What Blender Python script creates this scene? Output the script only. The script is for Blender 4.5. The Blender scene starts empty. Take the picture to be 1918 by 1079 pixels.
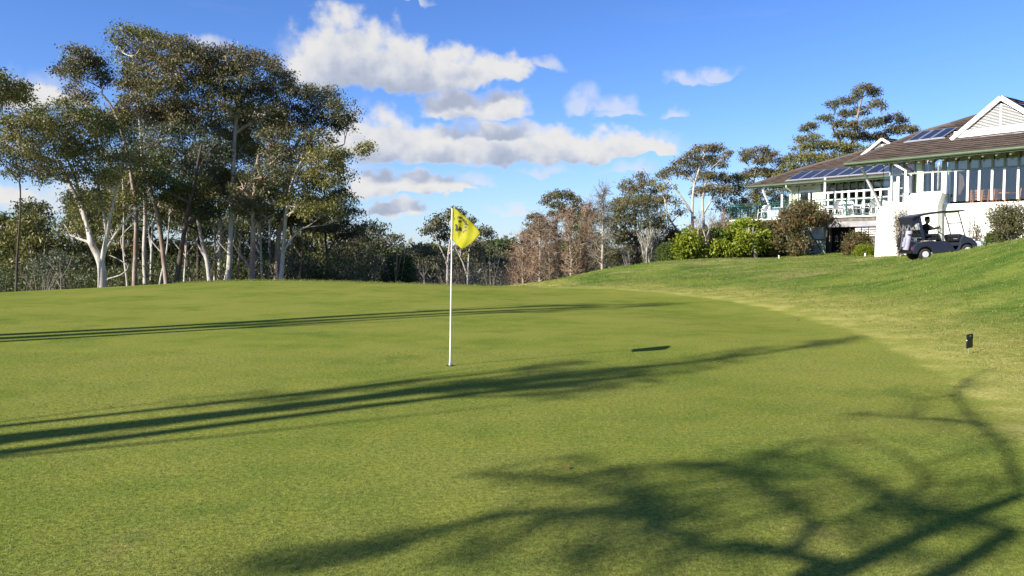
import bpy, math, random
import numpy as np
from mathutils import Vector, Matrix

random.seed(7)
rng = np.random.default_rng(7)
R = math.radians
scene = bpy.context.scene
C = scene.collection

# ---------------------------------------------------------------- camera
EYE = 1.6
PITCH = R(2.98)
cam_data = bpy.data.cameras.new('camera')
cam_data.sensor_width = 36.0
cam_data.lens = 36.0 * 1440 / 1918
cam_data.clip_start = 0.1
cam_data.clip_end = 6000
cam = bpy.data.objects.new('camera', cam_data)
C.objects.link(cam)
cam.location = (0, 0, EYE)
cam.rotation_euler = (math.pi / 2 - PITCH, 0, 0)
scene.camera = cam

# ---------------------------------------------------------------- light
SUN_DIR = Vector((-3.44, -2.28, 2.18)).normalized()      # towards the sun
SUN_EL = math.asin(SUN_DIR.z)
SUN_AZ = math.atan2(SUN_DIR.x, SUN_DIR.y)                # from +Y towards +X
sun_data = bpy.data.lights.new('sun', 'SUN')
sun_data.energy = 5.0
sun_data.angle = R(0.53)
sun_data.color = (1.0, 0.93, 0.82)
sun = bpy.data.objects.new('sun', sun_data)
C.objects.link(sun)
sun.location = (-30, -20, 30)
sun.rotation_euler = SUN_DIR.to_track_quat('Z', 'Y').to_euler()

scene.view_settings.view_transform = 'Standard'
scene.view_settings.look = 'None'
scene.view_settings.gamma = 1
scene.view_settings.use_curve_mapping = False
scene.view_settings.exposure = 0.98
scene.cycles.max_bounces = 6
scene.cycles.diffuse_bounces = 3
scene.cycles.glossy_bounces = 3
scene.cycles.transmission_bounces = 4
scene.cycles.transparent_max_bounces = 8
scene.cycles.caustics_reflective = False
scene.cycles.caustics_refractive = False
scene.cycles.sample_clamp_indirect = 3.0

world = bpy.data.worlds.new('World')
scene.world = world
world.use_nodes = True
WN = world.node_tree
WN.nodes.clear()


class NB:
    """small helper that wires shader nodes"""
    def __init__(self, tree):
        self.t = tree

    def n(self, typ, inputs=None, **props):
        nd = self.t.nodes.new(typ)
        for k, v in props.items():
            setattr(nd, k, v)
        if inputs:
            for k, v in inputs.items():
                if isinstance(v, bpy.types.NodeSocket):
                    self.t.links.new(v, nd.inputs[k])
                else:
                    nd.inputs[k].default_value = v
        return nd

    def m(self, op, a, b=None, c=None, clamp=False):
        d = {0: a}
        if b is not None:
            d[1] = b
        if c is not None:
            d[2] = c
        return self.n('ShaderNodeMath', d, operation=op, use_clamp=clamp).outputs[0]

    def v(self, op, a, b=None, out=0, scale=None):
        d = {0: a}
        if b is not None:
            d[1] = b
        nd = self.n('ShaderNodeVectorMath', d, operation=op)
        if scale is not None:
            if isinstance(scale, bpy.types.NodeSocket):
                self.t.links.new(scale, nd.inputs['Scale'])
            else:
                nd.inputs['Scale'].default_value = scale
        return nd.outputs[out]

    def mix(self, f, a, b, blend='MIX'):
        nd = self.n('ShaderNodeMix', data_type='RGBA', blend_type=blend)
        for key, val in ((0, f), (6, a), (7, b)):
            if isinstance(val, bpy.types.NodeSocket):
                self.t.links.new(val, nd.inputs[key])
            else:
                nd.inputs[key].default_value = val
        return nd.outputs[2]

    def ss(self, x, lo, hi, a=0.0, b=1.0):
        nd = self.n('ShaderNodeMapRange', {0: x, 1: lo, 2: hi, 3: a, 4: b}, interpolation_type='SMOOTHSTEP')
        return nd.outputs[0]

    def noise(self, vec, scale, detail=4, rough=0.55, out='Fac', dist=0.0):
        return self.n('ShaderNodeTexNoise', {'Vector': vec, 'Scale': scale, 'Detail': detail, 'Roughness': rough,
                                             'Distortion': dist}).outputs[out]


def col(r, g, b):
    return (r, g, b, 1.0)


def build_world():
    B = NB(WN)
    sky = B.n('ShaderNodeTexSky', sky_type='NISHITA')
    sky.sun_disc = False
    sky.sun_elevation = SUN_EL
    sky.sun_rotation = SUN_AZ % (2 * math.pi)
    sky.altitude = 900
    sky.air_density = 1.0
    sky.dust_density = 0.35
    sky.ozone_density = 2.2
    hsv = B.n('ShaderNodeHueSaturation', {'Saturation': 1.15, 'Value': 1.0, 'Color': sky.outputs[0]})
    skyc = B.mix(1.0, hsv.outputs[0], col(0.86, 1.0, 1.42), 'MULTIPLY')
    geo = B.n('ShaderNodeTexCoord').outputs['Generated']
    sep = B.n('ShaderNodeSeparateXYZ', {0: geo})
    x, y, z = sep.outputs
    # azimuth and elevation in degrees
    az = B.m('MULTIPLY', B.m('ARCTAN2', x, y), 57.2958)
    el = B.m('MULTIPLY', B.m('ARCSINE', z), 57.2958)
    p = B.n('ShaderNodeCombineXYZ', {0: az, 1: el, 2: 0.0}).outputs[0]

    # one cloud puff: flattened-bottom ellipse in az/el space
    g = bpy.data.node_groups.new('cloud_puff', 'ShaderNodeTree')
    for nm, ty in (('P', 'NodeSocketVector'), ('Centre', 'NodeSocketVector'), ('Scale', 'NodeSocketVector'),
                   ('Prev', 'NodeSocketFloat')):
        g.interface.new_socket(nm, in_out='INPUT', socket_type=ty)
    g.interface.new_socket('Out', in_out='OUTPUT', socket_type='NodeSocketFloat')
    G = NB(g)
    gi = g.nodes.new('NodeGroupInput')
    go = g.nodes.new('NodeGroupOutput')
    # (the tiny term only makes the puffs evaluate one after the other)
    cen = G.n('ShaderNodeVectorMath', {0: gi.outputs['Prev'], 1: (1e-7, 1e-7, 1e-7), 2: gi.outputs['Centre']}, operation='MULTIPLY_ADD').outputs[0]
    d = G.v('SUBTRACT', gi.outputs['P'], cen)
    d = G.v('MULTIPLY', d, gi.outputs['Scale'])
    s = G.n('ShaderNodeSeparateXYZ', {0: d})
    up = G.m('MAXIMUM', s.outputs[1], 0.0)
    dn = G.m('MULTIPLY', G.m('MINIMUM', s.outputs[1], 0.0), 3.6)
    yy = G.m('ADD', up, dn)
    v = G.n('ShaderNodeCombineXYZ', {0: s.outputs[0], 1: yy, 2: 0.0}).outputs[0]
    ln = G.v('LENGTH', v, out=1)
    val = G.m('SUBTRACT', 1.0, ln)
    out = G.m('SMOOTH_MAX', val, gi.outputs['Prev'], 0.14)
    g.links.new(out, go.inputs[0])

    K = 57.2958

    def pxd(px, py):
        r_, u_ = (px - 959) / 1440, (539.5 - py) / 1440
        dx, dy, dz = r_, math.cos(PITCH) + u_ * math.sin(PITCH), -math.sin(PITCH) + u_ * math.cos(PITCH)
        n = math.sqrt(dx * dx + dy * dy + dz * dz)
        return math.atan2(dx, dy) * K, math.asin(dz / n) * K
    # puffs (px, py of the flat base line centre, half width, height, weight)
    puffs = [
        # big upper cloud
        (645, 138, 120, 118), (735, 146, 125, 98), (840, 150, 110, 78), (925, 146, 80, 46), (600, 134, 72, 78), (760, 154, 150, 54),
        # second
        (850, 208, 72, 54), (925, 208, 85, 44),
        # long one
        (720, 283, 90, 85), (820, 290, 110, 75), (930, 290, 120, 88), (1030, 290, 120, 68), (1120, 288, 100, 52),
        (1210, 290, 75, 30), (660, 275, 60, 72),
        # below
        (700, 358, 75, 52), (790, 358, 80, 38), (850, 362, 45, 22), (745, 392, 72, 22),
        # small ones on the right
        # left edge
        (70, 188, 80, 30), (20, 184, 60, 30), (-60, 374, 140, 40),
        # beyond the frame, all round the sky
        (-420, 150, 220, 90), (-700, 330, 260, 80), (2250, 120, 200, 70), (2500, 300, 230, 60), (1500, -330, 240, 110),
        (300, -420, 260, 130),
    ]
    thin = [(1095, 196, 42, 46), (1145, 204, 60, 34), (1290, 160, 60, 26), (1335, 148, 60, 24), (1262, 214, 34, 16), (1020, 324, 62, 22), (1187, 322, 66, 22), (960, 400, 70, 18), (395, 88, 50, 22),
            (775, 6, 40, 16), (1020, 128, 50, 26), (560, 120, 60, 70), (745, 396, 84, 30), (880, 345, 60, 26), (1230, 285, 70, 40), (1160, 215, 60, 24), (640, 330, 90, 60), (60, 190, 110, 60), (90, 385, 170, 60)]
    more = []
    rr = random.Random(5)
    for k in range(16):
        a = 60 + k * 18.5 + rr.uniform(-5, 5)
        a = a if a < 180 else a - 360
        if abs(a) < 48:
            continue
        more.append((a, rr.uniform(6, 38), rr.uniform(6, 13), rr.uniform(2.5, 5.5)))

    def density(pv, after, more=more, puffs=puffs):
        n1 = B.noise(pv, 0.30, 2, 0.5, out='Color')
        n2 = B.noise(pv, 1.15, 2, 0.5, out='Color')
        w = B.v('SCALE', B.v('SUBTRACT', n1, (0.5, 0.5, 0.5)), scale=2.3)
        w2 = B.v('SCALE', B.v('SUBTRACT', n2, (0.5, 0.5, 0.5)), scale=0.95)
        q = B.v('ADD', B.v('ADD', pv, w), w2)
        last = B.m('MULTIPLY_ADD', after, 1e-7, -2.0) if after is not None else None
        prev = -2.0
        for (px, py, hw, h) in puffs:
            a, e = pxd(px, py)
            da = hw / 1440 * K * 1.0
            de = h / 1440 * K
            nd = B.n('ShaderNodeGroup', node_tree=g)
            WN.links.new(q, nd.inputs['P'])
            nd.inputs['Centre'].default_value = (a, e, 0)
            nd.inputs['Scale'].default_value = (1 / da, 1 / de, 0)
            if last is None:
                nd.inputs['Prev'].default_value = prev
            else:
                WN.links.new(last, nd.inputs['Prev'])
            last = nd.outputs[0]
        for (a, e, da, de) in more:
            nd = B.n('ShaderNodeGroup', node_tree=g)
            WN.links.new(q, nd.inputs['P'])
            nd.inputs['Centre'].default_value = (a, e, 0)
            nd.inputs['Scale'].default_value = (1 / da, 1 / de, 0)
            WN.links.new(last, nd.inputs['Prev'])
            last = nd.outputs[0]
        fb = B.noise(pv, 0.62, 5, 0.52)
        return B.m('ADD', last, B.m('MULTIPLY', B.m('SUBTRACT', fb, 0.5), 0.95))

    # clouds stretch towards the horizon
    st = B.n('ShaderNodeVectorMath', {0: p, 1: (0.75, 1.0, 1.0)}, operation='MULTIPLY').outputs[0]
    d0 = density(p, None)
    off = B.v('ADD', p, (-0.6, 1.5, 0.0))
    d1 = density(off, d0, [])
    alpha = B.ss(d0, 0.00, 0.42)
    d2 = density(p, d1, [], thin)
    alpha = B.m('MAXIMUM', alpha, B.ss(d2, 0.0, 0.8, 0.0, 0.62))
    # light falls off where more cloud lies towards the sun
    thick = B.m('MULTIPLY', B.ss(d1, -0.05, 0.92), B.ss(d0, -0.15, 0.5, 0.25, 1.0))
    fine = B.noise(p, 0.9, 3, 0.5)
    shade = B.m('ADD', B.m('MULTIPLY', thick, 1.0), B.m('MULTIPLY', B.m('SUBTRACT', fine, 0.5), 0.5), clamp=True)
    ramp = B.n('ShaderNodeValToRGB', {0: shade})
    cr = ramp.color_ramp
    cr.elements[0].position = 0.0
    cr.elements[0].color = col(6.1, 6.0, 5.9)
    cr.elements[1].position = 1.0
    cr.elements[1].color = col(3.0, 3.35, 4.2)
    e = cr.elements.new(0.35)
    e.color = col(5.0, 5.15, 5.5)
    e = cr.elements.new(0.7)
    e.color = col(3.7, 4.05, 4.9)
    alpha2 = B.m('MULTIPLY', alpha, 0.97)
    # high thin veil
    veil = B.ss(B.noise(B.v('MULTIPLY', p, (0.06, 0.35, 1.0)), 1.0, 5, 0.6), 0.55, 0.85, 0.0, 0.12)
    c1 = B.mix(veil, skyc, col(4.2, 4.6, 5.3))
    # pale air low over the horizon
    low = B.ss(el, 0.0, 11.0, 0.32, 0.0)
    c1 = B.mix(low, c1, col(3.0, 4.2, 5.8))
    c2 = B.mix(alpha2, c1, ramp.outputs[0])
    bg = B.n('ShaderNodeBackground', {'Color': c2, 'Strength': 0.070})
    ow = WN.nodes.new('ShaderNodeOutputWorld')
    WN.links.new(bg.outputs[0], ow.inputs[0])


build_world()
world.cycles.sampling_method = 'MANUAL'
world.cycles.sample_map_resolution = 512


# ---------------------------------------------------------------- pixel helpers
def ray(px, py):
    r_, u_ = (px - 959) / 1440, (539.5 - py) / 1440
    return Vector((r_, math.cos(PITCH) + u_ * math.sin(PITCH), -math.sin(PITCH) + u_ * math.cos(PITCH)))


def P(px, py, Y):
    d = ray(px, py)
    t = Y / d.y
    return Vector((d.x * t, Y, EYE + d.z * t))


# ---------------------------------------------------------------- mesh helpers
def mesh_arrays(name, verts, faces, smooth=False, tint=None, mat=None):
    me = bpy.data.meshes.new(name)
    verts = np.asarray(verts, dtype=np.float32)
    faces = np.asarray(faces, dtype=np.int32)
    nf, k = faces.shape
    me.vertices.add(len(verts))
    me.vertices.foreach_set('co', verts.ravel())
    me.loops.add(nf * k)
    me.loops.foreach_set('vertex_index', faces.ravel())
    me.polygons.add(nf)
    me.polygons.foreach_set('loop_start', np.arange(0, nf * k, k, dtype=np.int32))
    if smooth:
        me.polygons.foreach_set('use_smooth', np.ones(nf, dtype=bool))
    if tint is not None:
        at = me.attributes.new('tint', 'FLOAT', 'FACE')
        at.data.foreach_set('value', np.asarray(tint, dtype=np.float32))
    me.update(calc_edges=True)
    if mat:
        me.materials.append(mat)
    return me


class MB:
    """collects simple solids into one mesh"""
    def __init__(self):
        self.v, self.f, self.s = [], [], []

    def add(self, vs, fs, smooth=False):
        o = len(self.v)
        self.v += [tuple(a) for a in vs]
        self.f += [tuple(o + i for i in f) for f in fs]
        self.s += [smooth] * len(fs)
        return self

    def box(self, c, size, rot=None):
        hx, hy, hz = size[0] / 2, size[1] / 2, size[2] / 2
        vs = [Vector((sx * hx, sy * hy, sz * hz)) for sz in (-1, 1) for sy in (-1, 1) for sx in (-1, 1)]
        if rot is not None:
            vs = [rot @ a for a in vs]
        vs = [a + Vector(c) for a in vs]
        return self.add(vs, [(0, 2, 3, 1), (4, 5, 7, 6), (0, 1, 5, 4), (2, 6, 7, 3), (1, 3, 7, 5), (0, 4, 6, 2)])

    def hexa(self, a, b):
        """a, b: two quads (4 points each, same order)"""
        return self.add(list(a) + list(b), [(3, 2, 1, 0), (4, 5, 6, 7), (0, 1, 5, 4), (1, 2, 6, 5), (2, 3, 7, 6), (3, 0, 4, 7)])

    def prism(self, pts, vec):
        n = len(pts)
        vec = Vector(vec)
        a = [Vector(p) for p in pts]
        b = [p + vec for p in a]
        fs = [tuple(range(n)), tuple(range(2 * n - 1, n - 1, -1))]
        fs += [(i, i + n, (i + 1) % n + n, (i + 1) % n) for i in range(n)]
        return self.add(a + b, fs)

    def tube(self, pts, rad, sides=8, cap=True, smooth=True):
        pts = [Vector(p) for p in pts]
        n = len(pts)
        if not hasattr(rad, '__len__'):
            rad = [rad] * n
        vs, fs = [], []
        ref = None
        for i, p in enumerate(pts):
            d = (pts[min(i + 1, n - 1)] - pts[max(i - 1, 0)])
            if d.length < 1e-9:
                d = Vector((0, 0, 1))
            d.normalize()
            if ref is None:
                ref = d.orthogonal().normalized()
            ref = (ref - d * ref.dot(d))
            if ref.length < 1e-6:
                ref = d.orthogonal()
            ref.normalize()
            bi = d.cross(ref)
            for k in range(sides):
                a = 2 * math.pi * k / sides
                vs.append(p + (ref * math.cos(a) + bi * math.sin(a)) * rad[i])
        for i in range(n - 1):
            for k in range(sides):
                k2 = (k + 1) % sides
                fs.append((i * sides + k, i * sides + k2, (i + 1) * sides + k2, (i + 1) * sides + k))
        self.add(vs, fs, smooth)
        if cap:
            self.add([vs[k] for k in range(sides)], [tuple(range(sides - 1, -1, -1))])
            self.add([vs[(n - 1) * sides + k] for k in range(sides)], [tuple(range(sides))])
        return self

    def bar(self, a, b, w, h=None, up=(0, 0, 1)):
        """rectangular bar from a to b"""
        h = w if h is None else h
        a, b = Vector(a), Vector(b)
        d = (b - a).normalized()
        s = d.cross(Vector(up))
        if s.length < 1e-5:
            s = Vector((1, 0, 0))
        s.normalize()
        t = s.cross(d)
        q = lambda p: [p - s * w / 2 - t * h / 2, p + s * w / 2 - t * h / 2, p + s * w / 2 + t * h / 2, p - s * w / 2 + t * h / 2]
        return self.hexa(q(a), q(b))

    def lathe(self, c, prof, axis='Z', seg=16, smooth=True):
        c = Vector(c)
        vs, fs = [], []
        for (r_, h) in prof:
            for k in range(seg):
                a = 2 * math.pi * k / seg
                if axis == 'Z':
                    o = Vector((r_ * math.cos(a), r_ * math.sin(a), h))
                elif axis == 'Y':
                    o = Vector((r_ * math.cos(a), h, r_ * math.sin(a)))
                else:
                    o = Vector((h, r_ * math.cos(a), r_ * math.sin(a)))
                vs.append(c + o)
        for i in range(len(prof) - 1):
            for k in range(seg):
                k2 = (k + 1) % seg
                fs.append((i * seg + k, i * seg + k2, (i + 1) * seg + k2, (i + 1) * seg + k))
        self.add(vs, fs, smooth)
        self.add([vs[k] for k in range(seg)], [tuple(range(seg - 1, -1, -1))])
        m = (len(prof) - 1) * seg
        self.add([vs[m + k] for k in range(seg)], [tuple(range(seg))])
        return self

    def mesh(self, name, mat=None, origin=(0, 0, 0)):
        me = bpy.data.meshes.new(name)
        o = Vector(origin)
        me.from_pydata([tuple(Vector(p) - o) for p in self.v], [], self.f)
        me.polygons.foreach_set('use_smooth', self.s)
        if mat:
            me.materials.append(mat)
        me.update()
        return me


def link(name, me, parent=None, **props):
    o = bpy.data.objects.new(name, me)
    C.objects.link(o)
    if parent is not None:
        o.parent = parent
    for k, v in props.items():
        o[k] = v
    return o


def thing(name, label, cat, loc=(0, 0, 0), rz=0.0, group=None):
    o = bpy.data.objects.new(name, None)
    o.empty_display_size = 0.3
    C.objects.link(o)
    o.location = loc
    o.rotation_euler = (0, 0, rz)
    o['label'] = label
    o['category'] = cat
    if group:
        o['group'] = group
    return o


def part(name, mb, mat, parent, world=True, label=None, bevel=0.0, kind=None):
    """mb in world coordinates when world=True (parent has no rotation then)"""
    root = parent
    org = Vector((0, 0, 0))
    if world:
        p = parent
        while p is not None:
            org += Vector(p.location)
            p = p.parent
    me = mb.mesh(name, mat, org)
    o = link(name, me, parent)
    if label:
        o['label'] = label
    if kind:
        o['kind'] = kind
    if bevel:
        b = o.modifiers.new('bevel', 'BEVEL')
        b.width = bevel
        b.segments = 2
        b.limit_method = 'ANGLE'
    return o


def copy_thing(src, loc, rz, label, group=None, scale=None):
    r = src.copy()
    C.objects.link(r)
    r.location = loc
    r.rotation_euler = (0, 0, rz)
    r['label'] = label
    if group:
        r['group'] = group
    if scale:
        r.scale = scale
    for ch in list(src.children):
        c = ch.copy()
        C.objects.link(c)
        c.parent = r
        for g in list(ch.children):
            d = g.copy()
            C.objects.link(d)
            d.parent = c
    return r


# ---------------------------------------------------------------- materials
def new_mat(name):
    m = bpy.data.materials.new(name)
    m.use_nodes = True
    t = m.node_tree
    t.nodes.clear()
    return m, NB(t)


def finish(m, B, shader):
    o = B.t.nodes.new('ShaderNodeOutputMaterial')
    B.t.links.new(shader, o.inputs[0])
    return m


def simple(name, c, rough=0.6, var=0.12, scale=6.0, metal=0.0, bump=0.0, spec=0.5, coat=0.0, dirt=None, dirt_amt=0.3):
    m, B = new_mat(name)
    co = B.n('ShaderNodeNewGeometry').outputs['Position']
    n = B.noise(co, scale, 5, 0.6)
    c = (c[0], c[1], c[2])
    lo = col(*[x * (1 - var) for x in c])
    hi = col(*[min(1, x * (1 + var)) for x in c])
    cc = B.mix(B.ss(n, 0.3, 0.7), lo, hi)
    if dirt:
        dn = B.noise(co, scale * 0.35, 6, 0.7)
        cc = B.mix(B.ss(dn, 0.5, 0.75, 0, dirt_amt), cc, col(*dirt))
    ins = {'Base Color': cc, 'Roughness': rough, 'Metallic': metal, 'Specular IOR Level': spec, 'Coat Weight': coat}
    if bump:
        bn = B.n('ShaderNodeBump', {'Strength': bump, 'Distance': 0.02, 'Height': B.noise(co, scale * 6, 4, 0.6)})
        ins['Normal'] = bn.outputs[0]
    p = B.n('ShaderNodeBsdfPrincipled', ins)
    return finish(m, B, p.outputs[0])


def leaf_mat(name, cols, transl=0.25, rough=0.5):
    """per-leaf colour from the tint attribute"""
    m, B = new_mat(name)
    t = B.n('ShaderNodeAttribute', attribute_name='tint', attribute_type='GEOMETRY').outputs['Fac']
    ramp = B.n('ShaderNodeValToRGB', {0: t})
    cr = ramp.color_ramp
    n = len(cols)
    for i, c in enumerate(cols):
        e = cr.elements[i] if i < 2 else cr.elements.new(1.0)
        e.position = i / (n - 1)
        e.color = col(*c)
    for i, c in enumerate(cols):
        cr.elements[i].position = i / (n - 1)
        cr.elements[i].color = col(*c)
    cc = ramp.outputs[0]
    p = B.n('ShaderNodeBsdfPrincipled', {'Base Color': cc, 'Roughness': rough, 'Specular IOR Level': 0.35})
    tr = B.n('ShaderNodeBsdfTranslucent', {'Color': B.mix(0.5, cc, col(0.12, 0.14, 0.02))})
    mx = B.n('ShaderNodeMixShader', {0: transl, 1: p.outputs[0], 2: tr.outputs[0]})
    return finish(m, B, mx.outputs[0])


def bark_mat(name, a, b, c, scale=1.0):
    """patchy peeling bark: three tones"""
    m, B = new_mat(name)
    co = B.n('ShaderNodeNewGeometry').outputs['Position']
    st = B.v('MULTIPLY', co, (1.0, 1.0, 0.28))
    n = B.noise(st, 2.6 * scale, 6, 0.65)
    n2 = B.noise(st, 7.0 * scale, 4, 0.6)
    cc = B.mix(B.ss(n, 0.42, 0.58), col(*a), col(*b))
    cc = B.mix(B.ss(n2, 0.55, 0.72, 0, 0.8), cc, col(*c))
    bn = B.n('ShaderNodeBump', {'Strength': 0.5, 'Distance': 0.03, 'Height': n2})
    p = B.n('ShaderNodeBsdfPrincipled', {'Base Color': cc, 'Roughness': 0.8, 'Normal': bn.outputs[0], 'Specular IOR Level': 0.2})
    return finish(m, B, p.outputs[0])


def glass_mat(name, tint, refl=1.0, transp=0.75):
    m, B = new_mat(name)
    ge = B.n('ShaderNodeNewGeometry')
    fc = B.m('ABSOLUTE', B.v('DOT_PRODUCT', ge.outputs['Normal'], ge.outputs['Incoming'], out=1))
    fr = B.m('MULTIPLY_ADD', B.m('POWER', B.m('SUBTRACT', 1.0, fc), 5.0), 0.95, 0.045)
    fr = B.m('MULTIPLY', fr, refl, clamp=True)
    co = B.n('ShaderNodeNewGeometry').outputs['Position']
    bn = B.n('ShaderNodeBump', {'Strength': 0.08, 'Distance': 0.05, 'Height': B.noise(co, 1.2, 2, 0.5)})
    gl = B.n('ShaderNodeBsdfGlossy', {'Color': col(0.9, 0.95, 1.0), 'Roughness': 0.02, 'Normal': bn.outputs[0]})
    tr = B.n('ShaderNodeBsdfTransparent', {'Color': col(*tint)})
    mx = B.n('ShaderNodeMixShader', {0: fr, 1: tr.outputs[0], 2: gl.outputs[0]})
    return finish(m, B, mx.outputs[0])


M = {}
M['white_paint'] = simple('white_paint', (0.80, 0.80, 0.78), 0.55, 0.04, 3)
M['white_wall'] = simple('white_wall', (0.80, 0.79, 0.72), 0.85, 0.05, 2.0, bump=0.15, dirt=(0.5, 0.48, 0.4), dirt_amt=0.25)
M['pale_green'] = simple('pale_green', (0.62, 0.68, 0.50), 0.7, 0.06, 2)
M['green_metal'] = simple('green_metal', (0.085, 0.125, 0.065), 0.45, 0.1, 3)
M['green_rail'] = simple('green_rail', (0.015, 0.075, 0.05), 0.4, 0.15, 3)
M['timber_soffit'] = simple('timber_soffit', (0.36, 0.33, 0.24), 0.8, 0.12, 3)
M['dark_timber'] = simple('dark_timber', (0.06, 0.05, 0.04), 0.8, 0.2, 4)
M['grey_beam'] = simple('grey_beam', (0.30, 0.30, 0.31), 0.8, 0.2, 1.5, dirt=(0.2, 0.1, 0.06), dirt_amt=0.5)
M['grey_and_shade'] = simple('grey_and_shade', (0.27, 0.30, 0.26), 0.6, 0.1, 3)  # grey of small fittings; on upper mullions it paints in the eave shadow
M['stone'] = simple('stone', (0.16, 0.14, 0.12), 0.9, 0.35, 5, bump=0.6)
M['shade_black'] = simple('shade_black', (0.012, 0.012, 0.014), 0.9, 0.3, 2)  # near-black that stands in for deep shade in openings
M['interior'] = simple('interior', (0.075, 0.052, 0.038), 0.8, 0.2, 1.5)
M['solar'] = simple('solar', (0.004, 0.007, 0.022), 0.18, 0.2, 3, spec=0.6)
M['alu'] = simple('alu', (0.6, 0.62, 0.66), 0.35, 0.05, 5, metal=0.6)
M['glass'] = glass_mat('glass', (0.88, 0.88, 0.86), 1.25)
M['glass_clear'] = glass_mat('glass_clear', (0.85, 0.88, 0.88), 1.0)
M['orange_wood'] = simple('orange_wood', (0.48, 0.20, 0.06), 0.45, 0.2, 6)
M['plastic_white'] = simple('plastic_white', (0.78, 0.79, 0.80), 0.4, 0.03, 5)
M['pale_blue'] = simple('pale_blue', (0.52, 0.60, 0.62), 0.6, 0.08, 4)
M['black'] = simple('black', (0.012, 0.012, 0.013), 0.5, 0.2, 8)
M['cart_paint'] = simple('cart_paint', (0.020, 0.024, 0.044), 0.28, 0.08, 4, spec=0.5, coat=0.4, dirt=(0.08, 0.075, 0.06), dirt_amt=0.12)
M['cart_black'] = simple('cart_black', (0.010, 0.010, 0.013), 0.5, 0.2, 8)
M['cart_roof'] = simple('cart_roof', (0.014, 0.015, 0.026), 0.4, 0.15, 5)
M['rubber'] = simple('rubber', (0.018, 0.018, 0.018), 0.85, 0.25, 12)
M['steel'] = simple('steel', (0.62, 0.63, 0.66), 0.3, 0.05, 9, metal=0.9)
M['rim_silver'] = simple('rim_silver', (0.62, 0.63, 0.65), 0.35, 0.05, 9, metal=0.15)
M['bag_grey'] = simple('bag_grey', (0.30, 0.29, 0.38), 0.7, 0.15, 12, bump=0.2)
M['cloth_black'] = simple('cloth_black', (0.014, 0.014, 0.018), 0.9, 0.2, 20, bump=0.3)
M['skin'] = simple('skin', (0.45, 0.26, 0.19), 0.55, 0.08, 20)
M['hair'] = simple('hair', (0.35, 0.33, 0.31), 0.8, 0.2, 40)
M['pole_white'] = simple('pole_white', (0.78, 0.78, 0.76), 0.35, 0.04, 8, dirt=(0.5, 0.5, 0.42), dirt_amt=0.25)
M['pole_yellow'] = simple('pole_yellow', (0.68, 0.66, 0.38), 0.5, 0.04, 8)
M['soil'] = simple('soil', (0.05, 0.035, 0.02), 0.95, 0.3, 60)

# ---------------------------------------------------------------- terrain
ctrl = []


def cz(x, y, z):
    ctrl.append((x, y, z))


def cp(px, py, Y):
    p = P(px, py, Y)
    ctrl.append((p.x, p.y, p.z))


for x in (-24, -14, -7, 0, 5):
    for y in (-14, -4, 2.5, 7):
        cz(x, y, 0.0)
for x, y in ((-10, 12), (-4, 12), (0, 10.4), (4, 12), (-18, 14), (-3, 17), (3, 17), (-9, 20), (0, 22), (7, 19)):
    cz(x, y, 0.0)
for px, py, Y in ((0, 548, 27.5), (200, 537.5, 31.5), (450, 527, 35.5), (600, 527.5, 35.5), (700, 530, 34.5), (850, 534, 33), (1000, 537, 31.5)):
    cp(px, py, Y)
    p = P(px, py, Y)
    cz(p.x * 1.12, p.y + 5, p.z - 0.35)
    cz(p.x * 1.35, p.y + 14, p.z - 1.6)
for x, y, z in ((-45, 25, -0.6), (-60, 45, -2.2), (-40, 70, -4), (-15, 75, -4.5), (5, 80, -4.5), (-80, 0, -1), (-50, -30, 0.2), (-20, -50, 0.3),
                (20, -40, 1.0), (40, -10, 1.9), (-70, 110, -6), (0, 120, -6.5), (60, 110, -2), (90, 60, 1.6), (60, 10, 2.0), (14, -10, 0.5), (10, 0, 0.25),
                (3, 60, -2.2), (10, 62, -0.9), (-6, 52, -1.9)):
    cz(x, y, z)
for px, py, Y in (
        (1000, 534, 37), (1045, 523, 41), (1100, 513.5, 42), (1150, 504, 43), (1250, 489, 44), (1400, 481, 43.5), (1550, 478, 42), (1600, 479, 40),
        (1640, 482, 36), (1700, 488, 29.3), (1732, 486.5, 28.7), (1770, 482, 29), (1815, 477.5, 29.6), (1700, 490, 27.5),
        (1250, 553, 26), (1250, 526, 31), (1250, 506, 37.5),
        (1400, 575, 21), (1400, 541, 26), (1400, 511, 32), (1400, 492, 38),
        (1550, 612, 15.5), (1550, 560, 20.5), (1550, 523, 26), (1550, 497, 33),
        (1700, 665, 11.2), (1700, 610, 14.3), (1700, 555, 18.5), (1700, 515, 23), (1700, 498, 25.5), 
        (1750, 481, 25.6), (1820, 468.5, 24), (1918, 447, 21.5), (2060, 415, 19.5),
        (1918, 770, 7.4), (1918, 670, 10.2), (1918, 580, 13.6), (1918, 510, 17.2), (1860, 480, 21), (2150, 600, 11), (2150, 800, 6)):
    cp(px, py, Y)
for x, y, z in ((17.3, 27.0, 1.62), (20, 26, 1.8), (24, 29, 1.75), (19, 32, 1.45), (24, 36, 1.5), (30, 30, 1.8), (20, 45, 1.3), (14, 50, 1.0), (30, 60, 1.0), (12, 45, 1.05)):
    cz(x, y, z)
CT = np.array(ctrl)


def _phi(d2):
    return d2 * np.log(d2 + 1e-6) * 0.5


def _fit():
    n = len(CT)
    d2 = (CT[:, None, 0] - CT[None, :, 0]) ** 2 + (CT[:, None, 1] - CT[None, :, 1]) ** 2
    K = _phi(d2) + np.eye(n) * 0.15
    Pm = np.c_[np.ones(n), CT[:, :2]]
    A = np.block([[K, Pm], [Pm.T, np.zeros((3, 3))]])
    return np.linalg.solve(A, np.r_[CT[:, 2], 0, 0, 0])


WT = _fit()


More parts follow.
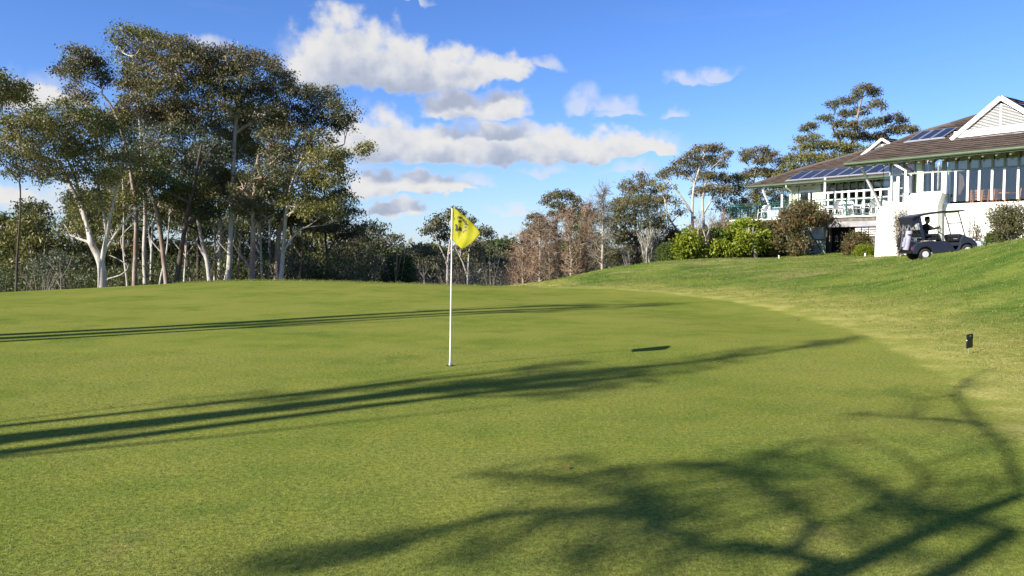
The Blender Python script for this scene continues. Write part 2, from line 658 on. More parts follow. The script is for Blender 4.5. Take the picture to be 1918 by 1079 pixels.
def vnoise(x, y, s, seed=0):
    """cheap smooth value noise"""
    r = np.random.RandomState(100 + seed)
    g = r.rand(256)
    x = np.asarray(x) * s
    y = np.asarray(y) * s
    xi, yi = np.floor(x).astype(int), np.floor(y).astype(int)
    fx, fy = x - xi, y - yi
    fx = fx * fx * (3 - 2 * fx)
    fy = fy * fy * (3 - 2 * fy)
    h = lambda a, b: g[(a * 37 + b * 101 + (a * b) % 13) & 255]
    return (h(xi, yi) * (1 - fx) + h(xi + 1, yi) * fx) * (1 - fy) + (h(xi, yi + 1) * (1 - fx) + h(xi + 1, yi + 1) * fx) * fy - 0.5


def base_z(x, y):
    x = np.atleast_1d(np.asarray(x, float))
    y = np.atleast_1d(np.asarray(y, float))
    out = np.empty(x.shape)
    xf, yf = x.ravel(), y.ravel()
    of = out.ravel()
    for i in range(0, len(xf), 20000):
        xs, ys = xf[i:i + 20000], yf[i:i + 20000]
        xc, yc = np.clip(xs, -90, 95), np.clip(ys, -55, 125)
        d2 = (xc[:, None] - CT[None, :, 0]) ** 2 + (yc[:, None] - CT[None, :, 1]) ** 2
        z = _phi(d2) @ WT[:-3] + WT[-3] + WT[-2] * xc + WT[-1] * yc
        r_ = np.hypot(xs, ys - 20)
        w = np.clip((r_ - 90) / 120, 0, 1)
        w = w * w * (3 - 2 * w)
        ahead = np.clip(ys / 200, 0, 1)
        far = -9 * ahead + 6 * vnoise(xs, ys, 1 / 160, 3) + np.clip((r_ - 500) / 900, 0, 1) * 7
        of[i:i + 20000] = z * (1 - w) + far * w
    return of.reshape(x.shape)


# edge of the putting green, traced on the ground
def ground_hit(px, py, y0=3.0, y1=80.0):
    ys = np.linspace(y0, y1, 600)
    d = ray(px, py)
    xs = d.x / d.y * ys
    zs = EYE + d.z / d.y * ys
    g = base_z(xs, ys)
    k = np.argmax(zs <= g)
    if zs[k] > g[k]:
        k = len(ys) - 1
    return Vector((xs[k], ys[k], g[k]))


edge_px = [(1000, 538), (1130, 542), (1230, 549), (1330, 561), (1450, 584), (1560, 612), (1650, 645), (1720, 682), (1790, 728), (1850, 778), (1918, 845)]
edge = [ground_hit(*e) for e in edge_px]
poly = [(p.x, p.y) for p in edge]
poly += [(4.4, 3.0), (3.0, 0.5), (0, -2.5), (-8, -5.5), (-22, -6), (-33, 2), (-36, 14), (-30, 27), (-20, 35), (-10, 40), (-4, 39.5), (0, 37)]
# smooth closed curve through the points
PL = np.array(poly)


def catmull(pts, n=8):
    out = []
    m = len(pts)
    for i in range(m):
        p0, p1, p2, p3 = pts[(i - 1) % m], pts[i], pts[(i + 1) % m], pts[(i + 2) % m]
        for k in range(n):
            t = k / n
            out.append(0.5 * ((2 * p1) + (-p0 + p2) * t + (2 * p0 - 5 * p1 + 4 * p2 - p3) * t * t + (-p0 + 3 * p1 - 3 * p2 + p3) * t ** 3))
    return np.array(out)


GE = catmull(PL, 6)


def green_sd(x, y):
    """signed distance to the green's edge: positive inside"""
    x, y = x.ravel(), y.ravel()
    res = np.empty(len(x))
    a = GE
    b = np.roll(GE, -1, axis=0)
    ab = b - a
    for i in range(0, len(x), 8000):
        px, py = x[i:i + 8000, None], y[i:i + 8000, None]
        t = ((px - a[:, 0]) * ab[:, 0] + (py - a[:, 1]) * ab[:, 1]) / (ab ** 2).sum(1)
        t = np.clip(t, 0, 1)
        d = np.sqrt((px - a[:, 0] - t * ab[:, 0]) ** 2 + (py - a[:, 1] - t * ab[:, 1]) ** 2).min(1)
        c = ((a[:, 1] > py) != (b[:, 1] > py)) & (px < (b[:, 0] - a[:, 0]) * (py - a[:, 1]) / (b[:, 1] - a[:, 1] + 1e-12) + a[:, 0])
        ins = c.sum(1) % 2 == 1
        res[i:i + 8000] = np.where(ins, d, -d)
    return res


def full_z(x, y, sd=None):
    z = base_z(x, y)
    if sd is None:
        sd = green_sd(np.asarray(x, float).reshape(-1), np.asarray(y, float).reshape(-1)).reshape(np.shape(z))
    rough = np.clip(-sd / 2.0, 0, 1)
    z = z + rough * (0.16 * vnoise(x, y, 0.35, 1) + 0.06 * vnoise(x, y, 1.1, 2)) + 0.03 * vnoise(x, y, 0.22, 5)
    return z


def gz(x, y):
    return float(full_z(np.array([float(x)]), np.array([float(y)]))[0])


def make_ground():
    xs = np.r_[-np.geomspace(2600, 34, 40), np.linspace(-32, 32, 280), np.geomspace(34, 2600, 40)]
    ys = np.r_[-np.geomspace(1500, 12, 26), np.linspace(-10, 2, 26), np.linspace(2.2, 48, 260), np.geomspace(49, 4200, 60)]
    X, Y = np.meshgrid(xs, ys)
    sd = green_sd(X, Y).reshape(X.shape)
    near = (np.abs(X) < 60) & (Y < 80)
    Z = full_z(X, Y, sd)
    V = np.c_[X.ravel(), Y.ravel(), Z.ravel()]
    nx, ny = len(xs), len(ys)
    i, j = np.meshgrid(np.arange(nx - 1), np.arange(ny - 1))
    a = (j * nx + i).ravel()
    F = np.c_[a, a + 1, a + nx + 1, a + nx]
    sdf = sd.ravel()
    green_face = sdf[F].mean(1) > 0
    mat = ground_mat()
    for name, sel in (('putting_green', green_face), ('ground', ~green_face)):
        f = F[sel]
        used, inv = np.unique(f.ravel(), return_inverse=True)
        me = mesh_arrays(name, V[used], inv.reshape(-1, 4), smooth=True, mat=mat)
        at = me.attributes.new('edge', 'FLOAT', 'POINT')
        at.data.foreach_set('value', sdf[used].astype(np.float32))
        link(name, me, None, kind='structure')


def ground_mat():
    m, B = new_mat('mown_grass')
    co = B.n('ShaderNodeNewGeometry').outputs['Position']
    sd = B.n('ShaderNodeAttribute', attribute_name='edge', attribute_type='GEOMETRY').outputs['Fac']
    flat = B.v('MULTIPLY', co, (1, 1, 0))
    # --- green: fine bent grass, mottled
    big = B.noise(flat, 0.33, 5, 0.62)
    mid = B.noise(flat, 1.5, 5, 0.62)
    fine = B.noise(flat, 26.0, 5, 0.75)
    blade = B.noise(B.v('MULTIPLY', flat, (1.0, 0.6, 1.0)), 150.0, 3, 0.8)
    g = B.mix(B.ss(big, 0.34, 0.66), col(0.132, 0.176, 0.029), col(0.208, 0.222, 0.048))
    g = B.mix(B.ss(mid, 0.36, 0.72, 0.0, 0.75), g, col(0.215, 0.225, 0.042))
    g = B.mix(B.ss(B.noise(flat, 0.8, 4, 0.6, dist=0.6), 0.60, 0.75, 0.0, 0.5), g, col(0.235, 0.20, 0.07))
    g = B.mix(B.ss(B.noise(B.v('ADD', flat, (31, 7, 0)), 0.5, 5, 0.7), 0.56, 0.7, 0.0, 0.6), g, col(0.075, 0.130, 0.026))
    # --- collar, mown a little higher and yellower
    c = B.mix(B.ss(mid, 0.35, 0.68), col(0.225, 0.240, 0.050), col(0.35, 0.325, 0.095))
    # --- rough bank
    rb = B.noise(B.v('ADD', flat, (11, 3, 0)), 0.42, 7, 0.68)
    r_ = B.mix(B.ss(rb, 0.36, 0.62), col(0.068, 0.138, 0.022), col(0.185, 0.235, 0.044))
    r2 = B.noise(flat, 1.1, 8, 0.72)
    r_ = B.mix(B.ss(r2, 0.52, 0.72, 0.0, 0.7), r_, col(0.24, 0.24, 0.055))
    sx = B.n('ShaderNodeSeparateXYZ', {0: co})
    # straw-coloured worn band near the buildings, running along the contour
    worn = B.noise(B.v('MULTIPLY', flat, (0.22, 0.5, 1)), 1.0, 6, 0.7)
    wz = B.m('MULTIPLY', B.ss(sx.outputs[1], 22.0, 31.0), B.ss(worn, 0.50, 0.66, 0.0, 0.85))
    r_ = B.mix(wz, r_, col(0.33, 0.27, 0.12))
    dk = B.noise(B.v('MULTIPLY', flat, (0.35, 1.3, 1)), 1.0, 6, 0.7)
    r_ = B.mix(B.ss(dk, 0.56, 0.70, 0.0, 0.6), r_, col(0.055, 0.095, 0.02))
    r_ = B.mix(B.ss(B.noise(flat, 3.2, 4, 0.7), 0.66, 0.78, 0, 0.5), r_, col(0.13, 0.085, 0.035))
    # --- unmown forest floor behind the crest and far off
    ff = B.mix(B.ss(B.noise(flat, 0.8, 6, 0.7), 0.35, 0.7), col(0.045, 0.040, 0.022), col(0.07, 0.08, 0.03))
    jit = B.m('MULTIPLY', B.m('SUBTRACT', B.noise(flat, 1.3, 4, 0.65), 0.5), 0.9)
    sdj = B.m('ADD', sd, jit)
    out = B.mix(B.ss(sdj, -0.22, 0.12), c, g)
    wide = B.m('ADD', B.m('MULTIPLY', B.m('SUBTRACT', B.noise(flat, 0.5, 4, 0.6), 0.5), 3.4), sd)
    out = B.mix(B.ss(wide, -3.6, -1.2), r_, out)
    # forest floor: left of the bank and behind the green, and everything beyond 60 m
    left = B.ss(B.m('SUBTRACT', sx.outputs[0], B.m('MULTIPLY', sx.outputs[1], 0.02)), 0.0, -3.0)
    beh = B.m('MULTIPLY', left, B.ss(sd, -2.0, -4.5))
    farm = B.ss(sx.outputs[1], 52.0, 62.0)
    out = B.mix(B.m('MAXIMUM', beh, farm), out, ff)
    # blade-scale light and dark flecks
    fl = B.ss(fine, 0.32, 0.70, 0.66, 1.32)
    bl = B.ss(blade, 0.28, 0.72, 0.42, 1.55)
    tot = B.m('MULTIPLY', fl, bl)
    mul = B.n('ShaderNodeCombineXYZ', {0: tot, 1: tot, 2: tot}).outputs[0]
    out = B.mix(1.0, out, mul, 'MULTIPLY')
    h = B.m('ADD', B.m('MULTIPLY', blade, 0.5), B.m('MULTIPLY', fine, 0.8))
    rs = B.ss(sd, 0.0, -2.0, 0.008, 0.05)
    b1 = B.n('ShaderNodeBump', {'Strength': 0.55, 'Distance': rs, 'Height': h})
    b2 = B.n('ShaderNodeBump', {'Strength': 0.5, 'Distance': B.ss(sd, 0.0, -2.0, 0.01, 0.25), 'Height': B.noise(flat, 4.0, 5, 0.7), 'Normal': b1.outputs[0]})
    p = B.n('ShaderNodeBsdfPrincipled', {'Base Color': out, 'Roughness': 0.9, 'Specular IOR Level': 0.0, 'Normal': b2.outputs[0]})
    return finish(m, B, p.outputs[0])


make_ground()

# ---------------------------------------------------------------- clubhouse
U = Vector((0.575, -0.818, 0)).normalized()      # along the eaves, towards the camera's right
V = Vector((-U.y, U.x, 0))                       # into the building
ZUP = Vector((0, 0, 1))


class Wall:
    """a vertical reference plane through a traced point; a along it, d towards the viewer"""
    def __init__(self, px, Y, u=U):
        p = P(px, 465, Y)
        self.o = Vector((p.x, p.y, 0))
        self.u = u
        self.n = Vector((u.y, -u.x, 0))          # outward, towards the viewer

    def hit(self, px, py, d=0.0):
        r_ = ray(px, py)
        o = Vector((0, 0, EYE))
        q = self.o + self.n * d
        t = (q - o).dot(self.n) / r_.dot(self.n)
        p = o + r_ * t
        return ((p - self.o).dot(self.u), p.z)

    def pt(self, a, z, d=0.0):
        return self.o + self.u * a + self.n * d + ZUP * z

    def px(self, px, py, d=0.0):
        a, z = self.hit(px, py, d)
        return self.pt(a, z, d)

    def box(self, mb, a0, a1, z0, z1, d0, d1):
        q = lambda d: [self.pt(a0, z0, d), self.pt(a1, z0, d), self.pt(a1, z1, d), self.pt(a0, z1, d)]
        mb.hexa(q(d0), q(d1))
        return mb

    def slab(self, mb, x0, y0, x1, y1, d, th):
        """box whose front face spans the two pixels, thickness th going back"""
        xm, ym = (x0 + x1) / 2, (y0 + y1) / 2
        a0, a1 = self.hit(x0, ym, d)[0], self.hit(x1, ym, d)[0]
        z0, z1 = self.hit(xm, y1, d)[1], self.hit(xm, y0, d)[1]
        return self.box(mb, a0, a1, z0, z1, d - th, d)


UW = Vector((0.66, -0.75, 0)).normalized()
RW = Wall(1768, 33.7, UW)      # window wall of the near wing
LW = Wall(1541, 46.7)          # wall of the far wing
club_loc = Vector((19.5, 37.0, 1.3))
club = thing('clubhouse', 'white clubhouse with brown tiled roofs and long window rows on the rise', 'building', club_loc)
deck_loc = P(1541, 409, 45.7)

# ---- near wing: walls
def gprism(wall, d, pts, th, mb=None):
    mb = mb or MB()
    f = [wall.px(x, y, d) for x, y in pts]
    return mb.prism(f, -wall.n * th)


part('wall', gprism(RW, 0.35, [(1636.5, 492), (1642, 397), (1649, 387), (1664, 381), (1697, 378), (1697, 492)], 1.6), M['white_wall'], club, bevel=0.04)
part('wall', gprism(RW, 0.62, [(1697.5, 492), (1697.5, 375), (1706, 362), (1764.5, 361), (1756, 386), (1755, 492)], 0.6), M['white_wall'], club, bevel=0.03)
a0, _ = RW.hit(1700, 400, 0)
a1, zs_sill = RW.hit(1918, 373.5, 0)
part('wall', RW.box(MB(), a0, a1 + 5.0, 0.9, zs_sill - 0.06, -0.25, 0.0), M['white_wall'], club)

# eave line of the near wing, roof plane rising at 23 degrees
ZE = P(1587, 306, 36.5).z
E0 = P(1587, 306, 36.5)
PIT = R(22.5)
UP_R = (V * math.cos(PIT) + ZUP * math.sin(PIT))


class Roof:
    def __init__(self, o, pitch_vec, u=U):
        self.o, self.b, self.u = o, pitch_vec, u
        self.nrm = u.cross(pitch_vec).normalized()

    def hit(self, px, py, off=0.0):
        r_ = ray(px, py)
        o = Vector((0, 0, EYE))
        q = self.o + self.nrm * off
        t = (q - o).dot(self.nrm) / r_.dot(self.nrm)
        p = o + r_ * t - q
        return p.dot(self.u), p.dot(self.b)

    def pt(self, a, b, off=0.0):
        return self.o + self.u * a + self.b * b + self.nrm * off


def clip_band(pts, lo, hi):
    def clip(ps, k, keep_above):
        out = []
        for i in range(len(ps)):
            p, q = ps[i], ps[(i + 1) % len(ps)]
            pi = p[1] >= k if keep_above else p[1] <= k
            qi = q[1] >= k if keep_above else q[1] <= k
            if pi:
                out.append(p)
            if pi != qi:
                t = (k - p[1]) / (q[1] - p[1])
                out.append((p[0] + (q[0] - p[0]) * t, k))
        return out
    ps = clip(pts, lo, True)
    return clip(ps, hi, False) if len(ps) > 2 else []


def roof_tiles(roof, pts, course=0.30, tile=0.42, jag=True):
    """stepped courses of tiles, each tile a tilted plate with its own slight lift"""
    mb = MB()
    bs = [p[1] for p in pts]
    n = int((max(bs) - min(bs)) / course) + 1
    r_ = random.Random(3)
    for i in range(n):
        lo = min(bs) + i * course
        band = clip_band(pts, lo, lo + course)
        if len(band) < 3:
            continue
        aa = [p[0] for p in band]
        a_lo, a_hi = min(aa), max(aa)
        k = max(1, int((a_hi - a_lo) / tile))
        # tiles: split the band along a
        sw = [(p[1], p[0]) for p in band]
        for j in range(k):
            s0 = a_lo + (a_hi - a_lo) * j / k
            s1 = a_lo + (a_hi - a_lo) * (j + 1) / k
            cell = clip_band(sw, s0, s1)
            if len(cell) < 3:
                continue
            lift = r_.uniform(0, 0.012)
            top = []
            for (b, a) in cell:
                t = (b - lo) / course
                top.append(roof.pt(a, b, 0.07 * (1 - t) + 0.004 + lift))
            m = len(top)
            base = [q - roof.nrm * 0.05 for q in top]
            mb.add(top + base, [tuple(range(m))] + [(x, (x + 1) % m, (x + 1) % m + m, x + m) for x in range(m)])
    return mb


def tile_mat():
    m, B = new_mat('roof_tile')
    co = B.n('ShaderNodeNewGeometry').outputs['Position']
    rnd = B.n('ShaderNodeNewGeometry').outputs['Random Per Island']
    c = B.mix(rnd, col(0.070, 0.054, 0.046), col(0.122, 0.092, 0.076))
    c = B.mix(B.ss(B.noise(co, 1.4, 6, 0.7), 0.48, 0.7, 0, 0.55), c, col(0.10, 0.085, 0.075))
    c = B.mix(B.ss(B.noise(co, 5.0, 4, 0.7), 0.6, 0.75, 0, 0.35), c, col(0.22, 0.19, 0.15))
    bn = B.n('ShaderNodeBump', {'Strength': 0.4, 'Distance': 0.02, 'Height': B.noise(co, 18, 4, 0.6)})
    p = B.n('ShaderNodeBsdfPrincipled', {'Base Color': c, 'Roughness': 0.75, 'Normal': bn.outputs[0], 'Specular IOR Level': 0.3})
    return finish(m, B, p.outputs[0])


M['tile'] = tile_mat()

roofR = Roof(E0, UP_R)
rp = [roofR.hit(*q) for q in ((1587, 306), (1622, 291), (1700, 259.5), (1722, 250.5), (1780, 234), (1835, 217))]
rp[0] = (0.0, 0.0)
bt = rp[-1][1]
poly_r = [(0.0, 0.0), (13.5, 0.0), (13.5, bt + 0.2), (rp[-1][0], bt), rp[-2], rp[-3], rp[-4]]
rt = part('roof', MB().add([roofR.pt(a, b, -0.02) for a, b in poly_r] + [roofR.pt(a, b, -0.12) for a, b in poly_r],
                          [tuple(range(len(poly_r))), tuple(range(2 * len(poly_r) - 1, len(poly_r) - 1, -1))] +
                          [(i, i + len(poly_r), (i + 1) % len(poly_r) + len(poly_r), (i + 1) % len(poly_r)) for i in range(len(poly_r))]),
          M['timber_soffit'], club)
part('roof_tile', roof_tiles(roofR, poly_r), M['tile'], rt, kind='stuff')
# back slope and ridge behind, so that the roof is closed from other sides
bk = [roofR.pt(rp[-3][0], rp[-3][1], -0.04), roofR.pt(13.5, bt, -0.04), roofR.pt(13.5, bt, -0.04) + V * 6 - ZUP * 2.5, roofR.pt(rp[-3][0], rp[-3][1], -0.04) + V * 6 - ZUP * 2.2]
part('roof', MB().prism(bk, (0, 0, -0.1)), M['tile'], club, label='brown tiled rear slope of the near roof')

cap = MB()
for (p_, q_) in zip([poly_r[0], rp[2], rp[3], rp[4]], [rp[2], rp[3], rp[4], rp[5]]):
    cap.tube([roofR.pt(p_[0], p_[1], 0.03), roofR.pt(q_[0], q_[1], 0.03)], 0.10, 6)
part('ridge_cap', cap, M['tile'], rt)

# gutters
gut = MB()
gut.tube([roofR.pt(-0.12, -0.07, -0.02), roofR.pt(6.7, -0.07, -0.02), roofR.pt(13.5, -0.07, -0.02)], 0.065, 8)
gut.bar(roofR.pt(-0.12, 0.0, -0.06), roofR.pt(13.5, 0.0, -0.06), 0.03, 0.2)
part('gutter', gut, M['green_metal'], club)
raf_src = None
nz = 26
for i in range(nz):
    a = 0.15 + i * 0.52
    r_ = MB().bar(roofR.pt(a, 0.05, -0.22), roofR.pt(a, 2.4, -0.24), 0.07, 0.15, up=roofR.nrm)
    part('rafter', r_, M['dark_timber'] if False else M['timber_soffit'], club)

# clerestory and windows of the near wing
mx = [1770.5, 1790.5, 1813.5, 1835, 1859, 1882, 1908, 1932, 1958, 1985]
a_top = [RW.hit(x, 322 - (x - 1770) * 0.058, 0)[0] for x in mx]
ZS = RW.hit(1840, 375.5, 0)[1]
ZT = RW.hit(1840, 317.5, 0)[1]
ZC = RW.hit(1840, 285, 0)[1]
part('window_sill', RW.box(MB(), a_top[0] - 0.1, a_top[-1], ZS - 0.13, ZS, -0.12, 0.06), M['white_paint'], club)
part('transom', RW.box(MB(), RW.hit(1690, 330)[0], a_top[-1], ZT, ZT + 0.07, -0.10, 0.02), M['grey_and_shade'], club)
part('wall_plate', RW.box(MB(), RW.hit(1660, 330)[0], a_top[-1], ZC - 0.02, ZC + 0.10, -0.14, 0.0), M['timber_soffit'], club)
for i, a in enumerate(a_top):
    w = 0.13 if i == 0 else 0.085
    part('mullion', RW.box(MB(), a - w / 2, a + w / 2, ZS, ZT, -0.05, 0.025), M['white_paint'], club)
    part('mullion', RW.box(MB(), a - 0.04, a + 0.04, ZT + 0.07, ZC - 0.02, -0.07, 0.03), M['grey_and_shade'], club, label='upper mullion painted grey for the eave shadow')  # eave shadow put into the grey of the upper bars
    if i < len(a_top) - 1:
        b = a_top[i + 1]
        part('window_pane', RW.box(MB(), a + 0.05, b - 0.05, ZS, ZT, -0.02, -0.008), M['glass'], club)
        part('window_pane', RW.box(MB(), a + 0.04, b - 0.04, ZT + 0.07, ZC - 0.02, -0.02, -0.008), M['glass'], club)
        # roller blind behind the upper light
        part('blind', RW.box(MB(), a + 0.06, b - 0.06, ZT + 0.1, ZC - 0.08, -0.16, -0.14), M['pale_green'], club)
# round fan in an upper pane
fa = (a_top[3] + a_top[4]) / 2
part('vent_fan', MB().lathe((0, 0, 0), [(0.16, -0.03), (0.17, 0.0), (0.12, 0.03), (0.05, 0.035)], 'Z', 14), M['grey_and_shade'], club, world=False)
vf = club.children[-1]
vf.location = RW.pt(fa, (ZT + ZC) / 2 + 0.05, 0.0) - club_loc
vf.rotation_euler = RW.n.to_track_quat('Z', 'Y').to_euler()
# the smaller windows above the white block
d_s = 0.05
mx2 = [1727.5, 1746.5, 1765]
a2 = [RW.hit(x, 340, d_s)[0] for x in mx2]
z2s = RW.hit(1745, 359, d_s)[1]
for i, a in enumerate(a2):
    part('mullion', RW.box(MB(), a - 0.04, a + 0.04, z2s, ZT, -0.05, d_s), M['white_paint'], club)
    part('mullion', RW.box(MB(), a - 0.04, a + 0.04, ZT + 0.07, ZC - 0.02, -0.07, 0.03), M['grey_and_shade'], club, label='upper mullion painted grey for the eave shadow')
    if i < 2:
        part('window_pane', RW.box(MB(), a + 0.05, a2[i + 1] - 0.05, z2s, ZT, -0.02, -0.008), M['glass'], club)
        part('window_pane', RW.box(MB(), a + 0.04, a2[i + 1] - 0.04, ZT + 0.07, ZC - 0.02, -0.02, -0.008), M['glass'], club)
part('window_sill', RW.box(MB(), a2[0] - 0.1, a2[2] + 0.05, z2s - 0.08, z2s, -0.08, 0.1), M['white_paint'], club)
aA = RW.hit(1717.5, 340)[0]
aB = RW.hit(1706.5, 340)[0]
part('wall', RW.box(MB(), aA, a2[0] - 0.05, z2s, ZC, -0.1, 0.02), M['pale_green'], club, label='pale green wall strip beside the small windows')
part('window_pane', RW.box(MB(), aB, aA, z2s - 0.1, ZC - 0.02, -0.02, -0.008), M['glass'], club)
# glazed corner towards the far wing
cx = [1676, 1682, 1690.5, 1700, 1706]
for x, y0, y1, w in ((1676, 341, 380, 0.09), (1682, 331, 379, 0.12), (1700.5, 331, 369, 0.07), (1706, 327, 362, 0.08)):
    a, z0 = RW.hit(x, y1)
    z1 = RW.hit(x, y0)[1]
    part('mullion', RW.box(MB(), a - w / 2, a + w / 2, z0, z1, -0.06, 0.06), M['white_paint'], club)
aC, z0 = RW.hit(1655, 378)
aD = RW.hit(1706, 378)[0]
part('window_pane', RW.box(MB(), aC, aD, z0, ZC, -0.035, -0.022), M['glass'], club)
part('window_sill', RW.box(MB(), aC, aD - 0.6, z0 - 0.1, z0, -0.08, 0.1), M['white_paint'], club)
for x in (1667, 1691, 1713):
    a = RW.hit(x, 330)[0]
    part('mullion', RW.box(MB(), a - 0.03, a + 0.03, ZT, ZC, -0.07, 0.02), M['grey_and_shade'], club, label='upper mullion painted grey for the eave shadow')
# downpipe of the near wing
dp = MB()
q0, q1, q2, q3 = P(1674.5, 302, 34.9), RW.px(1696.5, 320, 0.5), RW.px(1695.5, 376, 0.5), RW.px(1697, 488, 0.66)
dp.tube([q0, q0 + Vector((0, 0, -0.12)), q1, q2], 0.055, 8)
dp.tube([q2, q3], 0.03, 6)
part('downpipe', dp, M['white_paint'], club)
# interior of the near wing: floor, back wall, ceiling
ai, bi = RW.hit(1640, 340)[0], a_top[-1] + 3
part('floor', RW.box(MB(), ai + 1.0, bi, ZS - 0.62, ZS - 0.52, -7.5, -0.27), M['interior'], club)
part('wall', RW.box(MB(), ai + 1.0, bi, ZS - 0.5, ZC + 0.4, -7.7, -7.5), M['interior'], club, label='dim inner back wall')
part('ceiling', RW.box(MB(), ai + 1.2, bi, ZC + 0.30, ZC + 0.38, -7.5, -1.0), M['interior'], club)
# side wall of the near wing, facing left
gs_ = [RW.pt(ai + 0.6, ZS - 0.4, -0.3), RW.pt(ai + 0.6, ZS - 0.4, -7.5), RW.pt(ai + 0.6, ZC + 0.3, -7.5), RW.pt(ai + 0.6, ZC + 0.3, -0.3)]
part('window_pane', MB().prism(gs_, UW * 0.015), M['glass'], club)
for k in range(6):
    d = -0.3 - k * 1.4
    part('mullion', RW.box(MB(), ai + 0.56, ai + 0.66, ZS - 0.4, ZC + 0.3, d - 0.04, d + 0.04), M['white_paint'], club)
sp = [RW.pt(ai + 0.5, 0.9, -0.3), RW.pt(ai + 0.5, 0.9, -7.5), RW.pt(ai + 0.5, ZS - 0.4, -7.5), RW.pt(ai + 0.5, ZS - 0.4, -0.3)]
part('wall', MB().prism(sp, UW * 0.2), M['pale_green'], club, label='pale green side wall of the near wing')

# gables
def gable(px_left, px_apex, name_label, wall, depth_back, slats, band):
    gd = MB()
    aL, zL = wall.hit(*px_left)
    aP, zP = wall.hit(*px_apex)
    half = aP - aL
    aR = aP + half
    # barge boards
    bw = 0.11 if half > 1.5 else 0.07
    g = MB()
    slope = (zP - zL) / half
    for s in (-1, 1):
        A = wall.pt(aP + s * half, zL, 0.06)
        Bp = wall.pt(aP, zP, 0.06)
        g.bar(A, Bp, 0.12, bw * 1.6, up=wall.n.cross(Bp - A) * (1 if s < 0 else -1))
    gp = part('gable', g, M['white_paint'], club, label=name_label)
    part('base_board', wall.box(MB(), aL + 0.1, aR - 0.1, zL - 0.02, zL + band, -0.1, 0.05), M['white_paint'], gp)
    part('louvre_backing', MB().prism([wall.pt(aL + 0.15, zL, -0.1), wall.pt(aR - 0.15, zL, -0.1), wall.pt(aP, zP - 0.1, -0.1)], -wall.n * 0.05), M['dark_timber'], gp)
    z = zL + band + 0.02
    st = (zP - 0.25 - z) / slats
    for i in range(slats):
        zz = z + i * st
        hw = (zP - 0.12 - zz - st) / slope
        if hw < 0.08:
            continue
        q = [wall.pt(aP - hw, zz, 0.02), wall.pt(aP + hw, zz, 0.02), wall.pt(aP + hw - st * 0.4, zz + st * 0.66, -0.06), wall.pt(aP - hw + st * 0.4, zz + st * 0.66, -0.06)]
        part('louvre', MB().prism(q, -wall.n * 0.02), M['white_paint'], gp)
    part('mullion', wall.box(MB(), aP - 0.03, aP + 0.03, z, zP - 0.25, -0.04, 0.035), M['white_paint'], gp)
    # little ridge roof running back
    for s in (-1, 1):
        r0 = Roof(wall.pt(aP + s * half, zL + 0.02, 0.1), (wall.pt(aP, zP + 0.04, 0.1) - wall.pt(aP + s * half, zL + 0.02, 0.1)).normalized(), u=-wall.n * s)
        L = (wall.pt(aP, zP, 0) - wall.pt(aP + s * half, zL, 0)).length
        pts = [(0, 0), (s * depth_back, 0), (s * depth_back, L), (0, L)] if s > 0 else [(0, 0), (0, L), (-depth_back, L), (-depth_back, 0)]
        pts = [(abs(p[0]), p[1]) for p in pts]
        r0.u = -wall.n
        r0.nrm = (r0.u.cross(r0.b)).normalized()
        if r0.nrm.z < 0:
            r0.nrm = -r0.nrm
        part('roof_tile', roof_tiles(r0, pts), M['tile'], gp, kind='stuff')


b_, a_ = roofR.hit(1783, 262)[1], roofR.hit(1783, 262)[0]
gp0 = roofR.pt(a_, b_)
GW = Wall(1783, 30, U)
GW.o = Vector((gp0.x, gp0.y, 0))
gable((1783, 262), (1876, 183), 'large white louvred gable', GW, 5.0, 15, 0.34)
GS = Wall(1620, 39.4, U)
gable((1615, 292), (1653.5, 260.5), 'small white louvred gable', GS, 2.6, 9, 0.10)

# ---- far wing roof
roofL = Roof(P(1405, 349, 50.0), V * math.cos(R(22)) + ZUP * math.sin(R(22)))
lp = [roofL.hit(*q) for q in ((1491, 320), (1574, 297), (1640, 278), (1700, 262))]
aEnd = roofL.hit(1715, 324)[0]
poly_l = [(0, 0), (aEnd, 0), (max(aEnd, lp[3][0]), lp[3][1]), lp[3], lp[2], lp[1], lp[0]]
n_ = len(poly_l)
rl = part('roof', MB().prism([roofL.pt(a, b, -0.02) for a, b in poly_l], -roofL.nrm * 0.1), M['timber_soffit'], club, label='brown tiled roof of the far wing')
part('roof_tile', roof_tiles(roofL, poly_l), M['tile'], rl, kind='stuff')
cap = MB()
for (p_, q_) in zip([(0, 0), lp[0], lp[1], lp[2]], [lp[0], lp[1], lp[2], lp[3]]):
    cap.tube([roofL.pt(p_[0], p_[1], 0.03), roofL.pt(q_[0], q_[1], 0.03)], 0.10, 6)
part('ridge_cap', cap, M['tile'], rl)
bk = [roofL.pt(lp[0][0], lp[0][1], -0.04), roofL.pt(lp[3][0], lp[3][1], -0.04), roofL.pt(lp[3][0], lp[3][1], -0.04) + V * 5 - ZUP * 2.2, roofL.pt(lp[0][0], lp[0][1], -0.04) + V * 3 - ZUP * 1.3]
part('roof', MB().prism(bk, (0, 0, -0.1)), M['tile'], club, label='brown tiled rear slope of the far roof')
gut = MB()
gut.tube([roofL.pt(-0.12, -0.07, -0.02), roofL.pt(aEnd, -0.07, -0.02)], 0.065, 8)
gut.bar(roofL.pt(-0.12, 0, -0.07), roofL.pt(aEnd, 0, -0.07), 0.03, 0.2)
part('gutter', gut, M['green_metal'], club)
for i in range(19):
    a = 0.5 + i * 0.56
    part('rafter', MB().bar(roofL.pt(a, 0.05, -0.22), roofL.pt(a, 2.0, -0.24), 0.07, 0.15, up=roofL.nrm), M['dark_timber'], club)
dp = MB()
q0 = roofL.pt(roofL.hit(1470.5, 345)[0], -0.05, -0.1)
dp.tube([q0, q0 - ZUP * 0.12, LW.px(1482, 358, 0.15), LW.px(1482, 400, 0.15)], 0.05, 6)
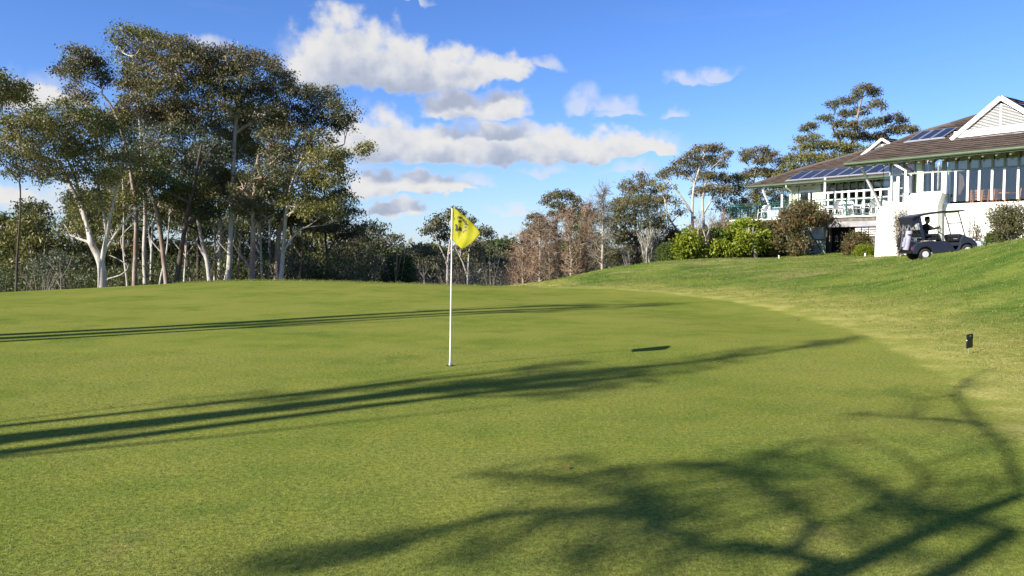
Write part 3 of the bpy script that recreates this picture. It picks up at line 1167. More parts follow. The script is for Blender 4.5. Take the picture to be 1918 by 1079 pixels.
part('downpipe', dp, M['pale_green'], club)

# solar panels, far wing: eight in a row
def solar_row(roof, px0, px1, pyb0, pyb1, b_len, n, label):
    aa0, bb0 = roof.hit(px0, pyb0, 0.14)
    aa1, _b = roof.hit(px1, pyb1, 0.14)
    w = (aa1 - aa0) / n
    for i in range(n):
        p0 = aa0 + i * w + 0.02
        p1 = aa0 + (i + 1) * w - 0.02
        f = MB().prism([roof.pt(p0, bb0, 0.14), roof.pt(p1, bb0, 0.14), roof.pt(p1, bb0 + b_len, 0.14), roof.pt(p0, bb0 + b_len, 0.14)], -roof.nrm * 0.045)
        sp_ = part('solar_panel', f, M['alu'], club, label=label)
        part('cell_sheet', MB().prism([roof.pt(p0 + 0.045, bb0 + 0.045, 0.146), roof.pt(p1 - 0.045, bb0 + 0.045, 0.146),
                                       roof.pt(p1 - 0.045, bb0 + b_len - 0.045, 0.146), roof.pt(p0 + 0.045, bb0 + b_len - 0.045, 0.146)], -roof.nrm * 0.004), M['solar'], sp_)
    part('mounting_rail', MB().bar(roof.pt(aa0 - 0.1, bb0 - 0.01, 0.1), roof.pt(aa1 + 0.1, bb0 - 0.01, 0.1), 0.04, 0.055, up=roof.nrm), M['alu'], club)


solar_row(roofL, 1473, 1666, 337.5, 324, 1.62, 8, 'dark blue solar panel on the far roof')
solar_row(roofR, 1697, 1773, 264.5, 252, 1.5, 3, 'dark blue solar panel near the ridge')

# ---- far wing walls and windows
zfl = P(1541, 406, 44.9).z          # deck level
rows_l = [RW and LW.hit(1541, y)[1] for y in (361.5, 375, 388.5, 403)]
ZLE = roofL.o.z + 0.10
cols = [1541, 1552, 1565, 1578, 1590.5, 1605, 1619, 1634, 1650, 1666, 1683, 1700]
ac = [LW.hit(x, 365)[0] for x in cols]
for i, a in enumerate(ac):
    part('mullion', LW.box(MB(), a - 0.055, a + 0.055, zfl, rows_l[0] + 0.08, -0.05, 0.06), M['white_paint'], club)
    part('mullion', LW.box(MB(), a - 0.03, a + 0.03, rows_l[0] + 0.08, ZLE, -0.05, 0.03), M['grey_and_shade'], club, label='upper mullion painted grey for the eave shadow')
    if i < len(ac) - 1:
        b = ac[i + 1]
        for j in range(3):
            zt, zb = rows_l[j], rows_l[j + 1]
            part('window_pane', LW.box(MB(), a + 0.055, b - 0.055, zb + 0.03, zt - 0.03, -0.02, -0.008), M['glass'], club)
        part('window_pane', LW.box(MB(), a + 0.03, b - 0.03, rows_l[0] + 0.08, ZLE, -0.02, -0.008), M['glass'], club)
        part('blind', LW.box(MB(), a + 0.04, b - 0.04, rows_l[0] + 0.15, ZLE - 0.3, -0.12, -0.10), M['pale_green'], club)
for z, h in zip(rows_l, (0.11, 0.07, 0.07, 0.1)):
    part('transom', LW.box(MB(), ac[0], ac[-1], z - h / 2, z + h / 2, -0.045, 0.04), M['white_paint'], club)
for x0, x1 in ((1479, 1497), (1524.5, 1540)):
    a0, a1 = LW.hit(x0, 370)[0], LW.hit(x1, 370)[0]
    part('wall', LW.box(MB(), a0, a1 - 0.06, zfl, ZLE, -0.15, 0.05), M['pale_green'], club, label='pale green wall pier')
# door bay between the piers
a0, a1 = LW.hit(1497, 370)[0], LW.hit(1524.5, 370)[0]
dz = LW.hit(1510, 360)[1]
db = MB()
am = a0 + (a1 - a0) * 0.7
for (s0, s1, z0, z1) in ((a0, a0 + 0.1, zfl, dz), (am - 0.06, am + 0.06, zfl, dz), (a1 - 0.08, a1, zfl, dz), (a0, a1, dz, dz + 0.12)):
    LW.box(db, s0, s1, z0, z1, -0.05, 0.03)
dr = part('door', db, M['white_paint'], club, label='white framed glass door')
part('pane', LW.box(MB(), a0 + 0.08, a1 - 0.08, zfl, dz, -0.03, -0.015), M['glass'], dr)
part('blind', LW.box(MB(), a0, a1, dz + 0.12, ZLE, -0.1, -0.02), M['pale_green'], club)
# interior of the far wing
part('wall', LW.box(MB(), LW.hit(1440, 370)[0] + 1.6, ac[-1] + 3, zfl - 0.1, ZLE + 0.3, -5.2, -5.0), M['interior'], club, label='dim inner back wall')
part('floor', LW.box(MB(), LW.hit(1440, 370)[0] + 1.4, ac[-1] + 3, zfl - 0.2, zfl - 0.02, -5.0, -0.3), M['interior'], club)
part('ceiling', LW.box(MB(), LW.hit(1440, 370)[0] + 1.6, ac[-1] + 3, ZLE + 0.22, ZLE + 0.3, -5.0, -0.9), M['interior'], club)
a0 = LW.hit(1479, 370)[0]
part('wall', MB().prism([LW.pt(a0, zfl, -0.15), LW.pt(a0, zfl, -5.0), LW.pt(a0, ZLE + 0.3, -5.0), LW.pt(a0, ZLE + 0.25, -0.9), LW.pt(a0, ZLE - 0.02, -0.15)], U * 0.15), M['pale_green'], club, label='pale green end wall of the far wing')
# glass wind screen at the open end
a0, a1 = LW.hit(1441, 370)[0], LW.hit(1478, 370)[0]
part('window_pane', LW.box(MB(), a0, a1, zfl + 0.1, ZLE - 0.35, 0.0, 0.015), M['glass_clear'], club)
aw = LW.hit(1466, 370)[0]
part('post', LW.box(MB(), aw - 0.06, aw + 0.06, zfl, ZLE - 0.35, -0.02, 0.09), M['white_paint'], club)
part('transom', LW.box(MB(), a0, a1 + 0.1, LW.hit(1460, 352)[1], LW.hit(1460, 352)[1] + 0.1, -0.03, 0.05), M['dark_timber'], club)

# struts that carry the eaves
for (p0, Y0, p1, Y1, w) in (((1429, 356), 49.3, (1443, 390), 49.6, 0.10), ((1614.5, 316), 36.7, (1650, 388), 37.4, 0.095)):
    part('strut', MB().bar(P(*p0, Y0), P(*p1, Y1), w), M['white_paint'], club)
part('post', MB().bar(P(1545.5, 333, 45.6), P(1543.5, 404, 45.6), 0.09), M['white_paint'], club)
part('lighting_cable', MB().tube([P(1654.5, 312, 35.8), P(1654.5, 340, 35.8)], 0.015, 5), M['black'], club)

# ---- deck
DK = Wall(1541, 44.9)
deck = thing('deck', 'raised timber deck with green balustrade in front of the far wing', 'deck', P(1541, 478, 44.9))
a0, a1 = DK.hit(1366, 409)[0], DK.hit(1650, 404)[0]
part('deck_floor', DK.box(MB(), a0, a1, zfl - 0.075, zfl - 0.005, -3.4, 0.0), M['white_wall'], deck, label='pale deck slab')
aF0, aF1 = DK.hit(1549, 412)[0], DK.hit(1646, 412)[0]
part('fascia_beam', DK.box(MB(), aF0, aF1, zfl - 0.62, zfl - 0.30, -0.25, -0.05), M['grey_beam'], deck)
part('fascia_board', DK.box(MB(), a0, a1, zfl - 0.29, zfl - 0.13, -0.12, -0.02), M['stone'], deck)
# under the deck: stone piers, store and back wall blacked in for the shade there
gzd = 0.6
aO0, aO1 = DK.hit(1546, 440)[0], DK.hit(1596, 440)[0]
part('store_wall', DK.box(MB(), a0 + 2, a1, gzd, zfl - 0.13, -3.4, -3.2), M['shade_black'], deck)
part('store_wall', DK.box(MB(), a0 + 0.6, aO0 - 0.05, gzd, zfl - 0.30, -0.75, -0.55), M['stone'], deck)
part('store_wall', DK.box(MB(), aO1, a1, gzd, zfl - 0.63, -0.50, -0.30), M['stone'], deck, label='dark stone wall behind the slats')
part('store_shade_sheet', DK.box(MB(), aO0 - 0.05, aO1, gzd, zfl - 0.63, -0.95, -0.85), M['shade_black'], deck, label='black sheet standing in for the shade inside the doorway')
for k, a in enumerate((a0 + 0.3, a0 + 2.6, a0 + 4.6, aO0)):
    part('post', DK.box(MB(), a - 0.06, a + 0.06, gzd, zfl - 0.30, -0.3, -0.14), M['dark_timber'], deck)
# pale slats to the right of the doorway
sa0, sa1 = DK.hit(1598, 430)[0], DK.hit(1638, 430)[0]
for i in range(6):
    z = DK.hit(1618, 419.5 + i * 4.3)[1]
    for s in range(3):
        b0 = sa0 + (sa1 - sa0) * s / 3
        b1 = sa0 + (sa1 - sa0) * (s + 1) / 3 - 0.06
        part('slat', DK.box(MB(), b0, b1, z - 0.035, z + 0.035, -0.22, -0.19), M['white_wall'], deck)
# lattice seen through the shrubs left of the gate
for i in range(7):
    z = DK.hit(1500, 440 + i * 5)[1]
    part('slat', DK.box(MB(), DK.hit(1487, 450)[0], DK.hit(1508, 450)[0], z - 0.03, z + 0.03, -0.45, -0.42), M['white_wall'], deck)
# balustrade
rail_z = zfl + 1.0
hr = MB()
for z in (rail_z, rail_z - 0.13, zfl + 0.1):
    hr.bar(DK.pt(a0, z, -0.05), DK.pt(a1, z, -0.05), 0.04)
    hr.bar(DK.pt(a0, z, -0.05), DK.pt(a0, z, -3.3), 0.04)
    hr.bar(DK.pt(a0, z, -3.3), DK.pt(LW.hit(1441, 370)[0], z, -3.3), 0.04)
part('handrail', hr, M['green_rail'], deck)
na = int((a1 - a0) / 1.9)
for i in range(na + 1):
    a = a0 + (a1 - a0) * i / na
    part('rail_post', DK.box(MB(), a - 0.03, a + 0.03, zfl, rail_z + 0.03, -0.08, -0.02), M['green_rail'], deck)
for i in range(3):
    part('rail_post', DK.box(MB(), a0 - 0.03, a0 + 0.03, zfl, rail_z + 0.03, -1.15 - i * 1.08, -1.09 - i * 1.08), M['green_rail'], deck)
bal_me = MB().bar((0, 0, 0.1), (0, 0, 0.87), 0.014).mesh('baluster', M['green_rail'])
nb_ = int((a1 - a0) / 0.11)
for i in range(nb_):
    p = DK.pt(a0 + (i + 0.5) * (a1 - a0) / nb_, zfl, -0.05)
    o = link('baluster', bal_me, deck)
    o.location = p - Vector(deck.location)
for i in range(28):
    o = link('baluster', bal_me, deck)
    o.location = DK.pt(a0, zfl, -0.15 - i * 0.11) - Vector(deck.location)
# back corner of the open end
for i in range(12):
    o = link('baluster', bal_me, deck)
    o.location = DK.pt(a0 + 0.1 + i * 0.11, zfl, -3.3) - Vector(deck.location)

# ---- gate leaning open at the store doorway
gate = thing('store_gate', 'open green framed gate with white sheet panels and a diagonal brace beside the dark doorway', 'gate', P(1527, 477, 44.1))
GT = Wall(1527, 44.1, Vector((0.93, -0.36, 0)).normalized())
gx = lambda x, y: GT.hit(x, y)
A0, Z1 = gx(1509, 423)
A1, _z = gx(1545.5, 423)
_a, Z0 = gx(1527, 476.5)
Z0 = Z0 - 0.02
zm = Z0 + (Z1 - Z0) * 0.52
for a in (A0, A1):
    part('stile', GT.box(MB(), a - 0.045, a + 0.045, Z0 - 0.1, Z1 + (0.15 if a == A0 else 0), -0.05, 0.03), M['green_metal'], gate)
for z in (Z0 + 0.06, zm, Z1 - 0.03):
    part('rail', GT.box(MB(), A0 + 0.045, A1 - 0.045, z - 0.045, z + 0.045, -0.04, 0.03), M['green_rail'], gate)
part('brace', MB().bar(GT.pt(A0 + 0.06, Z1 - 0.1, 0.035), GT.pt(A1 - 0.08, Z0 + 0.1, 0.035), 0.03, 0.10, up=(0.36, 0.93, 0.5)), M['dark_timber'], gate)
part('panel', GT.box(MB(), A0 + 0.05, A1 - 0.05, zm + 0.04, Z1 - 0.07, -0.02, 0.0), simple('sheet', (0.36, 0.38, 0.42), 0.4, 0.35, 2.2, dirt=(0.09, 0.10, 0.10), dirt_amt=0.8), gate)
part('panel', GT.box(MB(), A0 + 0.05, A1 - 0.05, Z0 + 0.1, zm - 0.04, -0.02, 0.0), simple('sheet_low', (0.22, 0.25, 0.24), 0.6, 0.3, 3, dirt=(0.08, 0.09, 0.07), dirt_amt=0.8), gate)
part('notice', GT.box(MB(), A0 + 0.55, A0 + 1.0, zm + 0.55, zm + 0.75, 0.003, 0.012), M['grey_beam'], gate)
for i in range(6):
    z = Z0 + 0.22 + i * 0.10
    part('louvre', GT.box(MB(), A0 + 0.26, A0 + 0.50, z, z + 0.06, 0.002, 0.02), M['dark_timber'], gate)

# ---- furniture on the deck
def plastic_chair(loc, rz, label, group='white plastic chairs on the deck'):
    t = thing('plastic_chair', label, 'chair', loc, rz, group)
    m = M['plastic_white']
    part('seat', MB().prism([(-0.22, -0.22, 0.41), (0.22, -0.22, 0.42), (0.25, 0.24, 0.44), (-0.25, 0.24, 0.44)][::-1], (0, 0, 0.03)), m, t, world=False, bevel=0.01)
    bk = MB().prism([(-0.23, -0.20, 0.44), (0.23, -0.20, 0.44), (0.23, -0.30, 0.80), (0.12, -0.33, 0.88), (-0.12, -0.33, 0.88), (-0.23, -0.30, 0.80)], (0, 0.02, 0.01))
    part('backrest', bk, m, t, world=False)
    for sx in (-1, 1):
        part('armrest', MB().bar((sx * 0.27, -0.26, 0.64), (sx * 0.27, 0.2, 0.66), 0.05, 0.03), m, t, world=False)
        part('leg', MB().tube([(sx * 0.25, 0.21, 0.65), (sx * 0.25, 0.22, 0.43), (sx * 0.29, 0.26, 0.0)], [0.025, 0.025, 0.018], 6), m, t, world=False)
        part('leg', MB().tube([(sx * 0.24, -0.2, 0.44), (sx * 0.28, -0.3, 0.0)], [0.025, 0.018], 6), m, t, world=False)
    return t


def on_deck(px, back):
    a = DK.hit(px, 409)[0]
    p = DK.pt(a, zfl, -back)
    return p


ch = plastic_chair(on_deck(1417, 0.7), 0.6, 'white plastic chair at the open left end of the deck, first from the left')
spots = [(1426, 0.45, 2.8, 'white plastic chair second from the left end of the deck, beside the pale planter box'),
         (1473, 0.7, 2.2, 'white plastic chair half hidden by the red leaved shrub, right of the pale planter box'),
         (1549, 0.6, 0.4, 'white plastic chair nearest the white post, by the lower windows'),
         (1562, 1.0, -0.8, 'white plastic chair second to the right of the white post'),
         (1578, 0.6, 2.6, 'white plastic chair left of the middle green rail post'),
         (1588, 0.9, 1.3, 'white plastic chair set back behind the middle of the balustrade'),
         (1619, 0.6, 0.2, 'white plastic chair under the long white strut'),
         (1630, 1.0, 2.4, 'white plastic chair second from the white wall block'),
         (1640, 0.6, -0.6, 'white plastic chair next to the white wall block, furthest right on the deck')]
for (px, bkk, rz, lb) in spots:
    copy_thing(ch, on_deck(px, bkk), rz, lb)


def round_tbl(loc, label):
    t = thing('plastic_table', label, 'table', loc, 0, 'white plastic tables on the deck')
    part('table_top', MB().lathe((0, 0, 0.70), [(0.38, 0), (0.42, 0.015), (0.42, 0.03), (0.40, 0.035)], 'Z', 18), M['plastic_white'], t, world=False)
    for k in range(4):
        a = k * math.pi / 2 + 0.6
        part('leg', MB().tube([(0.15 * math.cos(a), 0.15 * math.sin(a), 0.70), (0.30 * math.cos(a), 0.30 * math.sin(a), 0.0)], 0.025, 6), M['plastic_white'], t, world=False)
    return t


tb = round_tbl(on_deck(1570, 1.0), 'white plastic table between the chairs near the white post')
copy_thing(tb, on_deck(1629, 1.0), 0.3, 'white plastic table behind the chairs beside the white wall block')
copy_thing(tb, on_deck(1437, 1.2), 0.3, 'white plastic table behind the pale planter box at the left end of the deck')
pl = thing('planter_box', 'pale blue grey planter box of reddish plants on the deck behind the rail', 'planter', on_deck(1443, 0.5))
pa = DK.hit(1443, 400)[0]
part('box', DK.box(MB(), pa - 0.42, pa + 0.42, zfl, zfl + 0.52, -0.75, -0.25), M['pale_blue'], pl)

# ---- dining chairs and tables seen through the near windows
def dining_chair(loc, rz, label):
    t = thing('dining_chair', label, 'chair', loc, rz, 'orange wood chairs inside the dining room')
    m = M['orange_wood']
    part('seat', MB().box((0, 0, 0.44), (0.44, 0.44, 0.05)), m, t, world=False)
    b = MB()
    for sx in (-1, 1):
        b.bar((sx * 0.19, -0.2, 0.46), (sx * 0.19, -0.27, 1.0), 0.04)
    for z in (0.62, 0.74, 0.86, 0.97):
        b.bar((-0.19, -0.215 - (z - 0.46) * 0.1, z), (0.19, -0.215 - (z - 0.46) * 0.1, z), 0.02, 0.08)
    part('backrest', b, m, t, world=False)
    for sx in (-1, 1):
        for sy in (-1, 1):
            part('leg', MB().bar((sx * 0.19, sy * 0.19, 0.415), (sx * 0.19, sy * 0.19, 0), 0.035), m, t, world=False)
    return t


zin = ZS - 0.515


def in_room(px, back):
    return RW.pt(RW.hit(px, 370)[0], zin, -back)


dc = dining_chair(in_room(1799, 0.75), 0.9, 'orange wood dining chair in the second tall window from the left')
for px, bkk, rz, lb in ((1815, 0.8, -0.5, 'orange wood dining chair at the left side of the third tall window'),
                        (1825, 0.8, 0.3, 'orange wood dining chair at the right side of the third tall window'),
                        (1838, 0.9, 0.1, 'orange wood dining chair at the left of the fourth tall window'),
                        (1847, 0.7, 0.4, 'orange wood dining chair in the middle of the fourth tall window'),
                        (1886, 0.8, 1.0, 'orange wood dining chair in the sixth tall window'),
                        (1913, 0.8, 0.2, 'orange wood dining chair in the tall window at the right edge')):
    copy_thing(dc, in_room(px, bkk), rz, lb)
dt = thing('dining_table', 'round orange wood dining table behind the fifth tall window', 'table', in_room(1869, 0.9))
part('table_top', MB().lathe((0, 0, 0.80), [(0.40, 0), (0.43, 0.02), (0.43, 0.05)], 'Z', 18), M['orange_wood'], dt, world=False)
part('pedestal', MB().lathe((0, 0, 0.0), [(0.30, 0), (0.28, 0.05), (0.05, 0.10), (0.04, 0.8)], 'Z', 12), M['orange_wood'], dt, world=False)

# low pale block wall beside the cart
lw = thing('low_wall', 'low pale rendered wall between the golf cart and the round shrub', 'wall', P(1822, 468, 31.5))
LWP = Wall(1822, 31.5, Vector((0.97, -0.25, 0)).normalized())
for r_i in range(3):
    a0, a1 = LWP.hit(1806, 460)[0], LWP.hit(1850, 460)[0]
    n = 4
    for k in range(n):
        b0 = a0 + (a1 - a0) * k / n
        b1 = a0 + (a1 - a0) * (k + 1) / n - 0.012
        z0 = LWP.hit(1822, 469)[1] + r_i * 0.13
        part('block', LWP.box(MB(), b0, b1, z0, z0 + 0.12, -0.15, 0.0), M['pale_blue'], lw, bevel=0.008)

# small white marker pegs by the shrubs
for i, (px, py, Y, lb) in enumerate(((1620.5, 477, 39.5, 'short white marker peg in the grass by the white wall block'),
                                     (1459, 475, 41.3, 'short white marker peg in the grass below the red leaved shrub'))):
    p = P(px, py, Y)
    p.z = gz(p.x, p.y) - 0.03
    o = link('marker_peg', MB().lathe((0, 0, 0), [(0.035, 0), (0.035, 0.18), (0.025, 0.20)], 'Z', 10).mesh('marker_peg', M['white_paint']))
    o.location = p
    o['label'] = lb
    o['category'] = 'peg'
    o['group'] = 'white marker pegs near the building'

# ---------------------------------------------------------------- vegetation
M['bark_white'] = bark_mat('bark_white', (0.50, 0.47, 0.42), (0.36, 0.32, 0.28), (0.22, 0.16, 0.12))
M['bark_pink'] = bark_mat('bark_pink', (0.34, 0.27, 0.22), (0.22, 0.16, 0.12), (0.12, 0.08, 0.06))
M['bark_larch'] = bark_mat('bark_larch', (0.38, 0.32, 0.26), (0.28, 0.22, 0.17), (0.18, 0.13, 0.10))
M['bark_dark'] = bark_mat('bark_dark', (0.10, 0.075, 0.06), (0.06, 0.045, 0.035), (0.15, 0.12, 0.10))
M['bark_grey'] = bark_mat('bark_grey', (0.26, 0.24, 0.21), (0.17, 0.15, 0.13), (0.10, 0.09, 0.08))
M['leaf_olive'] = leaf_mat('leaf_olive', [(0.061, 0.070, 0.020), (0.134, 0.138, 0.037), (0.198, 0.186, 0.051), (0.218, 0.150, 0.050)])
M['leaf_brownish'] = leaf_mat('leaf_brownish', [(0.062, 0.066, 0.026), (0.125, 0.118, 0.048), (0.170, 0.145, 0.064), (0.185, 0.125, 0.066)])
M['leaf_grey'] = leaf_mat('leaf_grey', [(0.057, 0.078, 0.045), (0.103, 0.123, 0.075), (0.161, 0.174, 0.110), (0.127, 0.112, 0.050)])
M['leaf_deep'] = leaf_mat('leaf_deep', [(0.026, 0.044, 0.013), (0.052, 0.077, 0.020), (0.085, 0.106, 0.028), (0.117, 0.094, 0.033)])
M['leaf_far'] = leaf_mat('leaf_far', [(0.048, 0.063, 0.033), (0.084, 0.098, 0.046), (0.114, 0.109, 0.061), (0.102, 0.086, 0.055)])
M['leaf_gum_blue'] = leaf_mat('leaf_gum_blue', [(0.051, 0.064, 0.030), (0.107, 0.115, 0.054), (0.159, 0.138, 0.066), (0.183, 0.121, 0.060)])
M['leaf_bright'] = leaf_mat('leaf_bright', [(0.060, 0.105, 0.010), (0.15, 0.20, 0.014), (0.25, 0.29, 0.020), (0.22, 0.23, 0.03)], 0.35)
M['leaf_hedge'] = leaf_mat('leaf_hedge', [(0.025, 0.055, 0.012), (0.06, 0.10, 0.018), (0.10, 0.14, 0.025), (0.10, 0.10, 0.03)])
M['leaf_red'] = leaf_mat('leaf_red', [(0.035, 0.055, 0.018), (0.075, 0.092, 0.028), (0.13, 0.095, 0.038), (0.24, 0.095, 0.05)])
M['leaf_maroon'] = leaf_mat('leaf_maroon', [(0.05, 0.02, 0.02), (0.09, 0.035, 0.03), (0.12, 0.06, 0.045), (0.10, 0.08, 0.04)])
M['twig_red'] = leaf_mat('twig_red', [(0.18, 0.11, 0.07), (0.27, 0.165, 0.105), (0.32, 0.215, 0.145), (0.23, 0.19, 0.12)], 0.1, 0.8)
M['twig_grey'] = leaf_mat('twig_grey', [(0.13, 0.11, 0.085), (0.20, 0.17, 0.13), (0.25, 0.21, 0.17), (0.14, 0.12, 0.08)], 0.1, 0.8)
M['twig_pale'] = leaf_mat('twig_pale', [(0.22, 0.21, 0.15), (0.30, 0.28, 0.21), (0.36, 0.33, 0.26), (0.2, 0.2, 0.12)], 0.1, 0.8)
M['leaf_casuarina'] = leaf_mat('leaf_casuarina', [(0.044, 0.050, 0.020), (0.081, 0.084, 0.031), (0.119, 0.110, 0.040), (0.138, 0.102, 0.044)], 0.1, 0.8)


G1 = 'gum trees of the tall stand left of the flag'


def leaf_arrays(centres, n_each, spread, size, aspect, rg, droop=0.5, tint_c=None):
    """scatter small leaf-shaped quads round the clump centres"""
    centres = np.asarray(centres, float)
    k = len(centres)
    if k == 0:
        return None
    N = k * n_each
    c = np.repeat(centres, n_each, axis=0)
    sp = np.asarray(spread, float)
    off = rg.normal(size=(N, 3)) * sp
    p = c + off
    d = rg.normal(size=(N, 3))
    d[:, 2] -= droop * 1.6
    d /= np.linalg.norm(d, axis=1)[:, None] + 1e-9
    r2 = rg.normal(size=(N, 3))
    s = np.cross(d, r2)
    s /= np.linalg.norm(s, axis=1)[:, None] + 1e-9
    L = size * rg.uniform(0.6, 1.35, (N, 1))
    w = L * aspect
    v0 = p
    v1 = p + d * L * 0.5 + s * w * 0.5
    v2 = p + d * L
    v3 = p + d * L * 0.5 - s * w * 0.5
    V = np.stack([v0, v1, v2, v3], axis=1).reshape(-1, 3)
    F = np.arange(N * 4).reshape(-1, 4)
    if tint_c is None:
        tint_c = rg.uniform(0, 1, k)
    t = np.clip(np.repeat(tint_c, n_each) * 0.6 + rg.uniform(0, 0.45, N), 0, 1)
    return V, F, t


def twig_arrays(p0, p1, w, rg):
    """thin straight twigs as narrow quads"""
    p0, p1 = np.asarray(p0), np.asarray(p1)
    d = p1 - p0
    s = np.cross(d, rg.normal(size=d.shape))
    s /= np.linalg.norm(s, axis=1)[:, None] + 1e-9
    w = np.broadcast_to(np.asarray(w, float).reshape(-1, 1), (len(p0), 1))
    V = np.stack([p0 - s * w / 2, p0 + s * w / 2, p1 + s * w * 0.15, p1 - s * w * 0.15], axis=1).reshape(-1, 3)
    F = np.arange(len(p0) * 4).reshape(-1, 4)
    return V, F, rg.uniform(0, 1, len(p0))


def join(lst):
    lst = [l for l in lst if l is not None]
    V = np.concatenate([l[0] for l in lst])
    F, o = [], 0
    for l in lst:
        F.append(l[1] + o)
        o += len(l[0])
    return V, np.concatenate(F), np.concatenate([l[2] for l in lst])


def curve_pts(a, b, rg, bend=0.12, n=5, sag=0.0, start=None):
    a, b = np.asarray(a, float), np.asarray(b, float)
    L = np.linalg.norm(b - a)
    t = np.linspace(0, 1, n)[:, None]
    c1 = a + (start * L * 0.45 if start is not None else (b - a) * 0.33) + rg.normal(size=3) * L * bend
    c2 = a + (b - a) * 0.68 + rg.normal(size=3) * L * bend + np.array([0, 0, -sag * L])
    return (1 - t) ** 3 * a + 3 * (1 - t) ** 2 * t * c1 + 3 * (1 - t) * t * t * c2 + t ** 3 * b


def gum_tree(name, label, cat, group, Y, trunk, w_base, blobs, bark='bark_white', leaf='leaf_olive', seed=0, forks=(), lsize=0.17, dens=1.0,
             clump=None, hang=0.6, leafy=True, fine=1.0, extra_twigs=0, tw=0.45, open_=0.0, world_blobs=None, world_trunk=None, world_forks=None, base=None, aspect=0.44):
    """trunk, forks and foliage masses are traced points at distance Y; each mass gets limbs, twigs and clumps of leaves in depth"""
    rg = np.random.default_rng(1000 + seed)
    if fine == 1.0 and group in ('gum trees of the tall stand left of the flag', 'gum trees on the rise right of the larches'):
        fine = 0.70
    s = Y / 1440.0
    if world_trunk is None:
        tp = []
        for i, q in enumerate(trunk):
            dy = q[2] if len(q) > 2 else 0.0
            tp.append(np.array(P(q[0], q[1], Y + dy)))
        # base sits on the ground
        g = gz(tp[0][0], tp[0][1])
        if tp[0][2] > g + 0.02:
            b0 = tp[0].copy()
            b0[2] = g - 0.15
            tp.insert(0, b0)
        else:
            tp[0][2] = g - 0.15
    else:
        tp = [np.array(q, float) for q in world_trunk]
    tp = np.array(tp)
    # resample smoothly
    m = len(tp)
    seg = 5
    pts = []
    for i in range(m - 1):
        p0, p1, p2, p3 = tp[max(i - 1, 0)], tp[i], tp[i + 1], tp[min(i + 2, m - 1)]
        for k in range(seg):
            t = k / seg
            pts.append(0.5 * ((2 * p1) + (-p0 + p2) * t + (2 * p0 - 5 * p1 + 4 * p2 - p3) * t * t + (-p0 + 3 * p1 - 3 * p2 + p3) * t ** 3))
    pts.append(tp[-1])
    pts = np.array(pts)
    r0 = w_base * s / 2
    hgt = np.linspace(0, 1, len(pts))
    rad = r0 * (1 - 0.64 * hgt) * (1 + 0.35 * np.exp(-hgt * 22))
    wood = MB()
    wood.tube(pts, list(rad), 9)
    nodes = [(p, r_) for p, r_ in zip(pts, rad)][len(pts) // 4:]
    fk = list(forks)
    for f in fk:
        fp = np.array([np.array(P(q[0], q[1], Y + (q[2] if len(q) > 2 else 0.0))) for q in f[1:]])
        fr = f[0] * s / 2
        fs_ = []
        mm = len(fp)
        for i in range(mm - 1):
            p0, p1, p2, p3 = fp[max(i - 1, 0)], fp[i], fp[i + 1], fp[min(i + 2, mm - 1)]
            for k in range(4):
                t = k / 4
                fs_.append(0.5 * ((2 * p1) + (-p0 + p2) * t + (2 * p0 - 5 * p1 + 4 * p2 - p3) * t * t + (-p0 + 3 * p1 - 3 * p2 + p3) * t ** 3))
        fs_.append(fp[-1])
        rr_ = np.linspace(fr, fr * 0.35, len(fs_))
        wood.tube(fs_, list(rr_), 7)
        nodes += [(p, r_) for p, r_ in zip(fs_, rr_)][2:]
    if world_forks:
        for f in world_forks:
            fp = np.array(f[1:])
            rr_ = np.linspace(f[0], f[0] * 0.3, len(fp))
            wood.tube(fp, list(rr_), 7)
            nodes += [(p, r_) for p, r_ in zip(fp, rr_)][1:]
    centres, tints, tw0, tw1 = [], [], [], []
    bl = []
    if world_blobs is not None:
        for (c, rx, ry, rz) in world_blobs:
            bl.append((np.array(c, float), rx, ry, rz))
    else:
        for q in blobs:
            px, py, rx, rz = q[:4]
            dy = q[4] if len(q) > 4 else rg.uniform(-1, 1) * 1.6 * max(1.0, rx * s * 0.8)
            c = np.array(P(px, py, Y + dy))
            bl.append((c, rx * s, rx * s * 0.9, rz * s))
    if group == 'gum trees on the rise right of the larches' and name == 'gum_tree':
        bl = [(c_, a_ * 0.95, b_ * 0.95, d_ * 0.90) for c_, a_, b_, d_ in bl]
        dens *= 1.1
        clump = 0.2
    if group == G1:
        bl = [(c_, a_ * 1.0, b_ * 1.0, d_ * 0.97) for c_, a_, b_, d_ in bl]
    bl.sort(key=lambda b: b[0][2])
    top_n = pts[-1]
    for c, rx, ry, rz in bl:
        # where this limb leaves the tree
        best, bi = 1e9, None
        tgt = c - np.array([0, 0, rz * 0.3])
        for (p, r_) in nodes:
            d = np.linalg.norm(p - tgt)
            dz = tgt[2] - p[2]
            pen = 0 if dz > 0.35 * d else (0.35 * d - dz) * 2.2
            sc = d + pen + (0.6 if r_ < 0.03 else 0)
            if sc < best:
                best, bi = sc, (p, r_)
        p, r_ = bi
        L = np.linalg.norm(tgt - p)
        rl_ = min(r_ * 0.8, 0.024 + 0.015 * L + 0.03 * max(rx, rz) / 1.2)
        if group == G1 and rg.uniform() < 0.6:
            tgt = tgt + np.array([0, -0.75 * ry, 0.1 * rz])
            rl_ *= 1.25
        cv = curve_pts(p, tgt, rg, 0.12, 7, 0.05)
        rr_ = np.linspace(rl_, max(0.012, rl_ * 0.4), len(cv))
        if L > 0.25:
            wood.tube(cv, list(rr_), 6, cap=False)
            nodes += [(q, w_) for q, w_ in zip(cv, rr_)][3:]
        # sub-branches fan out to the shell of the mass
        vol = (rx * ry * rz) ** (1 / 3)
        csz = (clump or 0.26)
        nb = int(max(9, min(170, dens * 10.5 * (rx * ry + rx * rz + ry * rz) / (csz ** 2 * 9))))
        dirs = rg.normal(size=(nb, 3))
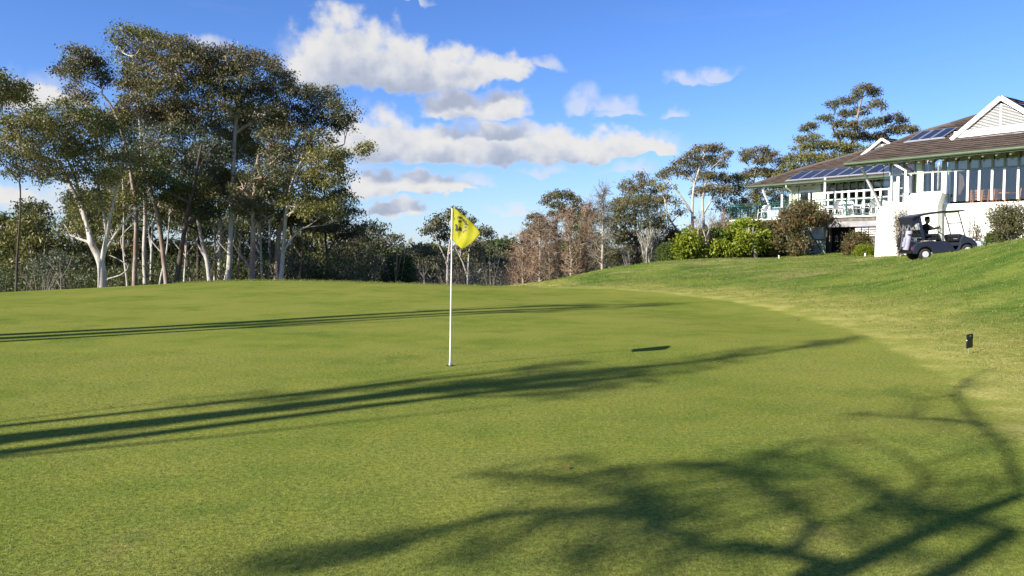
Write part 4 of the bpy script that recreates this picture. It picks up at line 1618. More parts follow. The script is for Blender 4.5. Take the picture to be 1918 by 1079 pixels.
        dirs[:, 2] = dirs[:, 2] * 0.9 + 0.35
        dirs /= np.linalg.norm(dirs, axis=1)[:, None]
        rads = rg.uniform(0.62, 1.08, nb)[:, None]
        ends = c + dirs * rads * np.array([rx, ry, rz])
        nsub = min(nb, 16)
        for e in ends[:nsub]:
            q = cv[rg.integers(len(cv) // 2, len(cv))]
            sc_ = curve_pts(q, e, rg, 0.10, 4)
            rb = max(0.011, rl_ * 0.38)
            wood.tube(sc_, [rb, rb * 0.8, rb * 0.55, rb * 0.35], 4, cap=False)
        for e in ends[nsub:]:
            k = rg.integers(0, nsub)
            q = ends[k] * 0.5 + cv[-1] * 0.5
            tw0.append(q)
            tw1.append(e)
        centres += list(ends)
        tb_ = rg.uniform(0.0, 1.0)
        tints += list(np.clip(tb_ * 0.5 + rg.uniform(0, 0.5, nb), 0, 1))
    root_loc = Vector(pts[0] + np.array([0, 0, 0.15]))
    t = thing(name, label, cat, root_loc, 0, group)
    part('trunk', wood, M[bark], t)
    lst = []
    if leafy and centres:
        csz = clump or 0.26
        per = int(24 * (csz / 0.26) ** 2 * (0.17 / lsize) ** 1.5 / fine ** 1.7)
        lst.append(leaf_arrays(centres, max(6, per), (csz * 0.78, csz * 0.78, csz * 0.5), lsize * 1.2 * fine, aspect, rg, hang, np.array(tints)))
        if not open_:
            # inner fill, sparser
            ce = np.array(centres)
            k = rg.integers(0, len(ce), len(ce) // 3)
            mid = ce[k] * 0.7 + rg.normal(size=(len(k), 3)) * 0.3 + ce[(k + 1) % len(ce)] * 0.3
    if tw0:
        a = twig_arrays(np.array(tw0), np.array(tw1), 0.02, rg)
        a = (a[0], a[1], a[2] * 0)
        lst.append(a)
    if lst:
        Vv, Ff, Tt = join(lst)
        me = mesh_arrays('crown', Vv - np.array(root_loc), Ff, tint=Tt, mat=M[leaf])
        link('crown', me, t)
    return t


# ---- the big stand at left -------------------------------------------------
G1 = 'gum trees of the tall stand left of the flag'
Y0 = 42
gum_tree('gum_tree', 'gum with thick white forked trunk nearest the green, spreading pale olive crown at left', 'tree', G1, 38,
         [(192, 540), (191, 505), (186, 485), (176, 465), (170, 452), (164, 425, .5), (150, 385, 1), (128, 340, 1), (110, 300, 1)], 17,
         [(60, 238, 56, 32), (115, 218, 55, 30), (170, 236, 50, 34), (30, 268, 38, 24), (100, 272, 52, 26), (150, 292, 44, 26), (210, 255, 42, 30),
          (60, 305, 38, 20), (35, 235, 28, 18), (180, 330, 36, 22), (110, 330, 38, 20), (165, 400, 36, 30), (140, 430, 34, 26), (170, 370, 30, 20), (235, 300, 30, 24)],
         'bark_white', 'leaf_olive', 1, forks=[(10, (190, 492), (198, 455), (205, 415), (214, 370), (226, 330)), (6, (192, 480), (206, 455), (230, 420), (262, 385)),
                                               (7, (164, 425), (150, 372), (140, 330), (120, 285)), (5, (200, 440), (185, 350), (160, 300), (150, 260))], lsize=0.15)
gum_tree('gum_tree', 'slender dark trunked gum standing alone at the far left edge', 'tree', G1, 36,
         [(30, 548), (33, 470), (38, 400), (38, 345)], 5.5, [(18, 312, 26, 16), (55, 325, 30, 16), (30, 288, 30, 14), (75, 300, 24, 14), (0, 290, 20, 18)],
         'bark_dark', 'leaf_gum_blue', 2, dens=0.5, lsize=0.13, clump=0.22)
gum_tree('gum_tree', 'gum leaning in from outside the left edge of the picture', 'tree', G1, 33,
         [(-120, 560), (-118, 400), (-100, 280), (-70, 210)], 14, [(-30, 165, 46, 30), (5, 158, 36, 22), (28, 170, 24, 20), (10, 188, 26, 16), (46, 180, 14, 12), (-60, 190, 50, 30), (-100, 230, 60, 40)],
         'bark_pink', 'leaf_olive', 3, lsize=0.15)
gum_tree('gum_tree', 'tall gum with a separate high rounded crown at upper left of the stand', 'tree', G1, 45,
         [(252, 530), (254, 470), (255, 400), (246, 330), (232, 260), (212, 205), (190, 175)], 10,
         [(150, 108, 32, 20), (168, 132, 34, 24), (132, 128, 20, 14), (188, 152, 20, 18), (148, 168, 22, 18), (112, 132, 10, 6), (172, 106, 20, 14), (160, 190, 18, 12)],
         'bark_pink', 'leaf_gum_blue', 4, clump=0.3)
gum_tree('gum_tree', 'gum whose narrow crown makes the highest top of the stand', 'tree', G1, 46,
         [(272, 530), (270, 470), (272, 400), (268, 320), (262, 230), (256, 150), (246, 100)], 9,
         [(228, 62, 20, 14), (255, 66, 26, 16), (285, 76, 26, 16), (224, 90, 16, 18), (250, 98, 24, 18), (238, 126, 22, 18), (262, 140, 24, 20), (244, 160, 18, 14)],
         'bark_white', 'leaf_olive', 5, clump=0.3)
gum_tree('gum_tree', 'red brown leaved gum with curved pinkish trunk in the middle of the stand', 'tree', G1, 43,
         [(312, 530), (306, 480), (300, 430), (291, 385), (280, 350), (278, 318), (286, 285), (310, 250), (330, 190), (338, 120)], 10,
         [(325, 92, 52, 22), (285, 125, 42, 26), (350, 128, 52, 30), (385, 100, 32, 16), (262, 165, 38, 26), (318, 175, 50, 30), (375, 165, 42, 28), (250, 200, 34, 22), (300, 215, 46, 26), (355, 215, 44, 26)],
         'bark_pink', 'leaf_brownish', 6)
gum_tree('gum_tree', 'broad crowned gum filling the upper right of the stand', 'tree', G1, 44,
         [(428, 528), (431, 470), (433, 400), (437, 330), (440, 250), (448, 180), (455, 130)], 12,
         [(432, 108, 42, 20), (482, 118, 42, 24), (512, 145, 36, 24), (440, 150, 48, 28), (400, 135, 30, 22), (478, 182, 46, 28), (530, 178, 26, 24), (420, 195, 44, 28), (505, 215, 36, 22)],
         'bark_white', 'leaf_brownish', 7)
gum_tree('gum_tree', 'gum with drooping right shoulder of dark foliage near the clouds', 'tree', G1, 45,
         [(518, 527), (520, 470), (524, 430), (534, 400), (538, 340), (548, 290), (575, 235), (600, 205)], 11,
         [(568, 172, 28, 16), (602, 180, 36, 22), (636, 208, 32, 22), (610, 232, 42, 22), (650, 232, 18, 14), (570, 212, 34, 22), (545, 165, 16, 12), (590, 262, 36, 18)],
         'bark_pink', 'leaf_gum_blue', 8, forks=[(6, (538, 340), (565, 312), (600, 292), (645, 270))])
gum_tree('gum_tree', 'white trunked gum at the right edge of the stand with an outlying sprig of leaves', 'tree', G1, 42,
         [(526, 528), (529, 490), (532, 450), (536, 400), (545, 350), (560, 310), (580, 285)], 9,
         [(602, 300, 42, 22), (640, 292, 24, 12), (624, 325, 34, 22), (688, 274, 13, 9), (676, 282, 8, 6), (612, 352, 40, 22), (640, 372, 28, 16), (575, 335, 36, 24), (600, 395, 40, 22), (560, 375, 34, 20), (642, 402, 20, 10)],
         'bark_white', 'leaf_olive', 9, forks=[(5, (532, 470), (548, 445), (570, 425)), (4, (580, 285), (620, 300), (655, 290), (680, 278))])
mid_blobs = [
    ('white trunked gum behind the forked one, with grey green foliage', 'leaf_grey', 'bark_white', 44, [(393, 530), (388, 490), (378, 450), (370, 405), (368, 340), (372, 270)], 10,
     [(322, 225, 50, 24), (365, 245, 46, 28), (300, 262, 42, 28), (342, 300, 46, 26), (395, 285, 38, 24), (372, 330, 40, 22)]),
    ('straight thick white trunked gum in the centre of the stand', 'leaf_olive', 'bark_white', 47, [(412, 530), (412, 470), (411, 400), (409, 320), (412, 260)], 11,
     [(432, 238, 42, 28), (405, 300, 44, 26), (450, 290, 42, 26), (470, 255, 36, 24), (425, 345, 40, 24), (385, 360, 38, 22)]),
    ('gum with broad pinkish trunk and low pale side limb', 'leaf_gum_blue', 'bark_pink', 42, [(472, 528), (473, 490), (474, 440), (474, 400), (478, 340), (484, 290)], 13,
     [(500, 330, 42, 28), (470, 345, 38, 24), (455, 378, 40, 22), (525, 295, 36, 22), (490, 395, 36, 20), (515, 260, 34, 20)]),
    ('dark leaning gum with a heavy black lower trunk', 'leaf_deep', 'bark_dark', 41, [(330, 530), (338, 480), (346, 430), (355, 380), (365, 340), (372, 300), (378, 270)], 11,
     [(300, 345, 42, 26), (335, 372, 40, 24), (390, 395, 34, 20), (285, 305, 34, 22), (352, 345, 34, 22)]),
    ('thin trunked gum at the back of the stand with brownish leaves', 'leaf_brownish', 'bark_pink', 50, [(545, 528), (545, 470), (545, 420), (541, 360), (545, 300), (540, 260)], 7,
     [(545, 240, 34, 20), (520, 230, 28, 16), (560, 290, 34, 22), (540, 330, 34, 22), (520, 360, 34, 20), (555, 410, 34, 20)]),
    ('dark brown trunked gum half hidden between white trunks', 'leaf_olive', 'bark_dark', 50, [(371, 530), (372, 480), (370, 430), (365, 380), (350, 300)], 10,
     [(250, 230, 36, 24), (225, 225, 34, 22), (270, 290, 38, 26), (240, 335, 40, 26), (300, 395, 36, 20), (255, 375, 36, 22)]),
    ('tall pale gum seen between the trunks right of centre', 'leaf_deep', 'bark_white', 54, [(505, 528), (505, 460), (506, 400), (504, 330), (500, 260)], 6,
     [(480, 225, 44, 26), (455, 215, 38, 24), (515, 245, 30, 20), (430, 270, 40, 26), (500, 290, 40, 24)]),
    ('gum with twin thin trunks left of the dark leaning one', 'leaf_olive', 'bark_white', 48, [(283, 528), (284, 470), (287, 420), (300, 375), (315, 330)], 6,
     [(200, 300, 34, 20), (215, 345, 38, 24), (265, 345, 34, 22), (200, 375, 36, 22), (310, 320, 34, 22)]),
    ('smaller gum at the right foot of the stand', 'leaf_gum_blue', 'bark_dark', 50, [(614, 528), (613, 480), (610, 450), (608, 410)], 7,
     [(655, 400, 26, 11), (684, 424, 18, 8), (635, 425, 30, 16), (600, 420, 30, 18), (660, 440, 28, 12), (615, 385, 30, 18)]),
]
fk_extra = {2: [(7, (473, 508), (460, 490), (446, 472), (436, 455)), (5, (474, 430), (492, 412), (515, 400))],
            8: [(4, (613, 475), (624, 455), (636, 440))], 1: [(5, (412, 440), (440, 410), (465, 390))], 7: [(4, (284, 470), (278, 430), (276, 400))],
            0: [(5, (388, 490), (372, 460), (360, 445))]}
for i, (lb, lf, bk_, Yt, tr, wb, bls) in enumerate(mid_blobs):
    gum_tree('gum_tree', lb, 'tree', G1, Yt, tr, wb, bls, bk_, lf, 20 + i, forks=fk_extra.get(i, ()))

for i, (x0, x1, yt, w_, bk_) in enumerate(((238, 232, 395, 5, 'bark_white'), (345, 352, 400, 5, 'bark_white'), (357, 340, 410, 6, 'bark_pink'), (402, 398, 380, 6, 'bark_white'), (445, 458, 385, 5, 'bark_pink'),
                                           (492, 488, 400, 6, 'bark_white'), (560, 566, 410, 5, 'bark_pink'), (578, 590, 425, 4, 'bark_grey'), (300, 318, 405, 5, 'bark_white'), (420, 448, 395, 4, 'bark_white'))):
    rg = random.Random(i + 400)
    bl = [(x1 + rg.uniform(-26, 26), yt - rg.uniform(0, 60), rg.uniform(20, 30), rg.uniform(11, 17)) for k in range(4)]
    gum_tree('gum_tree', ('pale', 'brown')[bk_ != 'bark_white'] + (' slim gum in the stand, %s' % ('left of the leaning black trunk', 'just right of the leaning black trunk', 'behind the leaning black trunk', 'between the two straight white trunks',
             'left of the broad pinkish trunk', 'right of the broad pinkish trunk', 'near its right edge', 'at its right foot', 'right of the curved pinkish trunk', 'crossing behind the white trunks')[i]), 'tree', G1, 45 + i % 4,
             [(x0, 528), ((x0 + x1) / 2 + rg.uniform(-4, 4), 470), (x1, yt), (x1 + (x1 - x0) * 0.4, yt - 60)], w_, bl, bk_, ('leaf_olive', 'leaf_gum_blue', 'leaf_brownish')[i % 3], 320 + i,
             forks=[(w_ * 0.6, ((x0 + x1) / 2, 480), (x0 + rg.uniform(-22, 22), 445), (x0 + rg.uniform(-30, 30), 415))])

# low limbs and saplings in front of the dark wood
gum_tree('sapling', 'grey leaved sapling with several thin stems left of the forked gum', 'tree', None, 41, [(115, 545), (114, 520), (112, 490)], 3,
         [(95, 482, 26, 16), (120, 492, 22, 16), (100, 505, 24, 12), (75, 500, 18, 12)], 'bark_grey', 'leaf_grey', 31, forks=[(2, (116, 520), (128, 500), (135, 480)), (2, (113, 520), (98, 500), (85, 488))], dens=0.6, lsize=0.12)
gum_tree('fallen_branch', 'bare pale branch arching low to the right of the forked trunk', 'branch', None, 40, [(200, 527), (212, 520), (228, 514), (240, 500), (226, 488), (205, 478)], 4, [],
         'bark_white', 'leaf_grey', 32, leafy=False)

# ---- understorey and wood behind the stand ---------------------------------
def bush(name, label, cat, px, py, Y, w, h, mat, seed, group=None, lsize=0.12, clump=0.16, dens=1.0, stems='bark_grey', aspect=0.4, rel=0.8, lumps=6, base_z=None, hang=0.1, per=34):
    """shrub: px,py = foot, w,h = size in traced pixels"""
    rg = np.random.default_rng(3000 + seed)
    s = Y / 1440
    c = P(px, py, Y)
    g = gz(c.x, c.y)
    W_, H_ = w * s, h * s
    topz = c.z + H_
    H_ = topz - g
    t = thing(name, label, cat, (c.x, c.y, g), 0, group)
    st = MB()
    cs = []
    for k in range(lumps):
        a = rg.uniform(0, 2 * math.pi)
        r_ = rg.uniform(0.0, 0.55) * W_ / 2
        hz = rg.uniform(0.35, 0.78) * H_ if k else 0.62 * H_
        lr = np.array([W_ * 0.30, W_ * 0.28, H_ * 0.30]) * rg.uniform(0.8, 1.15)
        cc = np.array([math.cos(a) * r_ * 1.1, math.sin(a) * r_ * rel, hz])
        if k == 0:
            cc[:2] = 0
            lr = np.array([W_ * 0.36, W_ * 0.3, H_ * 0.38])
        n = int(dens * 16 * (lr[0] * lr[1] + lr[0] * lr[2] + lr[1] * lr[2]) / (clump ** 2 * 9)) + 6
        d = rg.normal(size=(n, 3))
        d /= np.linalg.norm(d, axis=1)[:, None]
        e = cc + d * rg.uniform(0.72, 1.04, (n, 1)) * lr
        e = e[e[:, 2] > 0.03]
        cs.append(e)
        for q in e[:7]:
            st.tube([(0, 0, -0.1), (cc * 0.5), tuple(q)], [0.03, 0.02, 0.008], 4, cap=False)
    # skirt that reaches the ground
    n = int(dens * 5 * W_ / clump)
    a = rg.uniform(0, 2 * math.pi, n)
    e = np.c_[np.cos(a) * W_ * 0.42 * rg.uniform(.6, 1, n), np.sin(a) * W_ * 0.36 * rg.uniform(.6, 1, n), rg.uniform(0.05, 0.4, n) * H_]
    cs.append(e)
    cs = np.concatenate(cs)
    part('stem', st, M[stems], t, world=False)
    Vv, Ff, Tt = leaf_arrays(cs, per, (clump, clump, clump * 0.7), lsize, aspect, rg, hang)
    link('foliage', mesh_arrays('foliage', Vv, Ff, tint=Tt, mat=M[mat]), t)
    return t


wood_spec = [  # px, py of the foot, Y, half width, height, leaf, label
    (20, 500, 62, 60, 120, 'leaf_deep', 'dark bushy tree deep in the wood at the far left edge'),
    (95, 500, 58, 70, 105, 'leaf_olive', 'olive bushy tree behind the slender dark trunk'),
    (150, 505, 64, 60, 150, 'leaf_deep', 'dark tree in the wood behind the forked white gum'),
    (215, 500, 60, 60, 120, 'leaf_olive', 'bushy tree behind and right of the forked white gum'),
    (280, 500, 66, 60, 130, 'leaf_deep', 'dark tree filling the wood below the red brown gum'),
    (345, 500, 62, 60, 120, 'leaf_deep', 'dark tree in the wood behind the leaning black trunk'),
    (415, 500, 68, 60, 130, 'leaf_olive', 'olive tree in the wood behind the three white trunks'),
    (480, 500, 64, 60, 120, 'leaf_deep', 'dark tree in the wood behind the broad pinkish trunk'),
    (545, 500, 70, 60, 125, 'leaf_deep', 'dark tree in the wood at the right of the stand'),
    (600, 500, 66, 60, 110, 'leaf_olive', 'olive tree behind the smaller gum at the foot of the stand'),
    (655, 500, 72, 55, 88, 'leaf_far', 'greyish bush tree right of the stand before the open sky'),
    (700, 505, 80, 45, 60, 'leaf_far', 'low bush tree just left of the dark green dome'),
]
for i, (px, py, Yw, hw_, hh, lf, lb) in enumerate(wood_spec):
    c = P(px, 500, Yw)
    s = Yw / 1440
    rg = random.Random(i)
    bl = []
    for k in range(9):
        bl.append((px + rg.uniform(-0.85, 0.85) * hw_, 500 - rg.uniform(0.05, 0.85) * hh, hw_ * rg.uniform(.3, .5), hh * rg.uniform(0.14, 0.22)))
    gum_tree('bush_tree', lb, 'tree', 'trees of the wood behind the green', Yw, [(px, 512), (px + rg.uniform(-6, 6), 470), (px + rg.uniform(-10, 10), 430)], 9, bl, 'bark_grey' if i % 2 else 'bark_pink', lf, 60 + i,
             lsize=0.26, clump=0.42, dens=0.95, aspect=0.34)
# dark scrub under the trees
def scrub(name, label, x0, x1, n, mat, seed, hlo, hhi, Ylo, Yhi, lsize=0.22, twigs=True, ph=(0.3, 1.0)):
    rg = np.random.default_rng(seed)
    cs, t0, t1 = [], [], []
    for k in range(n):
        Yk = rg.uniform(Ylo, Yhi)
        px = rg.uniform(x0, x1)
        c = P(px, 500, Yk)
        g = gz(c.x, c.y)
        h = rg.uniform(hlo, hhi)
        m_ = 9
        for j in range(m_):
            cs.append((c.x + rg.normal() * 0.5, c.y + rg.normal() * 0.5, g + h * rg.uniform(*ph)))
        if twigs:
            for j in range(9):
                t0.append((c.x + rg.normal() * .1, c.y, g))
                t1.append((c.x + rg.normal() * 0.6, c.y + rg.normal() * 0.5, g + h * rg.uniform(0.6, 1.25)))
    l = [leaf_arrays(cs, 13, (0.35, 0.35, 0.3), lsize, 0.35, rg, 0.2)]
    if t0:
        l.append(twig_arrays(t0, t1, 0.035, rg))
    Vv, Ff, Tt = join(l)
    o = link(name, mesh_arrays(name, Vv, Ff, tint=Tt, mat=M[mat]), None, kind='stuff', label=label, category='scrub')
    return o


scrub('undergrowth', 'dark tangled undergrowth at the feet of the gum stand', -40, 700, 330, 'leaf_deep', 41, 1.2, 3.2, 46, 60)
scrub('twiggy_undergrowth', 'bare brown twigs among the undergrowth behind the green', -40, 960, 170, 'twig_grey', 42, 1.5, 3.6, 44, 70, lsize=0.12)
scrub('grey_scrub', 'grey brown leafless scrub behind the flag', 640, 980, 130, 'twig_grey', 43, 2.5, 5.0, 74, 92, lsize=0.2)
scrub('mid_scrub', 'olive scrub mixed through the leafless growth behind the flag', 640, 990, 200, 'leaf_far', 44, 3.0, 5.5, 76, 98, lsize=0.28)

# ---- behind the flag --------------------------------------------------------
G2 = 'trees behind the flag'
gum_tree('gum_tree', 'white trunked gum directly behind the flag with separate umbrella tufts', 'tree', G2, 72,
         [(838, 532), (839, 490), (842, 460), (848, 430), (850, 405)], 6,
         [(850, 398, 16, 7), (832, 408, 16, 7), (812, 420, 16, 8), (800, 433, 9, 5), (826, 428, 16, 8), (862, 402, 12, 7), (838, 444, 20, 8), (880, 415, 10, 7), (905, 432, 9, 6), (915, 438, 6, 4), (866, 430, 18, 8), (890, 450, 14, 7)],
         'bark_white', 'leaf_gum_blue', 80, clump=0.34, lsize=0.22, dens=1.2, forks=[(3.5, (839, 500), (830, 475), (820, 455), (812, 432)), (3, (842, 470), (862, 445), (880, 425), (905, 436))])
gum_tree('gum_tree', 'thin white V shaped gum right of the flagpole', 'tree', G2, 66, [(876, 532), (877, 505), (878, 480), (882, 458), (892, 440)], 4.5,
         [(890, 470, 18, 8), (865, 466, 16, 8), (905, 458, 14, 7)], 'bark_white', 'leaf_far', 81, clump=0.34, lsize=0.22,
         forks=[(3.5, (876, 520), (868, 495), (860, 478), (852, 462)), (3, (880, 478), (895, 466), (912, 458))])
gum_tree('gum_tree', 'pale leaning bare trunk right of the flagpole', 'tree', G2, 62, [(883, 534), (893, 518), (900, 505), (915, 498), (928, 492)], 4, [(935, 488, 14, 7)], 'bark_white', 'leaf_far', 82, clump=0.3, lsize=0.2)
bush('dark_bush', 'rounded dark green bush on the skyline left of the flag', 'bush', 748, 528, 52, 66, 50, 'leaf_hedge', 1, lsize=0.17, clump=0.22, lumps=9, per=26)
gum_tree('scrub_tree', 'twiggy brown scrub tree with forked bare stems left of the flagpole', 'tree', G2, 60, [(795, 532), (794, 505), (792, 480), (786, 460)], 4,
         [(785, 468, 24, 10), (806, 476, 20, 10), (768, 480, 16, 9), (820, 486, 18, 9)], 'bark_grey', 'leaf_far', 83, clump=0.3, lsize=0.18, dens=0.8, forks=[(3, (794, 520), (782, 500), (772, 478)), (3, (795, 515), (808, 495), (818, 475))])
for i, (px, py, Yf, hw_, hh, lb) in enumerate(((928, 492, 105, 34, 42, 'dark rounded tree on the skyline between the flag and the brown larches'),
                                               (905, 500, 95, 30, 34, 'lower dark tree on the skyline just right of the flag'),
                                               (726, 500, 110, 40, 38, 'distant dark tree with a flat top left of the flag'),
                                               (775, 500, 120, 40, 36, 'distant grey green tree above the dark bush'),
                                               (820, 502, 100, 34, 34, 'distant bushy tree below the umbrella tufted gum'),
                                               (865, 504, 90, 34, 34, 'distant brownish tree behind the V shaped gum'),
                                               (690, 500, 100, 36, 50, 'dark grey tree at the right foot of the tall stand'))):
    rg = random.Random(i + 50)
    bl = [(px + rg.uniform(-0.8, 0.8) * hw_, py - rg.uniform(0.05, 0.86) * hh, hw_ * rg.uniform(.3, .5), hh * rg.uniform(0.16, 0.24)) for k in range(9)]
    gum_tree('bush_tree', lb, 'tree', G2, Yf, [(px, 512), (px + 2, 490), (px, 478)], 5, bl, 'bark_grey', 'leaf_far' if i > 1 else 'leaf_deep', 90 + i, lsize=0.4, clump=0.6, dens=1.0, aspect=0.36)


LOWL = ['grey green tree at the right foot of the tall stand', 'small blue green tree next to the right foot of the stand', 'olive tree left of the dark green dome', 'deep green tree touching the left side of the dark dome',
        'grey green tree straight behind the dark dome', 'blue green tree touching the right side of the dark dome', 'olive tree behind the forked brown scrub tree', 'deep green tree between the scrub tree and the flagpole',
        'grey green tree left of the white trunk at the flagpole', 'blue green tree behind the V shaped white gum', 'olive tree behind the leaning bare trunk', 'deep green tree right of the leaning bare trunk',
        'grey green tree below the dark skyline tree', 'blue green tree at the left foot of the larches']
for i in range(14):
    rg = random.Random(i + 150)
    px = 655 + i * 23 + rg.uniform(-6, 6)
    Yf = rg.uniform(78, 102)
    tpy = rg.uniform(462, 488)
    hh = 530 - tpy
    bl = [(px + rg.uniform(-0.9, 0.9) * 20, 528 - rg.uniform(0.12, 0.92) * hh, rg.uniform(9, 15), rg.uniform(6, 11)) for k in range(10)]
    bl.append((px, tpy + 6, 12, 6))
    gum_tree('bush_tree', LOWL[i], 'tree', 'low trees in the wood behind the flag', Yf,
             [(px, 530), (px + 2, 505), (px + rg.uniform(-4, 4), tpy + 15)], 4, bl, ('bark_white', 'bark_grey')[i % 2], ('leaf_far', 'leaf_gum_blue', 'leaf_olive', 'leaf_deep')[i % 4], 300 + i, lsize=0.26, clump=0.42, dens=0.9,
             forks=[(2.6, (px, 520), (px + rg.uniform(-12, 12), 500), (px + rg.uniform(-16, 16), tpy + 14))])


# ---- far wood on the horizon ------------------------------------------------
def far_wood():
    rg = np.random.default_rng(9)
    cs, tt_ = [], []
    for k in range(560):
        Yk = rg.uniform(170, 420)
        px = rg.uniform(-500, 2500)
        c = P(px, 465, Yk)
        g = gz(c.x, c.y)
        H_ = rg.uniform(7, 12) + (Yk - 170) * 0.01
        tone = rg.uniform(0, 1)
        for j in range(12):
            a, r_ = rg.uniform(0, 6.28), rg.uniform(0, 3.5)
            cs.append((c.x + math.cos(a) * r_, c.y + math.sin(a) * r_, g + H_ * rg.uniform(0.35, 1.0) - r_ * 0.5))
            tt_.append(tone)
    Vv, Ff, Tt = leaf_arrays(cs, 10, (1.0, 1.0, 0.7), 1.5, 0.6, rg, 0.0, np.array(tt_))
    link('distant_woodland', mesh_arrays('distant_woodland', Vv, Ff, tint=Tt, mat=M['leaf_far']), None, kind='stuff', label='distant grey green woodland along the horizon', category='woodland')


far_wood()


# ---- bare conifers (reddish brown) ------------------------------------------
def larch(label, px, py, Y, top_py, hw_px, seed, mat='twig_red', bark='bark_larch', w=5.4, group='bare reddish brown larches right of the flag', dens=1.0, name='larch_tree', conic=0.9):
    rg = np.random.default_rng(5000 + seed)
    s = Y / 1440
    b = P(px, py, Y)
    g = gz(b.x, b.y)
    top = P(px + rg.uniform(-3, 3), top_py, Y)
    H_ = top.z - g
    t = thing(name, label, 'tree', (b.x, b.y, g), 0, group)
    dx = top.x - b.x
    wood = MB()
    tp = [(dx * k / 6 + rg.normal() * 0.03, rg.normal() * 0.03, -0.1 + (H_ + 0.1) * k / 6) for k in range(7)]
    wood.tube(tp, list(np.linspace(w * s / 2 * 1.2, 0.012, 7)), 7)
    nb = int(58 * dens)
    p0, p1, ww = [], [], []
    for k in range(nb):
        h = 0.06 + 0.92 * (k + rg.uniform()) / nb
        R_ = hw_px * s * (1 - h * conic) * rg.uniform(0.65, 1.1)
        if h < 0.15:
            R_ *= 0.75
        a = rg.uniform(0, 6.283)
        st = np.array([dx * h, 0, H_ * h])
        en = st + np.array([math.cos(a) * R_, math.sin(a) * R_, R_ * rg.uniform(0.35, 0.85)])
        md = (st + en) / 2 + np.array([0, 0, -0.08 * R_])
        wood.tube([st, md, en], [0.028 * (1 - h) + 0.012, 0.015, 0.006], 4, cap=False)
        nt = int(11 * dens * max(0.4, R_ / 1.5)) + 4
        tt = rg.uniform(0.15, 1.0, nt)[:, None]
        q0 = st + (en - st) * tt + np.array([0, 0, -0.05])
        L = rg.uniform(0.25, 0.75, (nt, 1)) * (0.6 + 0.4 * R_)
        dd = rg.normal(size=(nt, 3)) * 0.55 + (en - st) / (np.linalg.norm(en - st) + 1e-6) * 0.7 + np.array([0, 0, 0.25])
        q1 = q0 + dd * L
        p0.append(q0)
        p1.append(q1)
        # second order twiglets
        n2 = nt * 2
        kk = rg.integers(0, nt, n2)
        m_ = q0[kk] + (q1[kk] - q0[kk]) * rg.uniform(0.3, 1, (n2, 1))
        p0.append(m_)
        p1.append(m_ + (rg.normal(size=(n2, 3)) * 0.22 + np.array([0, 0, 0.06])))
    p0, p1 = np.concatenate(p0), np.concatenate(p1)
    Vv, Ff, Tt = twig_arrays(p0, p1, 0.023, rg)
    part('trunk', wood, M[bark], t, world=False)
    link('crown', mesh_arrays('crown', Vv, Ff, tint=Tt, mat=M[mat]), t)
    return t


for i, (px, py, Yl, tp_, hw_, lb) in enumerate((
        (981, 530, 45, 436, 26, 'bare larch furthest left of the reddish row, nearest the flag'),
        (999, 527, 47, 430, 20, 'slim bare larch between the first and second tall ones of the row'),
        (1011, 525, 44, 404, 27, 'second tall bare larch of the reddish row from the left'),
        (1030, 524, 49, 425, 22, 'shorter bare larch behind the middle of the row'),
        (1046, 521, 45, 402, 28, 'bare larch with straight pale trunk in the middle of the row'),
        (1071, 518, 44, 396, 28, 'bare larch just left of the dense copper coloured one'),
        (1102, 513, 46, 382, 30, 'dense copper coloured larch near the right end of the row'),
        (1128, 508, 43, 350, 26, 'tallest bare larch at the right end of the row, beside the dark evergreen'),
        (965, 531, 50, 462, 18, 'small bare larch at the left foot of the row'))):
    larch(lb, px, py, Yl, tp_, hw_, i, dens=1.5 if i == 6 else 1.0, mat='twig_grey' if i in (3, 7) else 'twig_red', conic=0.78)

G3 = 'gum trees on the rise right of the larches'
gum_tree('gum_tree', 'blue green umbrella crowned gum rising above the bare larches', 'tree', G3, 58,
         [(1062, 520), (1062, 470), (1060, 430), (1058, 400)], 6,
         [(1035, 368, 18, 8), (1055, 364, 20, 8), (1074, 374, 14, 9), (1022, 378, 10, 6), (1046, 384, 18, 8), (1082, 388, 12, 8), (1064, 398, 18, 9), (1040, 402, 16, 8), (1092, 402, 14, 9), (1076, 415, 18, 10)],
         'bark_grey', 'leaf_gum_blue', 101, clump=0.3, lsize=0.2, dens=1.2)
gum_tree('gum_tree', 'low gum with a brown green crown above the left larches', 'tree', G3, 62, [(1005, 520), (1005, 460), (1008, 430)], 5,
         [(1005, 408, 18, 8), (1015, 418, 18, 9), (993, 424, 14, 8), (1022, 430, 16, 9), (985, 440, 12, 7), (1003, 440, 20, 9), (1030, 445, 20, 10)], 'bark_grey', 'leaf_far', 102, clump=0.32, lsize=0.22)
gum_tree('evergreen_tree', 'olive evergreen tree between the umbrella gum and the copper larch', 'tree', G3, 56, [(1093, 515), (1093, 470), (1095, 430)], 5,
         [(1100, 402, 16, 10), (1110, 416, 14, 10), (1088, 430, 20, 12), (1105, 440, 20, 12), (1080, 455, 22, 14), (1100, 470, 22, 14), (1060, 470, 22, 14), (1040, 480, 22, 14)], 'bark_grey', 'leaf_hedge', 103, clump=0.32, lsize=0.2)
